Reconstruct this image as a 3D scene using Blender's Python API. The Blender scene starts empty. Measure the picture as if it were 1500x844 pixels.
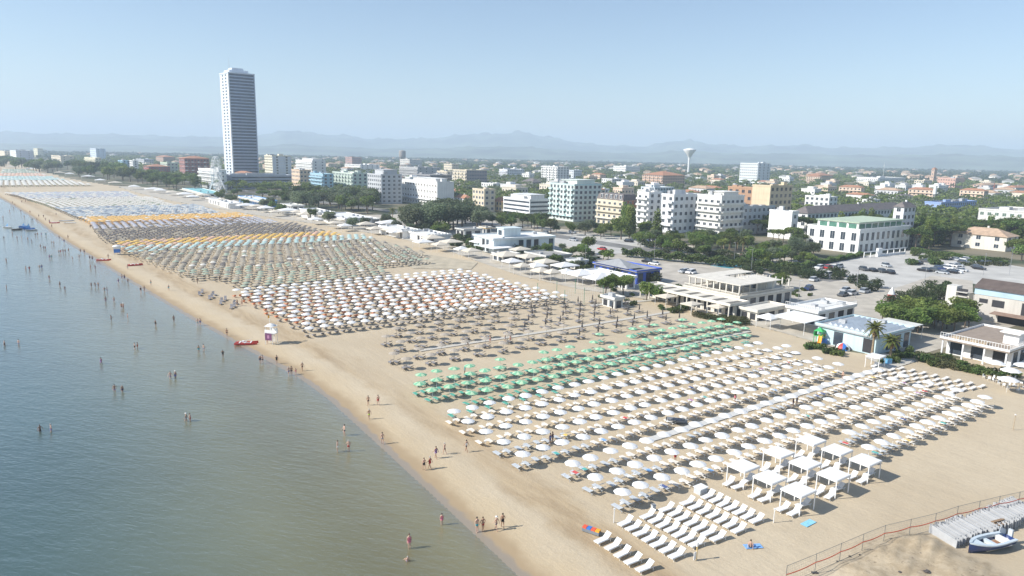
import bpy, bmesh, math, random
import numpy as np
from mathutils import Vector, Matrix
rnd = random.Random(7)
C = bpy.context.scene.collection
SC = bpy.context.scene

# ------------------------------------------------------------------ camera
FPX, CX, CY, CAMH = 1020.0, 750.0, 422.0, 40.0
ROLL = math.radians(1.2)
PITCH = math.atan((CY - 226.0) * math.cos(ROLL) / FPX)
fw = np.array([0, math.cos(PITCH), -math.sin(PITCH)])
_r0 = np.array([1.0, 0, 0]); _u0 = np.cross(_r0, fw)
RV = math.cos(ROLL) * _r0 + math.sin(ROLL) * _u0
UPV = -math.sin(ROLL) * _r0 + math.cos(ROLL) * _u0
cam = bpy.data.cameras.new('camera'); camo = bpy.data.objects.new('camera', cam); C.objects.link(camo)
cam.sensor_width = 36.0; cam.lens = 36.0 * FPX / 1500.0
cam.clip_start = 0.5; cam.clip_end = 60000
camo.matrix_world = Matrix(((RV[0], UPV[0], -fw[0], 0), (RV[1], UPV[1], -fw[1], 0), (RV[2], UPV[2], -fw[2], CAMH), (0, 0, 0, 1)))
SC.camera = camo

# ------------------------------------------------------------------ light
SUN_EL, SUN_AZ = math.radians(37.5), math.radians(12.0)      # light travels towards +X, a little +Y
ldir = Vector((math.cos(SUN_AZ) * math.cos(SUN_EL), math.sin(SUN_AZ) * math.cos(SUN_EL), -math.sin(SUN_EL)))
W_ = bpy.data.worlds.new('World'); SC.world = W_; W_.use_nodes = True
nt = W_.node_tree; bg = nt.nodes['Background']
sky = nt.nodes.new('ShaderNodeTexSky'); sky.sky_type = 'NISHITA'; sky.sun_disc = False
sky.sun_elevation = SUN_EL
sky.sun_rotation = math.atan2(-ldir.x, -ldir.y)
sky.altitude = 0; sky.air_density = 1.0; sky.dust_density = 0.5; sky.ozone_density = 2.2
nt.links.new(sky.outputs[0], bg.inputs[0]); bg.inputs[1].default_value = 0.107
sl = bpy.data.lights.new('sun', 'SUN'); so = bpy.data.objects.new('sun', sl); C.objects.link(so)
sl.energy = 4.9; sl.angle = math.radians(0.5); sl.color = (1.0, 0.955, 0.88)
so.rotation_euler = ldir.to_track_quat('-Z', 'Y').to_euler()
SC.view_settings.view_transform = 'Standard'; SC.view_settings.look = 'None'
SC.view_settings.exposure = 0.46; SC.view_settings.gamma = 1.0
SC.cycles.max_bounces = 8; SC.cycles.transparent_max_bounces = 16; SC.cycles.volume_bounces = 2

# ------------------------------------------------------------------ survey: image point -> point of the ground, and shore coordinates
def P(x, y, z=0.0):
    d = fw + RV * ((x - CX) / FPX) + UPV * ((CY - y) / FPX)
    t = (z - CAMH) / d[2]
    return np.array([0, 0, CAMH]) + d * t
def proj(p):
    q = np.asarray(p, float) - np.array([0, 0, CAMH]); w = q @ fw
    return CX + FPX * (q @ RV) / w, CY - FPX * (q @ UPV) / w, w
def hgt(x, y, yt):
    g = P(x, y); lo, hi = 0.0, 300.0
    for _ in range(50):
        m = (lo + hi) / 2
        if proj(g + np.array([0, 0, m]))[1] > yt: lo = m
        else: hi = m
    return lo
AU = math.radians(125.5)                      # u runs along the shore away from us, v runs inland
uu = np.array([math.cos(AU), math.sin(AU)]); vv = np.array([math.sin(AU), -math.cos(AU)])
O0 = P(663.5, 601.8, 2.0)[:2]
ANG_V = math.atan2(vv[1], vv[0])              # heading of v
def G(u, v): return O0 + u * uu + v * vv
def UV(p): d = np.asarray(p)[:2] - O0; return float(d @ uu), float(d @ vv)
SHORE = np.array([(-400, -34), (-100, -17.5), (-37, -14.1), (-28, -13.6), (-11, -12.8), (3, -12.2), (21, -11.5), (34, -11.9), (51, -14.0), (69, -16.2), (91, -18.9),
    (121, -21.8), (159, -25.5), (205, -29.3), (240, -33), (292, -37.6), (387, -44), (488, -52.5), (564, -60), (660, -68), (800, -72), (1000, -74), (1500, -80), (3000, -120), (9000, -600), (20000, -2000)])
def shore_v(u): return np.interp(u, SHORE[:, 0], SHORE[:, 1])
INLAND = np.array([(-400, 130), (-60, 128), (-40, 118), (-24, 108), (-10, 92), (6, 95), (48, 96), (73, 88), (100, 86), (130, 90), (176, 97), (225, 95), (290, 84), (345, 72), (420, 60), (494, 47), (600, 40), (720, 36), (900, 8), (1200, -10), (1500, 0), (3000, -40), (9000, -500), (20000, -1900)])
def inland_v(u): return np.interp(u, INLAND[:, 0], INLAND[:, 1])
def zground(d):                                # beach profile: d = metres inland of the waterline
    return np.where(d > 7, 0.0, np.where(d > 0, -0.25 + 0.25 * d / 7.0, np.maximum(-0.25 + 0.013 * d, -4.0)))
def gz(p):
    u, v = UV(p); return float(zground(np.array(v - shore_v(u))))

# ------------------------------------------------------------------ helpers
def tag(o, label=None, cat=None, group=None, kind=None):
    if label: o['label'] = label
    if cat: o['category'] = cat
    if group: o['group'] = group
    if kind: o['kind'] = kind
    return o
def empty(name, loc, rz=0.0, label=None, cat=None, group=None):
    o = bpy.data.objects.new(name, None); C.objects.link(o)
    o.location = (float(loc[0]), float(loc[1]), float(loc[2]) if len(loc) > 2 else 0.0); o.rotation_euler = (0, 0, rz)
    o.empty_display_size = 0.2
    return tag(o, label, cat, group)
class MB:
    def __init__(s): s.v = []; s.f = []; s.m = []; s.sm = []
    def add(s, vs, fs, m=0, smooth=False):
        b = len(s.v); s.v.extend([tuple(map(float, p)) for p in vs])
        for f in fs: s.f.append([b + i for i in f]); s.m.append(m); s.sm.append(smooth)
        return s
    def box(s, x0, x1, y0, y1, z0, z1, m=0):
        return s.add([(x0, y0, z0), (x1, y0, z0), (x1, y1, z0), (x0, y1, z0), (x0, y0, z1), (x1, y0, z1), (x1, y1, z1), (x0, y1, z1)],
            [(0, 3, 2, 1), (4, 5, 6, 7), (0, 1, 5, 4), (1, 2, 6, 5), (2, 3, 7, 6), (3, 0, 4, 7)], m)
    def slab(s, pts, t, m=0):                     # closed outline (list of xyz) given thickness t downwards
        n = len(pts); lo = [(p[0], p[1], p[2] - t) for p in pts]
        return s.add(list(pts) + lo, [tuple(range(n)), tuple(range(2 * n - 1, n - 1, -1))] + [(i, n + i, n + (i + 1) % n, (i + 1) % n) for i in range(n)], m)
    def obox(s, c, ax, ay, az, m=0):              # oriented box: centre and three half-axis vectors
        c, ax, ay, az = map(np.array, (c, ax, ay, az)); vs = []
        for k in (-1, 1):
            for a, b in ((-1, -1), (1, -1), (1, 1), (-1, 1)): vs.append(c + a * ax + b * ay + k * az)
        return s.add(vs, [(0, 3, 2, 1), (4, 5, 6, 7), (0, 1, 5, 4), (1, 2, 6, 5), (2, 3, 7, 6), (3, 0, 4, 7)], m)
    def bar(s, a, b, w, m=0):
        a, b = np.array(a, float), np.array(b, float); d = b - a; L = np.linalg.norm(d); d /= L
        x = np.cross(d, [0, 0, 1.0]);
        if np.linalg.norm(x) < 1e-4: x = np.array([1.0, 0, 0])
        x /= np.linalg.norm(x); y = np.cross(d, x)
        return s.obox((a + b) / 2, x * w / 2, y * w / 2, d * L / 2, m)
    def cyl(s, a, b, r0, r1=None, n=8, m=0, smooth=True, cap=True):
        r1 = r0 if r1 is None else r1; a, b = np.array(a, float), np.array(b, float); d = b - a; d /= np.linalg.norm(d)
        x = np.cross(d, [0, 0, 1.0])
        if np.linalg.norm(x) < 1e-4: x = np.array([1.0, 0, 0])
        x /= np.linalg.norm(x); y = np.cross(d, x); vs = []
        for p, r in ((a, r0), (b, r1)):
            for i in range(n): t = 2 * math.pi * i / n; vs.append(p + r * (math.cos(t) * x + math.sin(t) * y))
        s.add(vs, [(i, (i + 1) % n, n + (i + 1) % n, n + i) for i in range(n)], m, smooth)
        if cap: s.add(vs, [tuple(range(n - 1, -1, -1)), tuple(range(n, 2 * n))], m)
        return s
    def lathe(s, prof, n=16, m=0, c=(0, 0, 0), smooth=True, scal=0.0):
        vs = []
        for k, (r, z) in enumerate(prof):
            for i in range(n):
                t = 2 * math.pi * i / n; rr = r * (1 - (scal if i % 2 else 0))
                vs.append((c[0] + rr * math.cos(t), c[1] + rr * math.sin(t), c[2] + z))
        fs = [(k * n + i, k * n + (i + 1) % n, (k + 1) * n + (i + 1) % n, (k + 1) * n + i) for k in range(len(prof) - 1) for i in range(n)]
        return s.add(vs, fs, m, smooth)
    def mesh(s, name, mats):
        me = bpy.data.meshes.new(name); me.from_pydata(s.v, [], s.f); 
        for mm in (mats if isinstance(mats, (list, tuple)) else [mats]): me.materials.append(mm)
        me.polygons.foreach_set('material_index', s.m); me.polygons.foreach_set('use_smooth', s.sm); me.update()
        return me
    def build(s, name, mats, parent=None, loc=None, rz=0.0):
        return place(name, s.mesh(name, mats), parent, loc, rz)
def place(name, me, parent=None, loc=None, rz=0.0):
    o = bpy.data.objects.new(name, me); C.objects.link(o)
    if parent is not None: o.parent = parent
    if loc is not None: o.location = tuple(float(q) for q in loc)
    if rz: o.rotation_euler = (0, 0, rz)
    return o
def np_mesh(name, V, Fq, mats, midx=None, smooth=False):
    me = bpy.data.meshes.new(name); V = np.ascontiguousarray(V, np.float32); Fq = np.ascontiguousarray(Fq, np.int32); k = Fq.shape[1]
    me.vertices.add(len(V)); me.vertices.foreach_set('co', V.ravel())
    me.loops.add(Fq.size); me.loops.foreach_set('vertex_index', Fq.ravel())
    me.polygons.add(len(Fq)); me.polygons.foreach_set('loop_start', np.arange(0, Fq.size, k, dtype=np.int32)); me.polygons.foreach_set('loop_total', np.full(len(Fq), k, np.int32))
    for mm in (mats if isinstance(mats, (list, tuple)) else [mats]): me.materials.append(mm)
    if midx is not None: me.polygons.foreach_set('material_index', np.ascontiguousarray(midx, np.int32))
    if smooth: me.polygons.foreach_set('use_smooth', np.ones(len(Fq), bool))
    me.update(calc_edges=True); return me
KIDS = {}
def dup(root, loc, rz, label=None, group=None):
    if root.name not in KIDS: KIDS[root.name] = [(ch, list(ch.children)) for ch in root.children]
    r = root.copy(); C.objects.link(r); r.location = tuple(float(q) for q in loc); r.rotation_euler = (0, 0, rz)
    if label: r['label'] = label
    if group: r['group'] = group
    for ch, gs in KIDS[root.name]:
        c = ch.copy(); C.objects.link(c); c.parent = r
        for g in gs: d = g.copy(); C.objects.link(d); d.parent = c
    return r
ONES = 'first second third fourth fifth sixth seventh eighth ninth tenth eleventh twelfth thirteenth fourteenth fifteenth sixteenth seventeenth eighteenth nineteenth'.split()
TENS = {20: ('twenty', 'twentieth'), 30: ('thirty', 'thirtieth'), 40: ('forty', 'fortieth'), 50: ('fifty', 'fiftieth'), 60: ('sixty', 'sixtieth'), 70: ('seventy', 'seventieth'), 80: ('eighty', 'eightieth'), 90: ('ninety', 'ninetieth')}
def nth(n):                                      # 1 -> first
    if n < 20: return ONES[n - 1]
    if n < 100:
        t = n // 10 * 10; return TENS[t][1] if n == t else TENS[t][0] + '-' + ONES[n - t - 1]
    return '%dth' % n
# ------------------------------------------------------------------ materials
def N(t, kind, **kw):
    n = t.nodes.new(kind)
    for k, v in kw.items(): setattr(n, k, v)
    return n
def M(name, rgb, rough=0.8, var=0.12, scale=0.6, bump=0.0, bscale=8.0, objvar=0.0, metal=0.0, trans=0.0, spec=None, stain=0.0):
    m = bpy.data.materials.new(name); m.use_nodes = True; t = m.node_tree; b = t.nodes['Principled BSDF']
    b.inputs['Roughness'].default_value = rough; b.inputs['Metallic'].default_value = metal
    if spec is not None: b.inputs['Specular IOR Level'].default_value = spec
    tc = N(t, 'ShaderNodeTexCoord'); no = N(t, 'ShaderNodeTexNoise'); no.inputs['Scale'].default_value = scale; no.inputs['Detail'].default_value = 5
    t.links.new(tc.outputs['Object'], no.inputs['Vector'])
    mr = N(t, 'ShaderNodeMapRange'); mr.inputs[1].default_value = 0.3; mr.inputs[2].default_value = 0.7; mr.inputs[3].default_value = 1 - var; mr.inputs[4].default_value = 1 + var
    t.links.new(no.outputs[0], mr.inputs[0]); fac = mr.outputs[0]
    if objvar:
        oi = N(t, 'ShaderNodeObjectInfo'); m2 = N(t, 'ShaderNodeMapRange'); m2.inputs[3].default_value = 1 - objvar; m2.inputs[4].default_value = 1 + objvar
        t.links.new(oi.outputs['Random'], m2.inputs[0]); mu = N(t, 'ShaderNodeMath', operation='MULTIPLY'); t.links.new(fac, mu.inputs[0]); t.links.new(m2.outputs[0], mu.inputs[1]); fac = mu.outputs[0]
    if stain:                                    # rain streaks down the wall
        mp = N(t, 'ShaderNodeMapping'); mp.inputs['Scale'].default_value = (1.3, 1.3, 0.12); t.links.new(tc.outputs['Object'], mp.inputs[0])
        n2 = N(t, 'ShaderNodeTexNoise'); n2.inputs['Scale'].default_value = 0.8; n2.inputs['Detail'].default_value = 4; t.links.new(mp.outputs[0], n2.inputs['Vector'])
        m3 = N(t, 'ShaderNodeMapRange'); m3.inputs[1].default_value = 0.45; m3.inputs[2].default_value = 0.75; m3.inputs[3].default_value = 1; m3.inputs[4].default_value = 1 - stain
        t.links.new(n2.outputs[0], m3.inputs[0]); mu = N(t, 'ShaderNodeMath', operation='MULTIPLY'); t.links.new(fac, mu.inputs[0]); t.links.new(m3.outputs[0], mu.inputs[1]); fac = mu.outputs[0]
    vm = N(t, 'ShaderNodeVectorMath', operation='SCALE'); vm.inputs[0].default_value = rgb; t.links.new(fac, vm.inputs['Scale'])
    t.links.new(vm.outputs[0], b.inputs['Base Color'])
    if trans:                                    # thin cloth lets light through
        tr = N(t, 'ShaderNodeBsdfTranslucent'); t.links.new(vm.outputs[0], tr.inputs[0]); mx = N(t, 'ShaderNodeMixShader'); mx.inputs[0].default_value = trans
        t.links.new(b.outputs[0], mx.inputs[1]); t.links.new(tr.outputs[0], mx.inputs[2]); t.links.new(mx.outputs[0], t.nodes['Material Output'].inputs[0])
    if bump:
        nb = N(t, 'ShaderNodeTexNoise'); nb.inputs['Scale'].default_value = bscale; nb.inputs['Detail'].default_value = 6; t.links.new(tc.outputs['Object'], nb.inputs['Vector'])
        bp = N(t, 'ShaderNodeBump'); bp.inputs['Strength'].default_value = bump; bp.inputs['Distance'].default_value = 0.1; t.links.new(nb.outputs[0], bp.inputs['Height']); t.links.new(bp.outputs[0], b.inputs['Normal'])
    return m
MT = {}
def mt(key, *a, **k):
    if key not in MT: MT[key] = M(key, *a, **k)
    return MT[key]
white = mt('white_paint', (.80, .80, .79), .6, .06, stain=.1); whitefab = mt('white_cloth', (.79, .79, .78), .9, .04, trans=.06)
greypaint = mt('grey_paint', (.35, .36, .37), .6); steel = mt('steel', (.45, .46, .48), .4, metal=.6)
glass = mt('window_glass', (.05, .065, .085), .08, .3, .4); dark = mt('dark_opening', (.03, .03, .035), .7)
greymetal = mt('dark_metal', (.12, .12, .13), .5); wood = mt('bleached_wood', (.42, .33, .22), .8, .2)
# ------------------------------------------------------------------ ground, beach and sea: one polar sheet cut along the shore-parallel border
def polar(r0, r1, nr, a0, a1, na):
    r = np.geomspace(r0, r1, nr); a = np.radians(np.linspace(a0, a1, na)); A, R = np.meshgrid(a, r)
    X = R * np.sin(A); Y = R * np.cos(A); return X, Y
def grid_faces(nr, na):
    i = np.arange(nr - 1)[:, None] * na + np.arange(na - 1)[None, :]
    return np.stack([i, i + 1, i + na + 1, i + na], -1).reshape(-1, 4)
def sand_mat():
    m = bpy.data.materials.new('beach_sand'); m.use_nodes = True; t = m.node_tree; b = t.nodes['Principled BSDF']; L = t.links.new
    tc = N(t, 'ShaderNodeTexCoord'); at = N(t, 'ShaderNodeAttribute'); at.attribute_name = 'd'
    def noise(scale, det=6, rough=.6, vec=None, dist=0):
        n = N(t, 'ShaderNodeTexNoise'); n.inputs['Scale'].default_value = scale; n.inputs['Detail'].default_value = det; n.inputs['Roughness'].default_value = rough; n.inputs['Distortion'].default_value = dist
        L(vec or tc.outputs['Object'], n.inputs['Vector']); return n.outputs[0]
    def mr(x, a, c, lo=0.0, hi=1.0):
        n = N(t, 'ShaderNodeMapRange'); n.interpolation_type = 'SMOOTHSTEP'
        for i, q in enumerate((a, c, lo, hi)): n.inputs[i + 1].default_value = q
        L(x, n.inputs[0]); return n.outputs[0]
    def ma(op, a, c):
        n = N(t, 'ShaderNodeMath', operation=op)
        for i, q in enumerate((a, c)):
            if isinstance(q, (int, float)): n.inputs[i].default_value = q
            else: L(q, n.inputs[i])
        return n.outputs[0]
    def mix(f, a, c):
        n = N(t, 'ShaderNodeMix', data_type='RGBA'); L(f, n.inputs[0])
        for i, q in ((6, a), (7, c)):
            if isinstance(q, tuple): n.inputs[i].default_value = q + (1,)
            else: L(q, n.inputs[i])
        return n.outputs[2]
    r0_ = N(t, 'ShaderNodeMapping'); r0_.inputs['Rotation'].default_value = (0, 0, -AU); L(tc.outputs['Object'], r0_.inputs[0]); rot = N(t, 'ShaderNodeMapping'); rot.inputs['Scale'].default_value = (.2, 1, 1); L(r0_.outputs[0], rot.inputs[0])
    dj = ma('ADD', at.outputs['Fac'], ma('MULTIPLY', ma('SUBTRACT', noise(.12, 5), .5), 7.0))
    dry = mix(mr(noise(.05, 8, .65), .35, .65), (.49, .402, .277), (.555, .465, .33))
    dry = mix(ma('MULTIPLY', mr(noise(1.1, 8, .75, rot.outputs[0]), .5, .72), .5), dry, (.40, .33, .235))
    damp = mix(mr(noise(.35, 8, .7, rot.outputs[0], .5), .35, .66), (.35, .255, .15), (.50, .39, .245))
    # the raked damp band in front of the first parasols, then the washed strip along the water
    band = ma('MULTIPLY', mr(dj, 14.8, 12.0), mr(dj, 6.8, 9.6))
    band = ma('MULTIPLY', band, mr(noise(.09, 6, .6, rot.outputs[0]), .34, .56, .3, 1.0))
    col = mix(band, dry, damp)
    rough_ = mr(noise(1.6, 7, .75), .38, .66); col = mix(ma('MULTIPLY', rough_, .30), col, (.42, .335, .225)); col = mix(ma('MULTIPLY', mr(noise(4.5, 5, .8), .45, .68), .22), col, (.40, .33, .235)); gold = ma('MULTIPLY', mr(dj, 7.0, 3.0), .75); col = mix(gold, col, (.50, .395, .25))
    dirt = N(t, 'ShaderNodeAttribute'); dirt.attribute_name = 'dirt'; col = mix(ma('MULTIPLY', mr(dirt.outputs['Fac'], .12, .5), mr(noise(.55, 8, .72), .38, .62, .15, 1.0)), col, (.36, .285, .185)); col = mix(ma('MULTIPLY', mr(dirt.outputs['Fac'], .2, .6), mr(noise(1.3, 8, .8), .55, .66)), col, (.20, .155, .105))
    wet = mr(ma('ADD', at.outputs['Fac'], ma('MULTIPLY', ma('SUBTRACT', noise(.22, 4), .5), 3.0)), 3.6, 1.4)
    col = mix(wet, col, (.37, .275, .165))
    swash = mr(ma('ADD', at.outputs['Fac'], ma('MULTIPLY', ma('SUBTRACT', noise(.4, 4), .5), 1.6)), 1.25, .5)
    col = mix(swash, col, (.30, .25, .19))
    sea = mr(at.outputs['Fac'], 0.4, -3); col = mix(sea, col, (.32, .265, .15))
    speck = mr(noise(9, 4, .8), .62, .75); col = mix(ma('MULTIPLY', speck, .35), col, (.30, .25, .19))
    L(col, b.inputs['Base Color']); L(mr(swash, 0, 1, .9, .35), b.inputs['Roughness'])
    h = ma('ADD', ma('MULTIPLY', noise(2.2, 8, .7), .16), ma('MULTIPLY', noise(.5, 5, .6, rot.outputs[0]), .25))
    bp = N(t, 'ShaderNodeBump'); bp.inputs['Distance'].default_value = .55; L(ma('SUBTRACT', .75, ma('MULTIPLY', wet, .7)), bp.inputs['Strength']); L(h, bp.inputs['Height']); L(bp.outputs[0], b.inputs['Normal'])
    return m
def land_mat():
    m = bpy.data.materials.new('town_ground'); m.use_nodes = True; t = m.node_tree; b = t.nodes['Principled BSDF']; L = t.links.new
    tc = N(t, 'ShaderNodeTexCoord')
    vo = N(t, 'ShaderNodeTexVoronoi'); vo.inputs['Scale'].default_value = .0042; L(tc.outputs['Object'], vo.inputs['Vector'])
    cr = N(t, 'ShaderNodeValToRGB'); sep = N(t, 'ShaderNodeSeparateColor'); L(vo.outputs['Color'], sep.inputs[0]); L(sep.outputs[0], cr.inputs[0])
    e = cr.color_ramp; e.interpolation = 'CONSTANT'
    for i, (p, c) in enumerate(((0, (.055, .085, .035)), (.3, (.09, .12, .05)), (.55, (.30, .25, .14)), (.7, (.07, .10, .04)), (.88, (.22, .20, .11)))):
        q = e.elements[i] if i < 2 else e.elements.new(p)
        q.position = p; q.color = c + (1,)
    no = N(t, 'ShaderNodeTexNoise'); no.inputs['Scale'].default_value = .03; no.inputs['Detail'].default_value = 8; L(tc.outputs['Object'], no.inputs['Vector'])
    near = N(t, 'ShaderNodeValToRGB'); L(no.outputs[0], near.inputs[0]); near.color_ramp.elements[0].position = .42; near.color_ramp.elements[1].position = .6
    near.color_ramp.elements[0].color = (.05, .07, .03, 1); near.color_ramp.elements[1].color = (.22, .19, .13, 1)
    at = N(t, 'ShaderNodeAttribute'); at.attribute_name = 'd'; mr = N(t, 'ShaderNodeMapRange'); mr.inputs[1].default_value = 900; mr.inputs[2].default_value = 1500; L(at.outputs['Fac'], mr.inputs[0])
    mx = N(t, 'ShaderNodeMix', data_type='RGBA'); L(mr.outputs[0], mx.inputs[0]); L(near.outputs[0], mx.inputs[6]); L(cr.outputs[0], mx.inputs[7]); L(mx.outputs[2], b.inputs['Base Color'])
    b.inputs['Roughness'].default_value = .95
    return m
NR, NA = 560, 420
X, Y = polar(26, 16500, NR, -68, 68, NA)
rel = np.stack([X - O0[0], Y - O0[1]], -1); Ug, Vg = rel @ uu, rel @ vv
Dg = Vg - shore_v(Ug); Zg = zground(Dg)
near = np.clip(1 - (np.hypot(X, Y) - 150) / 200, 0, 1) * np.clip((Dg - 2) / 8, 0, 1) * np.clip((inland_v(Ug) - Vg) / 6, 0, 1)
rs = np.random.RandomState(3)
wob = sum(np.sin(Ug * a + Vg * c + p) for a, c, p in ((.9, .35, 0), (.55, -.8, 1.3), (1.7, 1.1, 2.2), (.2, .45, 4), (2.4, -.6, 1)))
Zg = Zg + near * wob * .007
# bulldozed heaps and ruts at the near right corner of the beach
for (px, py, rr, hh) in ((1300, 815, 4.2, .9), (1345, 800, 3.6, 1.15), (1255, 838, 3.2, .6), (1395, 830, 4.4, .8), (1370, 805, 2.2, .6), (1330, 836, 3.0, .7), (1440, 842, 3.5, .5), (1310, 795, 1.8, .5), (1405, 852, 3, .9), (1290, 852, 3, .6)):
    c = P(px, py); Zg = Zg + hh * .5 * np.exp(-((X - c[0]) ** 2 + (Y - c[1]) ** 2) / (rr * .62) ** 2) * (1 + .35 * np.sin(X * 4.1 + py) * np.sin(Y * 3.7) + .2 * np.sin(X * 8.3 - Y * 5.1 + px))
Dirt = np.clip((Zg - zground(Dg)) * 2.2, 0, 1) * (Ug < -50)
Vall = np.stack([X, Y, Zg], -1).reshape(-1, 3); Fall = grid_faces(NR, NA)
isb = ((Vg < inland_v(Ug)) | (Vg < shore_v(Ug) + 15)).ravel()
fb = isb[Fall].mean(1) > .5
def cut(name, sel, mat, kind='structure'):
    F = Fall[sel]; used, inv = np.unique(F.ravel(), return_inverse=True)
    me = np_mesh(name, Vall[used], inv.reshape(-1, 4), mat, smooth=True)
    a = me.attributes.new('d', 'FLOAT', 'POINT'); a.data.foreach_set('value', Dg.ravel()[used].astype(np.float32))
    a = me.attributes.new('dirt', 'FLOAT', 'POINT'); a.data.foreach_set('value', Dirt.ravel()[used].astype(np.float32))
    o = place(name, me); o['kind'] = kind; return o
beach = cut('beach', fb, sand_mat()); ground = cut('ground', ~fb, land_mat())
# sea sheet: clear in the shallows, silty further out, ruffled by small waves
def sea_mat():
    m = bpy.data.materials.new('sea_water'); m.use_nodes = True; t = m.node_tree; L = t.links.new
    for n in list(t.nodes):
        if n.type == 'BSDF_PRINCIPLED': t.nodes.remove(n)
    out = t.nodes['Material Output']; tc = N(t, 'ShaderNodeTexCoord'); at = N(t, 'ShaderNodeAttribute'); at.attribute_name = 'd'
    m0 = N(t, 'ShaderNodeMapping'); m0.inputs['Rotation'].default_value = (0, 0, math.radians(20)); L(tc.outputs['Object'], m0.inputs[0]); mp = N(t, 'ShaderNodeMapping'); mp.inputs['Scale'].default_value = (.4, 1, 1); L(m0.outputs[0], mp.inputs[0])
    def noise(s, d, vec):
        n = N(t, 'ShaderNodeTexNoise'); n.inputs['Scale'].default_value = s; n.inputs['Detail'].default_value = d; n.inputs['Roughness'].default_value = .62; L(vec, n.inputs['Vector']); return n.outputs[0]
    n1, n2, n3 = noise(1.5, 5, mp.outputs[0]), noise(.35, 4, mp.outputs[0]), noise(.018, 4, tc.outputs['Object'])
    a = N(t, 'ShaderNodeMath', operation='MULTIPLY_ADD'); L(n2, a.inputs[0]); a.inputs[1].default_value = 1.2; L(n1, a.inputs[2])
    bp = N(t, 'ShaderNodeBump'); bp.inputs['Distance'].default_value = .2; bp.inputs['Strength'].default_value = .6; L(a.outputs[0], bp.inputs['Height'])
    ge = N(t, 'ShaderNodeNewGeometry'); dt = N(t, 'ShaderNodeVectorMath', operation='DOT_PRODUCT'); L(ge.outputs['Incoming'], dt.inputs[0]); L(bp.outputs[0], dt.inputs[1])
    ab = N(t, 'ShaderNodeMath', operation='ABSOLUTE'); L(dt.outputs['Value'], ab.inputs[0]); om = N(t, 'ShaderNodeMath', operation='SUBTRACT', use_clamp=True); om.inputs[0].default_value = 1; L(ab.outputs[0], om.inputs[1])
    pw = N(t, 'ShaderNodeMath', operation='POWER'); L(om.outputs[0], pw.inputs[0]); pw.inputs[1].default_value = 3.6; fr = N(t, 'ShaderNodeMath', operation='MULTIPLY_ADD'); L(pw.outputs[0], fr.inputs[0]); fr.inputs[1].default_value = .97; fr.inputs[2].default_value = .03
    gl = N(t, 'ShaderNodeBsdfGlossy'); gl.inputs['Roughness'].default_value = .09; gl.inputs['Color'].default_value = (1, 1, 1, 1); L(bp.outputs[0], gl.inputs['Normal'])
    tr = N(t, 'ShaderNodeBsdfTransparent'); tr.inputs[0].default_value = (.90, .94, .90, 1)
    di = N(t, 'ShaderNodeBsdfDiffuse'); rp = N(t, 'ShaderNodeMapRange'); rp.interpolation_type = 'SMOOTHSTEP'; rp.inputs[1].default_value = -6; rp.inputs[2].default_value = -44; L(at.outputs['Fac'], rp.inputs[0])
    mx = N(t, 'ShaderNodeMix', data_type='RGBA'); L(rp.outputs[0], mx.inputs[0]); mx.inputs[6].default_value = (.22, .21, .115, 1); mx.inputs[7].default_value = (.07, .118, .106, 1)
    pm = N(t, 'ShaderNodeMapRange'); pm.inputs[1].default_value = .35; pm.inputs[2].default_value = .65; pm.inputs[3].default_value = .86; pm.inputs[4].default_value = 1.12; L(n3, pm.inputs[0])
    sc = N(t, 'ShaderNodeVectorMath', operation='SCALE'); L(mx.outputs[2], sc.inputs[0]); L(pm.outputs[0], sc.inputs['Scale']); 
    fn = N(t, 'ShaderNodeMath', operation='MULTIPLY_ADD'); L(noise(.9, 5, tc.outputs['Object']), fn.inputs[0]); fn.inputs[1].default_value = 2.6; L(at.outputs['Fac'], fn.inputs[2])
    fo = N(t, 'ShaderNodeMapRange'); fo.inputs[1].default_value = .75; fo.inputs[2].default_value = 1.5; fo.inputs[3].default_value = 0; fo.inputs[4].default_value = .55; L(fn.outputs[0], fo.inputs[0])
    fm_ = N(t, 'ShaderNodeMix', data_type='RGBA'); L(fo.outputs[0], fm_.inputs[0]); L(sc.outputs[0], fm_.inputs[6]); fm_.inputs[7].default_value = (.52, .48, .44, 1); L(fm_.outputs[2], di.inputs[0])
    tb = N(t, 'ShaderNodeMapRange'); tb.interpolation_type = 'SMOOTHSTEP'; tb.inputs[1].default_value = 0; tb.inputs[2].default_value = -20; tb.inputs[3].default_value = .12; tb.inputs[4].default_value = .93; L(at.outputs['Fac'], tb.inputs[0])
    tf = N(t, 'ShaderNodeMath', operation='MAXIMUM'); L(tb.outputs[0], tf.inputs[0]); L(fo.outputs[0], tf.inputs[1])
    m1 = N(t, 'ShaderNodeMixShader'); L(tf.outputs[0], m1.inputs[0]); L(tr.outputs[0], m1.inputs[1]); L(di.outputs[0], m1.inputs[2])
    m2 = N(t, 'ShaderNodeMixShader'); L(fr.outputs[0], m2.inputs[0]); L(m1.outputs[0], m2.inputs[1]); L(gl.outputs[0], m2.inputs[2]); L(m2.outputs[0], out.inputs[0])
    return m
Xs, Ys = polar(24, 16400, 260, -68, 40, 200); rel = np.stack([Xs - O0[0], Ys - O0[1]], -1); Us, Vs = rel @ uu, rel @ vv; Ds = Vs - shore_v(Us)
Fs = grid_faces(260, 200); keep = (Ds.ravel()[Fs].min(1) < 3)
Fs = Fs[keep]; used, inv = np.unique(Fs.ravel(), return_inverse=True)
me = np_mesh('sea', np.stack([Xs, Ys, np.full_like(Xs, -.25)], -1).reshape(-1, 3)[used], inv.reshape(-1, 4), sea_mat(), smooth=True)
a = me.attributes.new('d', 'FLOAT', 'POINT'); a.data.foreach_set('value', Ds.ravel()[used].astype(np.float32))
sea = place('sea', me); sea['kind'] = 'structure'
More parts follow.
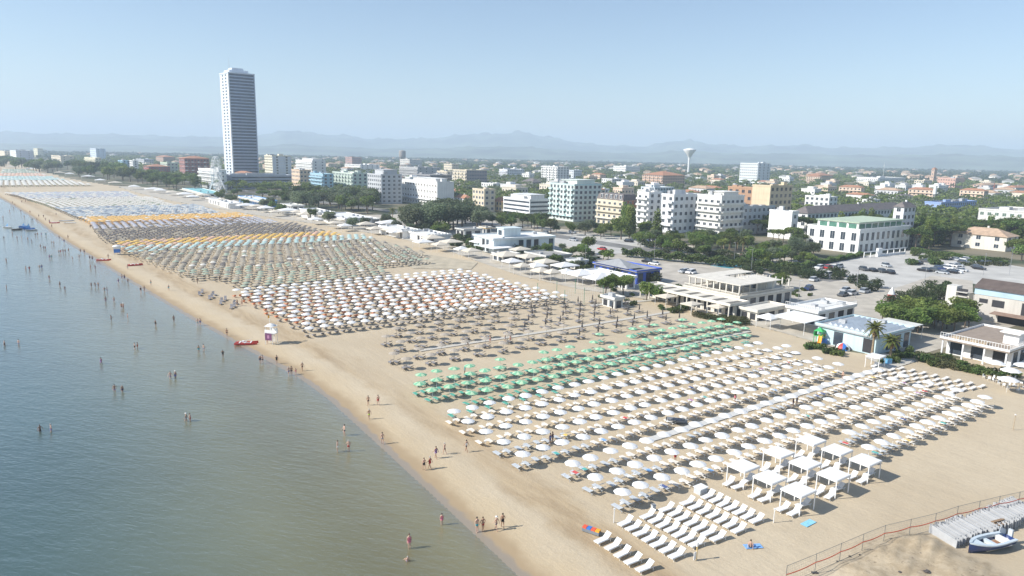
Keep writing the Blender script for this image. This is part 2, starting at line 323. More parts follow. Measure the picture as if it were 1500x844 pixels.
# hills on the horizon: skyline heights read from the photo, set 9-13 km away
SKY = [(-300, 196), (-80, 195), (0, 193), (60, 196), (140, 197), (200, 198), (240, 200), (300, 201), (345, 200), (385, 198), (405, 196), (414, 192), (438, 192), (462, 197), (500, 198), (540, 204), (600, 204), (650, 202), (690, 196), (722, 197), (762, 194), (800, 201),
       (850, 210), (900, 214), (945, 215), (985, 207), (1005, 206), (1035, 211), (1090, 215), (1130, 214), (1175, 213), (1215, 217), (1280, 217), (1340, 216), (1400, 212), (1440, 216), (1500, 220), (1620, 221), (1800, 222)]
def hill_sheet(name, r0, r1, sky, sub, seed, lo=0):
    na, nr = 300, 34; ang = np.linspace(-44, 46, na); k = np.random.RandomState(seed); V = []
    for j in range(nr):
        f = j / (nr - 1); r = r0 + (r1 - r0) * f
        for an in ang:
            A = math.radians(an); dx, dy = math.sin(A), math.cos(A)
            q = np.array([dx, dy, 0]); px = CX + FPX * (q @ RV) / (q @ fw)
            ys = np.interp(px, [s[0] for s in sky], [s[1] for s in sky]) + sub
            d = fw + RV * ((px - CX) / FPX) + UPV * ((CY - ys) / FPX); el = d[2] / math.hypot(d[0], d[1])
            top = max(5, CAMH + el * (r0 + (r1 - r0) * .72))
            env = math.sin(min(1, f / .72) * math.pi / 2) ** 1.4 if f < .72 else math.cos((f - .72) / .28 * math.pi / 2)
            rug = (math.sin(an * 2.3 + f * 9 + seed) + math.sin(an * 5.1 - f * 17) * .6 + math.sin(an * 11.7 + f * 23) * .35) * .07 * (1 - abs(f - .72)) * (0 if f > .7 else 1)
            V.append((dx * r, dy * r, lo + top * max(0, env * (1 + rug))))
    me = np_mesh(name, V, grid_faces(nr, na), hillm, smooth=True); o = place(name, me); o['kind'] = 'structure'; return o
hillm = mt('hill_fields', (.11, .135, .09), .95, .75, .0028)
hill_sheet('hills', 8000, 11000, SKY, 0, 1); hill_sheet('foothills', 5600, 7600, [(x, 228 - (228 - y) * .42 + (x - 750) * .012 * .5) for x, y in SKY], 1.0, 5)
# haze: one closed box round everything
hz = MB(); hz.box(-15900, 15900, -300, 16200, -8, 450); hm = bpy.data.materials.new('summer_haze'); hm.use_nodes = True; t = hm.node_tree
for n in list(t.nodes):
    if n.type == 'BSDF_PRINCIPLED': t.nodes.remove(n)
pv = N(t, 'ShaderNodeVolumePrincipled'); pv.inputs['Color'].default_value = (.70, .84, 1.0, 1); pv.inputs['Density'].default_value = 0.00019; pv.inputs['Anisotropy'].default_value = 0.0
t.links.new(pv.outputs[0], t.nodes['Material Output'].inputs['Volume']); hm.cycles.homogeneous_volume = True if hasattr(hm.cycles, 'homogeneous_volume') else None
haze = hz.build('haze', hm); haze['kind'] = 'stuff'
# ------------------------------------------------------------------ paved ground, paths, pool
SZ = [.05]
def sheet(name, pts, mat, z, kind='structure', label=None, cat=None):
    SZ[0] += .005; z = SZ[0]; b = MB(); b.add([(p[0], p[1], z) for p in pts], [tuple(range(len(pts)))]); o = b.build(name, mat)
    if b and Vector((0, 0, 1)).dot(o.data.polygons[0].normal) < 0: o.data.flip_normals()
    return tag(o, label, cat, kind=kind)
def pxpoly(*pts): return [P(*p) for p in pts]
asphalt = M('asphalt_old', (.20, .195, .185), .95, .22, .15, .2); paving = M('pale_paving', (.46, .42, .35), .9, .18, .3, .1); gravel = M('pale_gravel', (.45, .41, .345), .95, .18, .2, .2)
lotm = M('car_park_ground', (.48, .465, .43), .95, .16, .12, .1); straw = M('straw_field', (.46, .36, .20), .95, .12, .02)
sheet('esplanade', [G(-20, 110), G(0, 98), G(60, 104), G(120, 100), G(200, 106), G(330, 90), G(330, 176), G(200, 196), G(120, 205), G(60, 190), G(-20, 190)], gravel, .004)
sheet('promenade', [G(-20, 106), G(-8, 92), G(8, 94), G(48, 95), G(73, 87), G(100, 85), G(130, 89), G(176, 96), G(225, 94), G(290, 83), G(345, 71), G(420, 59), G(494, 46), G(600, 38), G(720, 34), G(720, 52), G(600, 76), G(420, 100), G(300, 122), G(200, 130), G(120, 126), G(60, 122), G(0, 124), G(-20, 128)], paving, .004)
sheet('car_park', pxpoly((1160, 397), (1290, 371), (1350, 366), (1500, 392), (1560, 402), (1560, 440), (1420, 415), (1370, 407), (1310, 424), (1180, 405)), lotm, .012)
sheet('car_park', pxpoly((1240, 440), (1310, 424), (1385, 418), (1385, 470), (1330, 460), (1270, 452)), paving, .010)
sheet('sea_front_road', pxpoly((1240, 452), (1180, 418), (1010, 402), (945, 386), (870, 372), (812, 355), (760, 345), (700, 338), (700, 331), (800, 338), (880, 352), (950, 366), (1010, 384), (1120, 400), (1200, 404), (1290, 430)), gravel, .008)
sheet('car_park', pxpoly((800, 352), (840, 342), (960, 350), (985, 360), (905, 372), (870, 372)), lotm, .012)
sheet('town_road', [G(40, 170), G(300, 160), G(520, 130), G(900, 110), G(900, 120), G(520, 141), G(300, 171), G(40, 181)], asphalt, .012)
sheet('vacant_sand_plot', pxpoly((1296, 428), (1366, 404), (1425, 412), (1425, 445), (1330, 446), (1300, 440)), straw if 0 else gravel, .01)
# the far fields of straw behind the pine woods
sheet('wheat_field', pxpoly((1285, 259), (1350, 258), (1460, 262), (1475, 268), (1400, 270), (1310, 267)), straw, .02)
sheet('wheat_field', pxpoly((1180, 253), (1290, 255), (1330, 260), (1260, 261), (1190, 258)), straw, .02)
# boardwalks of pale slabs between the parasols
slabm = M('concrete_slab', (.52, .49, .43), .9, .08, 1.2); matm = M('beach_mat', (.56, .555, .53), .9, .06, 2)
sheet('boardwalk', [G(36.6, 14), G(38.0, 14), G(36.8, 56), G(36.4, 96), G(35.0, 96), G(35.4, 56)], slabm, .05)
sheet('boardwalk', [G(-19.9, 20), G(-21.3, 20), G(-21.3, 84), G(-19.9, 84)], matm, .05)
sheet('boardwalk', [G(-19.0, 84), G(-22.0, 84), G(-22.0, 97), G(-15.0, 97), G(-15, 90), G(-19, 88)], slabm, .05)
sheet('boardwalk', [G(11.2, 42), G(12.2, 42), G(12.2, 88), G(11.2, 88)], slabm, .05)
sheet('boardwalk', [G(52, 74), G(53.5, 74), G(49, 100), G(47, 100)], slabm, .05)
sheet('vacant_sand_plot', pxpoly((560, 352), (620, 372), (700, 385), (690, 395), (605, 394), (545, 360)), M('trodden_sand', (.45, .39, .285), .95, .2, .3, .2), .006)
# painted bay lines in the car parks
pb_ = MB()
for (xa, ya, xb, yb, n) in ((1330, 392, 1372, 402, 13), (1372, 393, 1405, 399, 10), (1410, 384, 1462, 392, 13), (1256, 392, 1304, 402, 12), (1190, 396, 1232, 390, 10)):
    A_, B_ = P(xa, ya)[:2], P(xb, yb)[:2]; d = (B_ - A_) / np.linalg.norm(B_ - A_); nn = np.array([-d[1], d[0]])
    for k in range(n + 1):
        c = A_ + (B_ - A_) * k / n; q = [c - d * .07 - nn * 2.4, c + d * .07 - nn * 2.4, c + d * .07 + nn * 2.4, c - d * .07 + nn * 2.4]; pb_.add([(x, y, .145) for x, y in q], [(0, 1, 2, 3)])
pb_.build('parking_bay_lines', mt('road_paint', (.74, .74, .72), .7))['kind'] = 'structure'
# swimming pool behind the hedge
pm = M('pool_water', (.10, .42, .55), .08, .1, .8, .1, 3); sheet('pool_terrace', pxpoly((1020, 392), (1075, 372), (1150, 366), (1170, 384), (1080, 398)), paving, .010)
sheet('pool', pxpoly((1040, 390), (1075, 378), (1120, 376), (1125, 385), (1070, 394)), pm, .016)
# ------------------------------------------------------------------ buildings
FOOT = []                                        # footprints, so that no tree grows inside one
def ray_len(Cg, d, xt):
    q = np.array([Cg[0], Cg[1], 0]) - np.array([0, 0, CAMH]); D = np.array([d[0], d[1], 0]); k = xt - CX
    return (k * (q @ fw) - FPX * (q @ RV)) / (FPX * (D @ RV) - k * (D @ fw))
def frame(px, yt, xl, xr, rot=0.0, hmax=None):
    """Footprint from the near corner: (ground point, length along the shore, depth inland, height, heading of the inland axis)."""
    Cg = P(*px); a = ANG_V + math.radians(rot); ex = np.array([math.cos(a), math.sin(a)]); ey = np.array([-math.sin(a), math.cos(a)])
    L = abs(ray_len(Cg, ey, xl)); Wd = abs(ray_len(Cg, ex, xr)); h = hgt(px[0], px[1], yt)
    FOOT.append((Cg[:2], ex, ey, Wd, L)); return Cg, L, Wd, h, a
GL = [glass, mt('shutter_grey', (.22, .22, .21), .7), mt('shutter_green', (.10, .16, .12), .7), mt('shutter_brown', (.16, .10, .06), .7)]
def window_mesh(w, h, fr=white, gl=glass, axis='x', d=.07):
    b = MB(); f = .09
    def bx(a0, a1, z0, z1, o0, o1, m):
        if axis == 'x': b.box(-o1, -o0, a0, a1, z0, z1, m)
        else: b.box(a0, a1, -o1, -o0, z0, z1, m)
    bx(-w / 2 + f, w / 2 - f, f, h - f, -.02, .02, 1); bx(-w / 2, w / 2, 0, f, -.02, d, 0); bx(-w / 2, w / 2, h - f, h, -.02, d, 0)
    bx(-w / 2, -w / 2 + f, f, h - f, -.02, d, 0); bx(w / 2 - f, w / 2, f, h - f, -.02, d, 0); bx(-.03, .03, f, h - f, .02, d - .01, 0)
    bx(-w / 2 - .08, w / 2 + .08, -.08, -.002, -.02, d + .08, 0)
    return b.mesh('window', [fr, gl])
def hip(b, x0, x1, y0, y1, z, hh, m, ov=.6):
    x0 -= ov; x1 += ov; y0 -= ov; y1 += ov; w, l = x1 - x0, y1 - y0
    if l >= w: r = [((x0 + x1) / 2, y0 + w / 2, z + hh), ((x0 + x1) / 2, y1 - w / 2, z + hh)]; fs = [(0, 1, 4), (1, 2, 5, 4), (2, 3, 5), (3, 0, 4, 5)]
    else: r = [(x0 + l / 2, (y0 + y1) / 2, z + hh), (x1 - l / 2, (y0 + y1) / 2, z + hh)]; fs = [(0, 1, 5, 4), (1, 2, 5), (2, 3, 4, 5), (3, 0, 4)]
    b.add([(x0, y0, z), (x1, y0, z), (x1, y1, z), (x0, y1, z)] + r, fs + [(3, 2, 1, 0)], m)
wallcache = {}
def wallm(rgb): 
    k = 'wall_%d_%d_%d' % tuple(int(c * 100) for c in rgb)
    return mt(k, rgb, .85, .07, .12, stain=.16)
roofgravel = mt('roof_gravel', (.33, .32, .30), .95, .2, .3); tile = M('terracotta_tiles', (.40, .20, .12), .85, .25, .5, .15, 4); tile2 = M('pale_roof_tiles', (.46, .33, .23), .85, .2, .5, .15, 4); slate = M('grey_brown_tiles', (.16, .14, .135), .8, .2, .5, .15, 4)
unitm = mt('roof_plant_grey', (.42, .43, .44), .6)
def hotel(name, label, px, yt, xl, xr, wall, floors=None, sea='win', side='win', roof='flat', rmat=None, rot=0.0, cat='hotel', gcol=0, balc=None, wallside=None, units=3, rh=None, setback=0, gap=3.6, group=None, attic=False):
    Cg, L, Wd, h, a = frame(px, yt, xl, xr, rot); Wd = max(Wd, 5.0); L = max(L, 5.0)
    fl = floors or max(1, int(round(h / 3.2))); fh = h / fl
    root = empty(name, (Cg[0], Cg[1], 0), a, label, cat, group)
    wm = wallm(wall); rr = random.Random(int(px[0] * 31 + px[1])); g = GL[gcol]
    b = MB(); b.box(0, Wd, 0, L, -.3, h, 0); b.build('wall', [wm], root)
    if wallside: MB().box(.02, Wd, -.12, -.004, .2, h - .15).build('facade_panel', wallm(wallside), root)
    bm_ = wallm(balc) if balc else wm
    rb = MB()
    if roof == 'flat':
        t = .3
        rb.box(-.15, Wd + .15, -.15, t, h + .004, h + .9, 0); rb.box(-.15, Wd + .15, L - t, L + .15, h + .004, h + .9, 0); rb.box(-.15, t, t, L - t, h + .004, h + .9, 0); rb.box(Wd - t, Wd + .15, t, L - t, h + .004, h + .9, 0)
        rb.box(t, Wd - t, t, L - t, h + .004, h + .12, 1); rb.build('roof', [bm_, rmat or roofgravel], root)
        for k in range(units):
            s1, s2, hh = rr.uniform(1.5, max(1.8, Wd * .28)), rr.uniform(1.5, max(1.8, L * .2)), rr.uniform(.9, 2.8)
            x = rr.uniform(.8, max(.9, Wd - s1 - .8)); y = rr.uniform(.8, max(.9, L - s2 - .8))
            u = MB(); u.box(x, x + s1, y, y + s2, h + .13, h + .13 + hh, 0); u.box(x - .1, x + s1 + .1, y - .1, y + s2 + .1, h + .133 + hh, h + .25 + hh, 1)
            u.build('rooftop_unit', [wm if rr.random() < .6 else unitm, unitm], root)
    elif roof in ('hip', 'mansard'):
        hh = rh or min(Wd, L) * .22
        if roof == 'hip': hip(rb, 0, Wd, 0, L, h + .01, hh, 0)
        else:
            q = 1.1; rb.add([(-.2, -.2, h), (Wd + .2, -.2, h), (Wd + .2, L + .2, h), (-.2, L + .2, h), (q, q, h + hh), (Wd - q, q, h + hh), (Wd - q, L - q, h + hh), (q, L - q, h + hh)], [(0, 1, 5, 4), (1, 2, 6, 5), (2, 3, 7, 6), (3, 0, 4, 7), (4, 5, 6, 7), (3, 2, 1, 0)], 0)
        ro = rb.build('roof', [rmat or tile], root)
        c = MB(); x, y = Wd * .55, L * .45; c.box(x, x + .8, y, y + .8, h + hh * .5, h + hh + .8); c.build('chimney', wm, ro)
        if attic:
            for k in range(int(L / 4)): 
                d = MB(); d.box(-.15, 1.0, 1.5 + k * 4, 2.9 + k * 4, h + .5, h + hh - .4, 0); d.box(-.19, -.155, 1.7 + k * 4, 2.7 + k * 4, h + .7, h + hh - .6, 1); d.build('dormer', [white, glass], root)
    if setback:                                  # penthouse
        s = MB(); s.box(Wd * .2, Wd * .85, L * .12, L * .75, h + .13, h + setback, 0); s.box(Wd * .2 - .5, Wd * .85 + .5, L * .12 - .5, L * .75 + .5, h + setback + .003, h + setback + .3, 0); s.build('penthouse', wm, root)
    if fl > 2:                                   # string courses and the shaded ground floor
        sc_ = MB(); 
        for f in range(1, fl): sc_.box(-.09, -.004, -.09, L, f * fh - .12, f * fh + .05); sc_.box(-.004, Wd, -.15, -.125 if wallside else -.004, f * fh - .12, f * fh + .05)
        sc_.build('string_course', bm_, root)
        MB().box(-1.6, -.01, .3, L - .3, fh - .1, fh + .12).build('entrance_canopy', bm_ if rr.random() < .5 else white, root)
    budget = 96
    def wins(face, style):
        nonlocal budget
        Lf = L if face == 'x' else Wd; n = max(1, int(Lf / gap)); st = Lf / n
        while n * fl > budget and n > 2: n -= 1; st = Lf / n
        if style in ('blank',): return
        ww = min(2.1, st * .58); wh = min(1.95, fh * .60)
        if style == 'strip':
            me = MB();
            (me.box(-.03, .02, .7, Lf - .7, .9, .9 + fh * .42) if face == 'x' else me.box(.7, Lf - .7, -.03, .02, .9, .9 + fh * .42)); me = me.mesh('window', [g])
            for f in range(fl): place('window', me, root, (0, 0, f * fh)); budget -= 1
            return
        if style == 'arch':
            me = MB(); ring = [(-.9, 0), (.9, 0), (.9, 1.5)] + [(.9 * math.cos(t), 1.5 + .9 * math.sin(t)) for t in np.linspace(.3, math.pi - .3, 6)] + [(-.9, 1.5)]
            f_ = len(ring); me.add([(-.05, p, q) for p, q in ring] + [(.02, p, q) for p, q in ring], [tuple(range(f_))[::-1]] + [(i, (i + 1) % f_, f_ + (i + 1) % f_, f_ + i) for i in range(f_)], 1)
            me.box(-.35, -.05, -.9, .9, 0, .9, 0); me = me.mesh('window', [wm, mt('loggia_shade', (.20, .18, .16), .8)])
        else: me = window_mesh(ww if style != 'french' else ww * 1.1, wh if style != 'french' else fh * .72, white if rr.random() < .7 else wm, g, face)
        for f in range(fl):
            for k in range(n):
                p = (k + .5) * st; z = f * fh + fh * (.32 if style not in ('balc', 'arch', 'french') else .08) + .1
                place('window', me, root, (-.003, p, z) if face == 'x' else (p, -.003 if not wallside else -.125, z)); budget -= 1
        if style in ('balc', 'balcpart'):
            dp = 1.3; ln = Lf - .6 if style == 'balc' else st - .6; bb = MB()
            if face == 'x': bb.box(-dp, -.01, 0, ln, 0, .18, 0); bb.box(-dp, -dp + .1, 0, ln, .182, 1.1, 0); bb.box(-dp + .102, -.01, 0, .1, .182, 1.1, 0); bb.box(-dp + .102, -.01, ln - .1, ln, .182, 1.1, 0)
            else: bb.box(0, ln, -dp, -.13, 0, .18, 0); bb.box(0, ln, -dp, -dp + .1, .182, 1.1, 0)
            me = bb.mesh('balcony', [bm_])
            for f in range(1, fl):
                for s0 in ([.3] if style == 'balc' else [k * st + .3 for k in range(0, n, 2)]): place('balcony', me, root, (0, s0, f * fh - .1) if face == 'x' else (s0, 0, f * fh - .1))
    wins('x', sea); wins('y', side)
    return root, L, Wd, h
H = hotel
Wt, Wg, Be, Cr, Bl, Gn, Br = (.78, .78, .76), (.55, .57, .58), (.62, .50, .36), (.68, .60, .46), (.36, .55, .66), (.55, .66, .60), (.34, .14, .09)
H('hotel', 'white hotel with rows of arched loggias and a blank end wall behind the tamarisk', (640.5, 303), 268, 589, 665, Wt, 4, 'arch', 'blank', units=5, gap=4.4, setback=2.6)
H('hotel', 'pale green and white six-storey hotel with glass balconies beside the car park road', (839.5, 325), 272, 804, 879, (.66, .72, .68), 7, 'balcpart', 'win', setback=3, units=4, balc=(.55, .70, .70), gap=3.2)
H('hotel', 'beige hotel with brick-red end wall and grey mansard roof with dormers', (911, 332), 294, 873, 932, Cr, 4, 'balc', 'win', 'mansard', slate, rh=3.4, wallside=Br, attic=True, gap=3.8)
H('hotel', 'narrow white hotel with slim balconies right of the beige mansard hotel', (948, 336), 284, 931, 967, Wt, 6, 'balc', 'win', units=3)
H('hotel', 'white five-storey hotel with square dark windows on its shaded long side', (984, 342), 287, 966, 1021, (.74, .76, .78), 5, 'balcpart', 'win', rmat=slate, units=5)
H('hotel', 'white hotel wrapped in deep continuous balconies on every storey', (1053, 346), 289, 1018, 1086, (.76, .75, .71), 5, 'balc', 'balc', units=6, setback=2.4)
H('apartment_building', 'cream apartment block with bare sea wall and many windows on its grey side', (1123, 341), 274, 1097, 1155, (.66, .55, .38), 7, 'blank', 'win', cat='building', units=3)
H('apartment_building', 'orange-brown block standing between the cream block and the balconied hotel', (1098, 338), 277, 1062, 1106, (.45, .28, .18), 6, 'win', 'win', cat='building', units=4)
H('hotel', 'long grey hotel wing with pale windows behind the balconied white hotel', (1086, 344), 305, 1080, 1132, Wg, 4, 'win', 'win', units=4)
H('villa_hotel', 'white hotel block with two dark slit windows ending the dark-roofed wing', (1157, 351), 312, 1124, 1166, Wt, 3, 'blank', 'win', cat='hotel', units=2)
H('villa_hotel', 'long white hotel wing under a dark grey tiled roof', (1180, 346), 313, 1157, 1322, Wt, 3, 'win', 'win', 'hip', slate, rh=3.6, cat='hotel')
H('villa_hotel', 'white hotel pavilion with tall green-framed windows and a pale green roof storey', (1256, 372), 339, 1180, 1330, (.80, .79, .76), 2, 'french', 'french', cat='hotel', gcol=0, rmat=mt('green_roof', (.42, .50, .38), .9), units=0, gap=4.2)
_c, _L, _W, _h, _a = frame((1256, 372), 339, 1180, 1330); t_ = empty('glazed_pavilion', (_c[0], _c[1], _h + .13), _a, 'green-roofed glazed upper storey on the white hotel pavilion', 'pavilion')
MB().box(3, _W - 3, 2.5, _L - 3, 0, 3.0).build('wall', wallm((.80, .79, .76)), t_); MB().box(2.4, _W - 2.4, 1.9, _L - 2.4, 3.003, 3.45).build('roof', mt('green_roof'), t_)
for k in range(4): MB().box(2.95, 3.02, 3.4 + k * (_L - 6.5) / 4, 2.4 + (k + 1) * (_L - 6.5) / 4, .5, 2.6).build('window', mt('green_glass', (.10, .22, .17), .1, .2), t_)
for k in range(7): MB().box(3.8 + k * (_W - 7) / 7, 2.9 + (k + 1) * (_W - 7) / 7, 2.45, 2.52, .5, 2.6).build('window', mt('green_glass'), t_)
H('garden_tower', 'square white tower with pyramid roof at the end of the dark-roofed hotel wing', (1318, 356), 304, 1306, 1335, (.75, .76, .78), 5, 'win', 'win', 'hip', slate, rh=2.6, cat='tower', gap=3.2)
H('rooftop_house', 'flat white house with satellite masts above the dark-roofed hotel', (1212, 318), 290, 1177, 1224, Wt, 4, 'win', 'win', cat='house')
H('apartment_tower', 'bluish white slab block standing alone above the trees', (1108, 272), 240, 1082, 1126, (.72, .76, .78), 8, 'win', 'balcpart', cat='building')
H('apartment_house', 'apartment house with salmon walls and orange hipped roof in front of the mushroom water tower', (970, 277), 257, 940, 1002, (.66, .46, .34), 5, 'balcpart', 'win', 'hip', tile, rh=5, cat='building')
H('apartment_house', 'white apartment house in the trees left of the orange-roofed block', (916, 257), 244, 898, 937, Wt, 4, 'win', 'balc', cat='building')
H('town_house', 'low white house with roof blocks among trees in front of the orange-roofed block', (896, 275), 263, 881, 917, Wt, 3, 'win', 'win', cat='house')
H('white_tower_block', 'white block with two arched gables above the trees', (816, 271), 245, 793, 833, Wt, 7, 'balcpart', 'win', cat='building')
H('apartment_house', 'low white block joined to the right of the arched-gable block', (840, 264), 250, 832, 852, (.70, .73, .76), 4, 'win', 'win', cat='building')
H('apartment_house', 'white terraced apartment house in the dark wood at centre', (743, 263), 249, 731, 768, (.74, .75, .78), 4, 'balc', 'win', cat='building')
H('small_hotel', 'narrow beige four-storey house beside the big tamarisk', (709, 311), 279, 692, 725, (.66, .57, .43), 4, 'win', 'win', cat='hotel')
H('gabled_house', 'yellow house with brown tiled roof next to the long white hotel', (735, 311), 296, 722, 745, (.70, .52, .26), 2, 'win', 'win', 'hip', tile, rh=3, cat='house')
H('hotel', 'long low white hotel with ribbon windows and cluttered roof', (775.5, 319), 294, 737, 806, (.72, .73, .74), 4, 'strip', 'strip', units=9, setback=3.2)
H('hotel', 'beige hotel with pale sea front and long dark side, behind the white arcaded hotel', (683, 274), 250, 663, 713, Cr, 5, 'balcpart', 'win', wallside=(.30, .25, .26), cat='hotel')
H('apartment_house', 'small beige house left of the beige hotel with the dark side', (655, 270), 252, 640, 665, Cr, 4, 'win', 'win', cat='building')
H('apartment_house', 'two-tone beige block below the far plain at centre', (662, 256), 241, 650, 672, Cr, 4, 'win', 'win', cat='building')
H('hotel', 'grey-blue hotel with coloured window panels left of the white arcaded hotel', (559, 299), 257, 539, 589, (.50, .52, .54), 7, 'win', 'win', setback=4, units=4)
H('hotel', 'pale green and white hotel with vertical stripes above the shore pines', (517, 287), 255, 488, 539, (.60, .68, .60), 6, 'balcpart', 'win', units=4)
H('hotel', 'light blue hotel with white balcony rails above the shore pines', (474, 286), 256, 455, 489, Bl, 6, 'balc', 'win', units=3)
H('hotel', 'peach-coloured old hotel with rusticated corners left of the light blue hotel', (440, 280), 250, 428, 456, (.68, .52, .38), 5, 'win', 'win')
H('hotel', 'broad white hotel with stepped roof behind the peach hotel', (458, 262), 236, 434, 478, Wt, 6, 'balc', 'win', units=5, setback=3)
H('apartment_tower', 'cream and white tower block just right of the skyscraper', (400.5, 272), 229, 389, 428, (.74, .70, .56), 11, 'win', 'win', wallside=(.62, .66, .70), cat='building')
H('apartment_house', 'terraced white apartment house seen behind the ferris wheel', (322, 278), 250, 292, 333, Wt, 5, 'balc', 'balc', cat='building', rot=5)
H('apartment_house', 'dark red block with white piers and tiled roof left of the ferris wheel', (272, 262), 232, 264, 308, (.30, .12, .10), 5, 'win', 'balcpart', 'hip', tile, rh=3, rot=5, cat='building', balc=Wt)
H('villa', 'dark red villa with two white bays and brown tiled roof', (219, 259), 244, 211, 250, (.33, .09, .07), 4, 'win', 'win', 'hip', tile, rh=3, rot=5, cat='house')
H('hotel', 'sky blue hotel with white window frames left of the red villa', (181, 254), 236, 174, 192, Bl, 6, 'win', 'win', rot=6)
H('hotel', 'narrow white hotel right of the sky blue one', (196, 256), 236, 191, 204, Wt, 6, 'win', 'win', rot=6)
H('hotel', 'white hotel with dark balcony bands and a yellow corner', (141, 248), 232, 125, 150, (.72, .68, .50), 5, 'balc', 'win', rot=6)
H('hotel', 'blue-white block rising behind the yellow-cornered hotel', (142, 236), 218, 133, 156, (.62, .70, .78), 6, 'win', 'win', rot=6)
H('hotel', 'long white and grey hotel at the far left shore', (25, 238), 221, 16, 50, (.68, .70, .72), 6, 'win', 'win', rot=7, wallside=(.42, .46, .52))
H('hotel', 'beige hotel cut by the left edge of the view', (8, 236), 222, -6, 16, Cr, 5, 'win', 'win', rot=7)
H('hotel', 'pale yellow hotel behind the long grey-white one', (56, 230), 218, 50, 64, (.70, .66, .46), 4, 'win', 'win', rot=7)
H('hotel', 'low cream hotel behind the shore trees at far left', (90, 242), 229, 76, 110, Cr, 4, 'win', 'win', rot=7)
H('town_house', 'house with red tiled roof behind the dark red villa', (240, 243), 230, 229, 257, (.45, .30, .22), 4, 'win', 'win', 'hip', tile, rh=3, rot=5, cat='house')
H('apartment_house', 'grey house with blue roof strip behind the sky blue hotel', (212, 246), 234, 200, 226, (.50, .52, .54), 4, 'win', 'win', rot=5, cat='building', rmat=mt('blue_roof', (.10, .22, .45), .7))
H('town_house', 'green and white house between the red villa and the red block', (246, 258), 239, 236, 262, (.52, .62, .50), 4, 'win', 'win', rot=5, cat='house')
H('terracotta_house', 'broad house with terracotta hip roof among the far pines', (1200, 269), 257, 1179, 1219, (.52, .38, .22), 3, 'win', 'win', 'hip', tile, rh=4, cat='house')
H('flat_roofed_house', 'white and grey terraced block beyond the pines right of the terracotta house', (1285, 273), 261, 1254, 1325, Wt, 3, 'balc', 'balc', cat='house')
H('blue_house', 'blue-walled house with wide grey roof among pines at right', (1376, 318), 298, 1352, 1428, (.30, .42, .70), 3, 'balc', 'win', cat='house', units=5)
H('villa_block', 'long grey-white block with shuttered windows at the right edge behind the umbrella pine', (1530, 350), 314, 1429, 1570, (.66, .65, .62), 3, 'win', 'win', cat='building', gcol=2, units=6)
H('villa', 'white house with broad pale-tiled hip roof facing the car park', (1472, 369), 348, 1392, 1489, (.72, .68, .60), 2, 'win', 'win', 'hip', tile2, rh=3.2, cat='house', gap=6)
H('villa', 'house with orange tiled roof half hidden behind the pale-tiled one', (1450, 349), 332, 1412, 1462, (.66, .62, .55), 2, 'win', 'win', 'hip', tile, rh=2.8, cat='house')
H('town_house', 'pink-walled long house by the straw field', (1398, 276), 262, 1372, 1412, (.66, .42, .34), 3, 'win', 'blank', cat='house')
H('church_tower', 'slender pinkish bell tower by the straw field', (1366, 272), 248, 1362, 1370, (.60, .42, .32), 5, 'win', 'win', 'hip', tile, rh=3, cat='tower')
H('town_house', 'white house with brown roof seen through the trees right of the white hotel pavilion', (1342, 360), 344, 1330, 1358, (.62, .60, .56), 2, 'win', 'win', 'hip', tile, rh=2, cat='house')
H('town_house', 'orange-roofed cottage left of the narrow beige house', (682, 304), 291, 666, 692, Wt, 3, 'win', 'win', 'hip', tile, rh=2.5, cat='house')
H('town_house', 'white two-storey house with roof terrace in the central wood', (722, 285), 270, 705, 735, Wt, 3, 'win', 'win', cat='house')
H('town_house', 'grey barn-like house with long low roof in the central wood', (780, 277), 267, 764, 793, (.30, .27, .26), 2, 'win', 'blank', 'hip', slate, rh=4, cat='house')

H('apartment_house', 'grey flat-roofed block behind the roof of the arcaded hotel', (612, 266), 246, 585, 646, (.46, .46, .46), 5, 'balc', 'win', units=5, cat='building')
H('apartment_house', 'dark grey low block with ribbon windows left of the beige hotel', (630, 272), 257, 604, 662, (.30, .30, .31), 4, 'strip', 'strip', units=5, cat='building')
H('apartment_house', 'reddish block rising from the trees right of the tower block', (516, 246), 231, 506, 530, (.42, .27, .24), 5, 'win', 'win', cat='building')
H('town_house', 'white block behind the green and white hotel', (528, 254), 242, 505, 556, Wt, 4, 'win', 'win', cat='building')
H('town_house', 'pale house at the foot of the brown drum water tower', (600, 247), 234, 586, 618, (.62, .60, .55), 4, 'win', 'win', cat='building')
H('town_house', 'small white house with a painted sign behind the brick-ended hotel', (884, 294), 278, 874, 892, Wt, 3, 'blank', 'win', cat='house')
H('town_house', 'white flat house behind the narrow white hotel', (958, 296), 276, 938, 986, (.62, .68, .72), 4, 'win', 'win', cat='house')
H('town_house', 'cream house right of the white terraced block on the far plain', (1352, 276), 265, 1338, 1364, Cr, 3, 'win', 'win', cat='house')
H('town_house', 'pinkish house by the right edge on the far plain', (1440, 284), 271, 1424, 1462, (.62, .45, .38), 3, 'win', 'win', 'hip', tile2, rh=2.5, cat='house')
H('town_house', 'white house at the right edge on the far plain', (1486, 288), 275, 1468, 1506, Wt, 3, 'win', 'win', 'hip', tile, rh=2.5, cat='house')
H('town_house', 'grey-roofed white house in the pines behind the blue house', (1322, 300), 289, 1306, 1340, Wt, 2, 'win', 'win', 'hip', slate, rh=2.5, cat='house')
H('town_house', 'white cottage among the pines behind the dark-roofed hotel', (1276, 305), 294, 1262, 1288, Wt, 2, 'win', 'win', cat='house')
H('hotel', 'white hotel filling the gap right of the pale green hotel', (868, 318), 285, 858, 876, Wt, 5, 'win', 'win', units=2)
H('town_house', 'low beige house left of the white two-storey roof-terrace house', (664, 290), 281, 655, 688, (.60, .52, .40), 2, 'win', 'win', 'hip', tile, rh=2.5, cat='house')
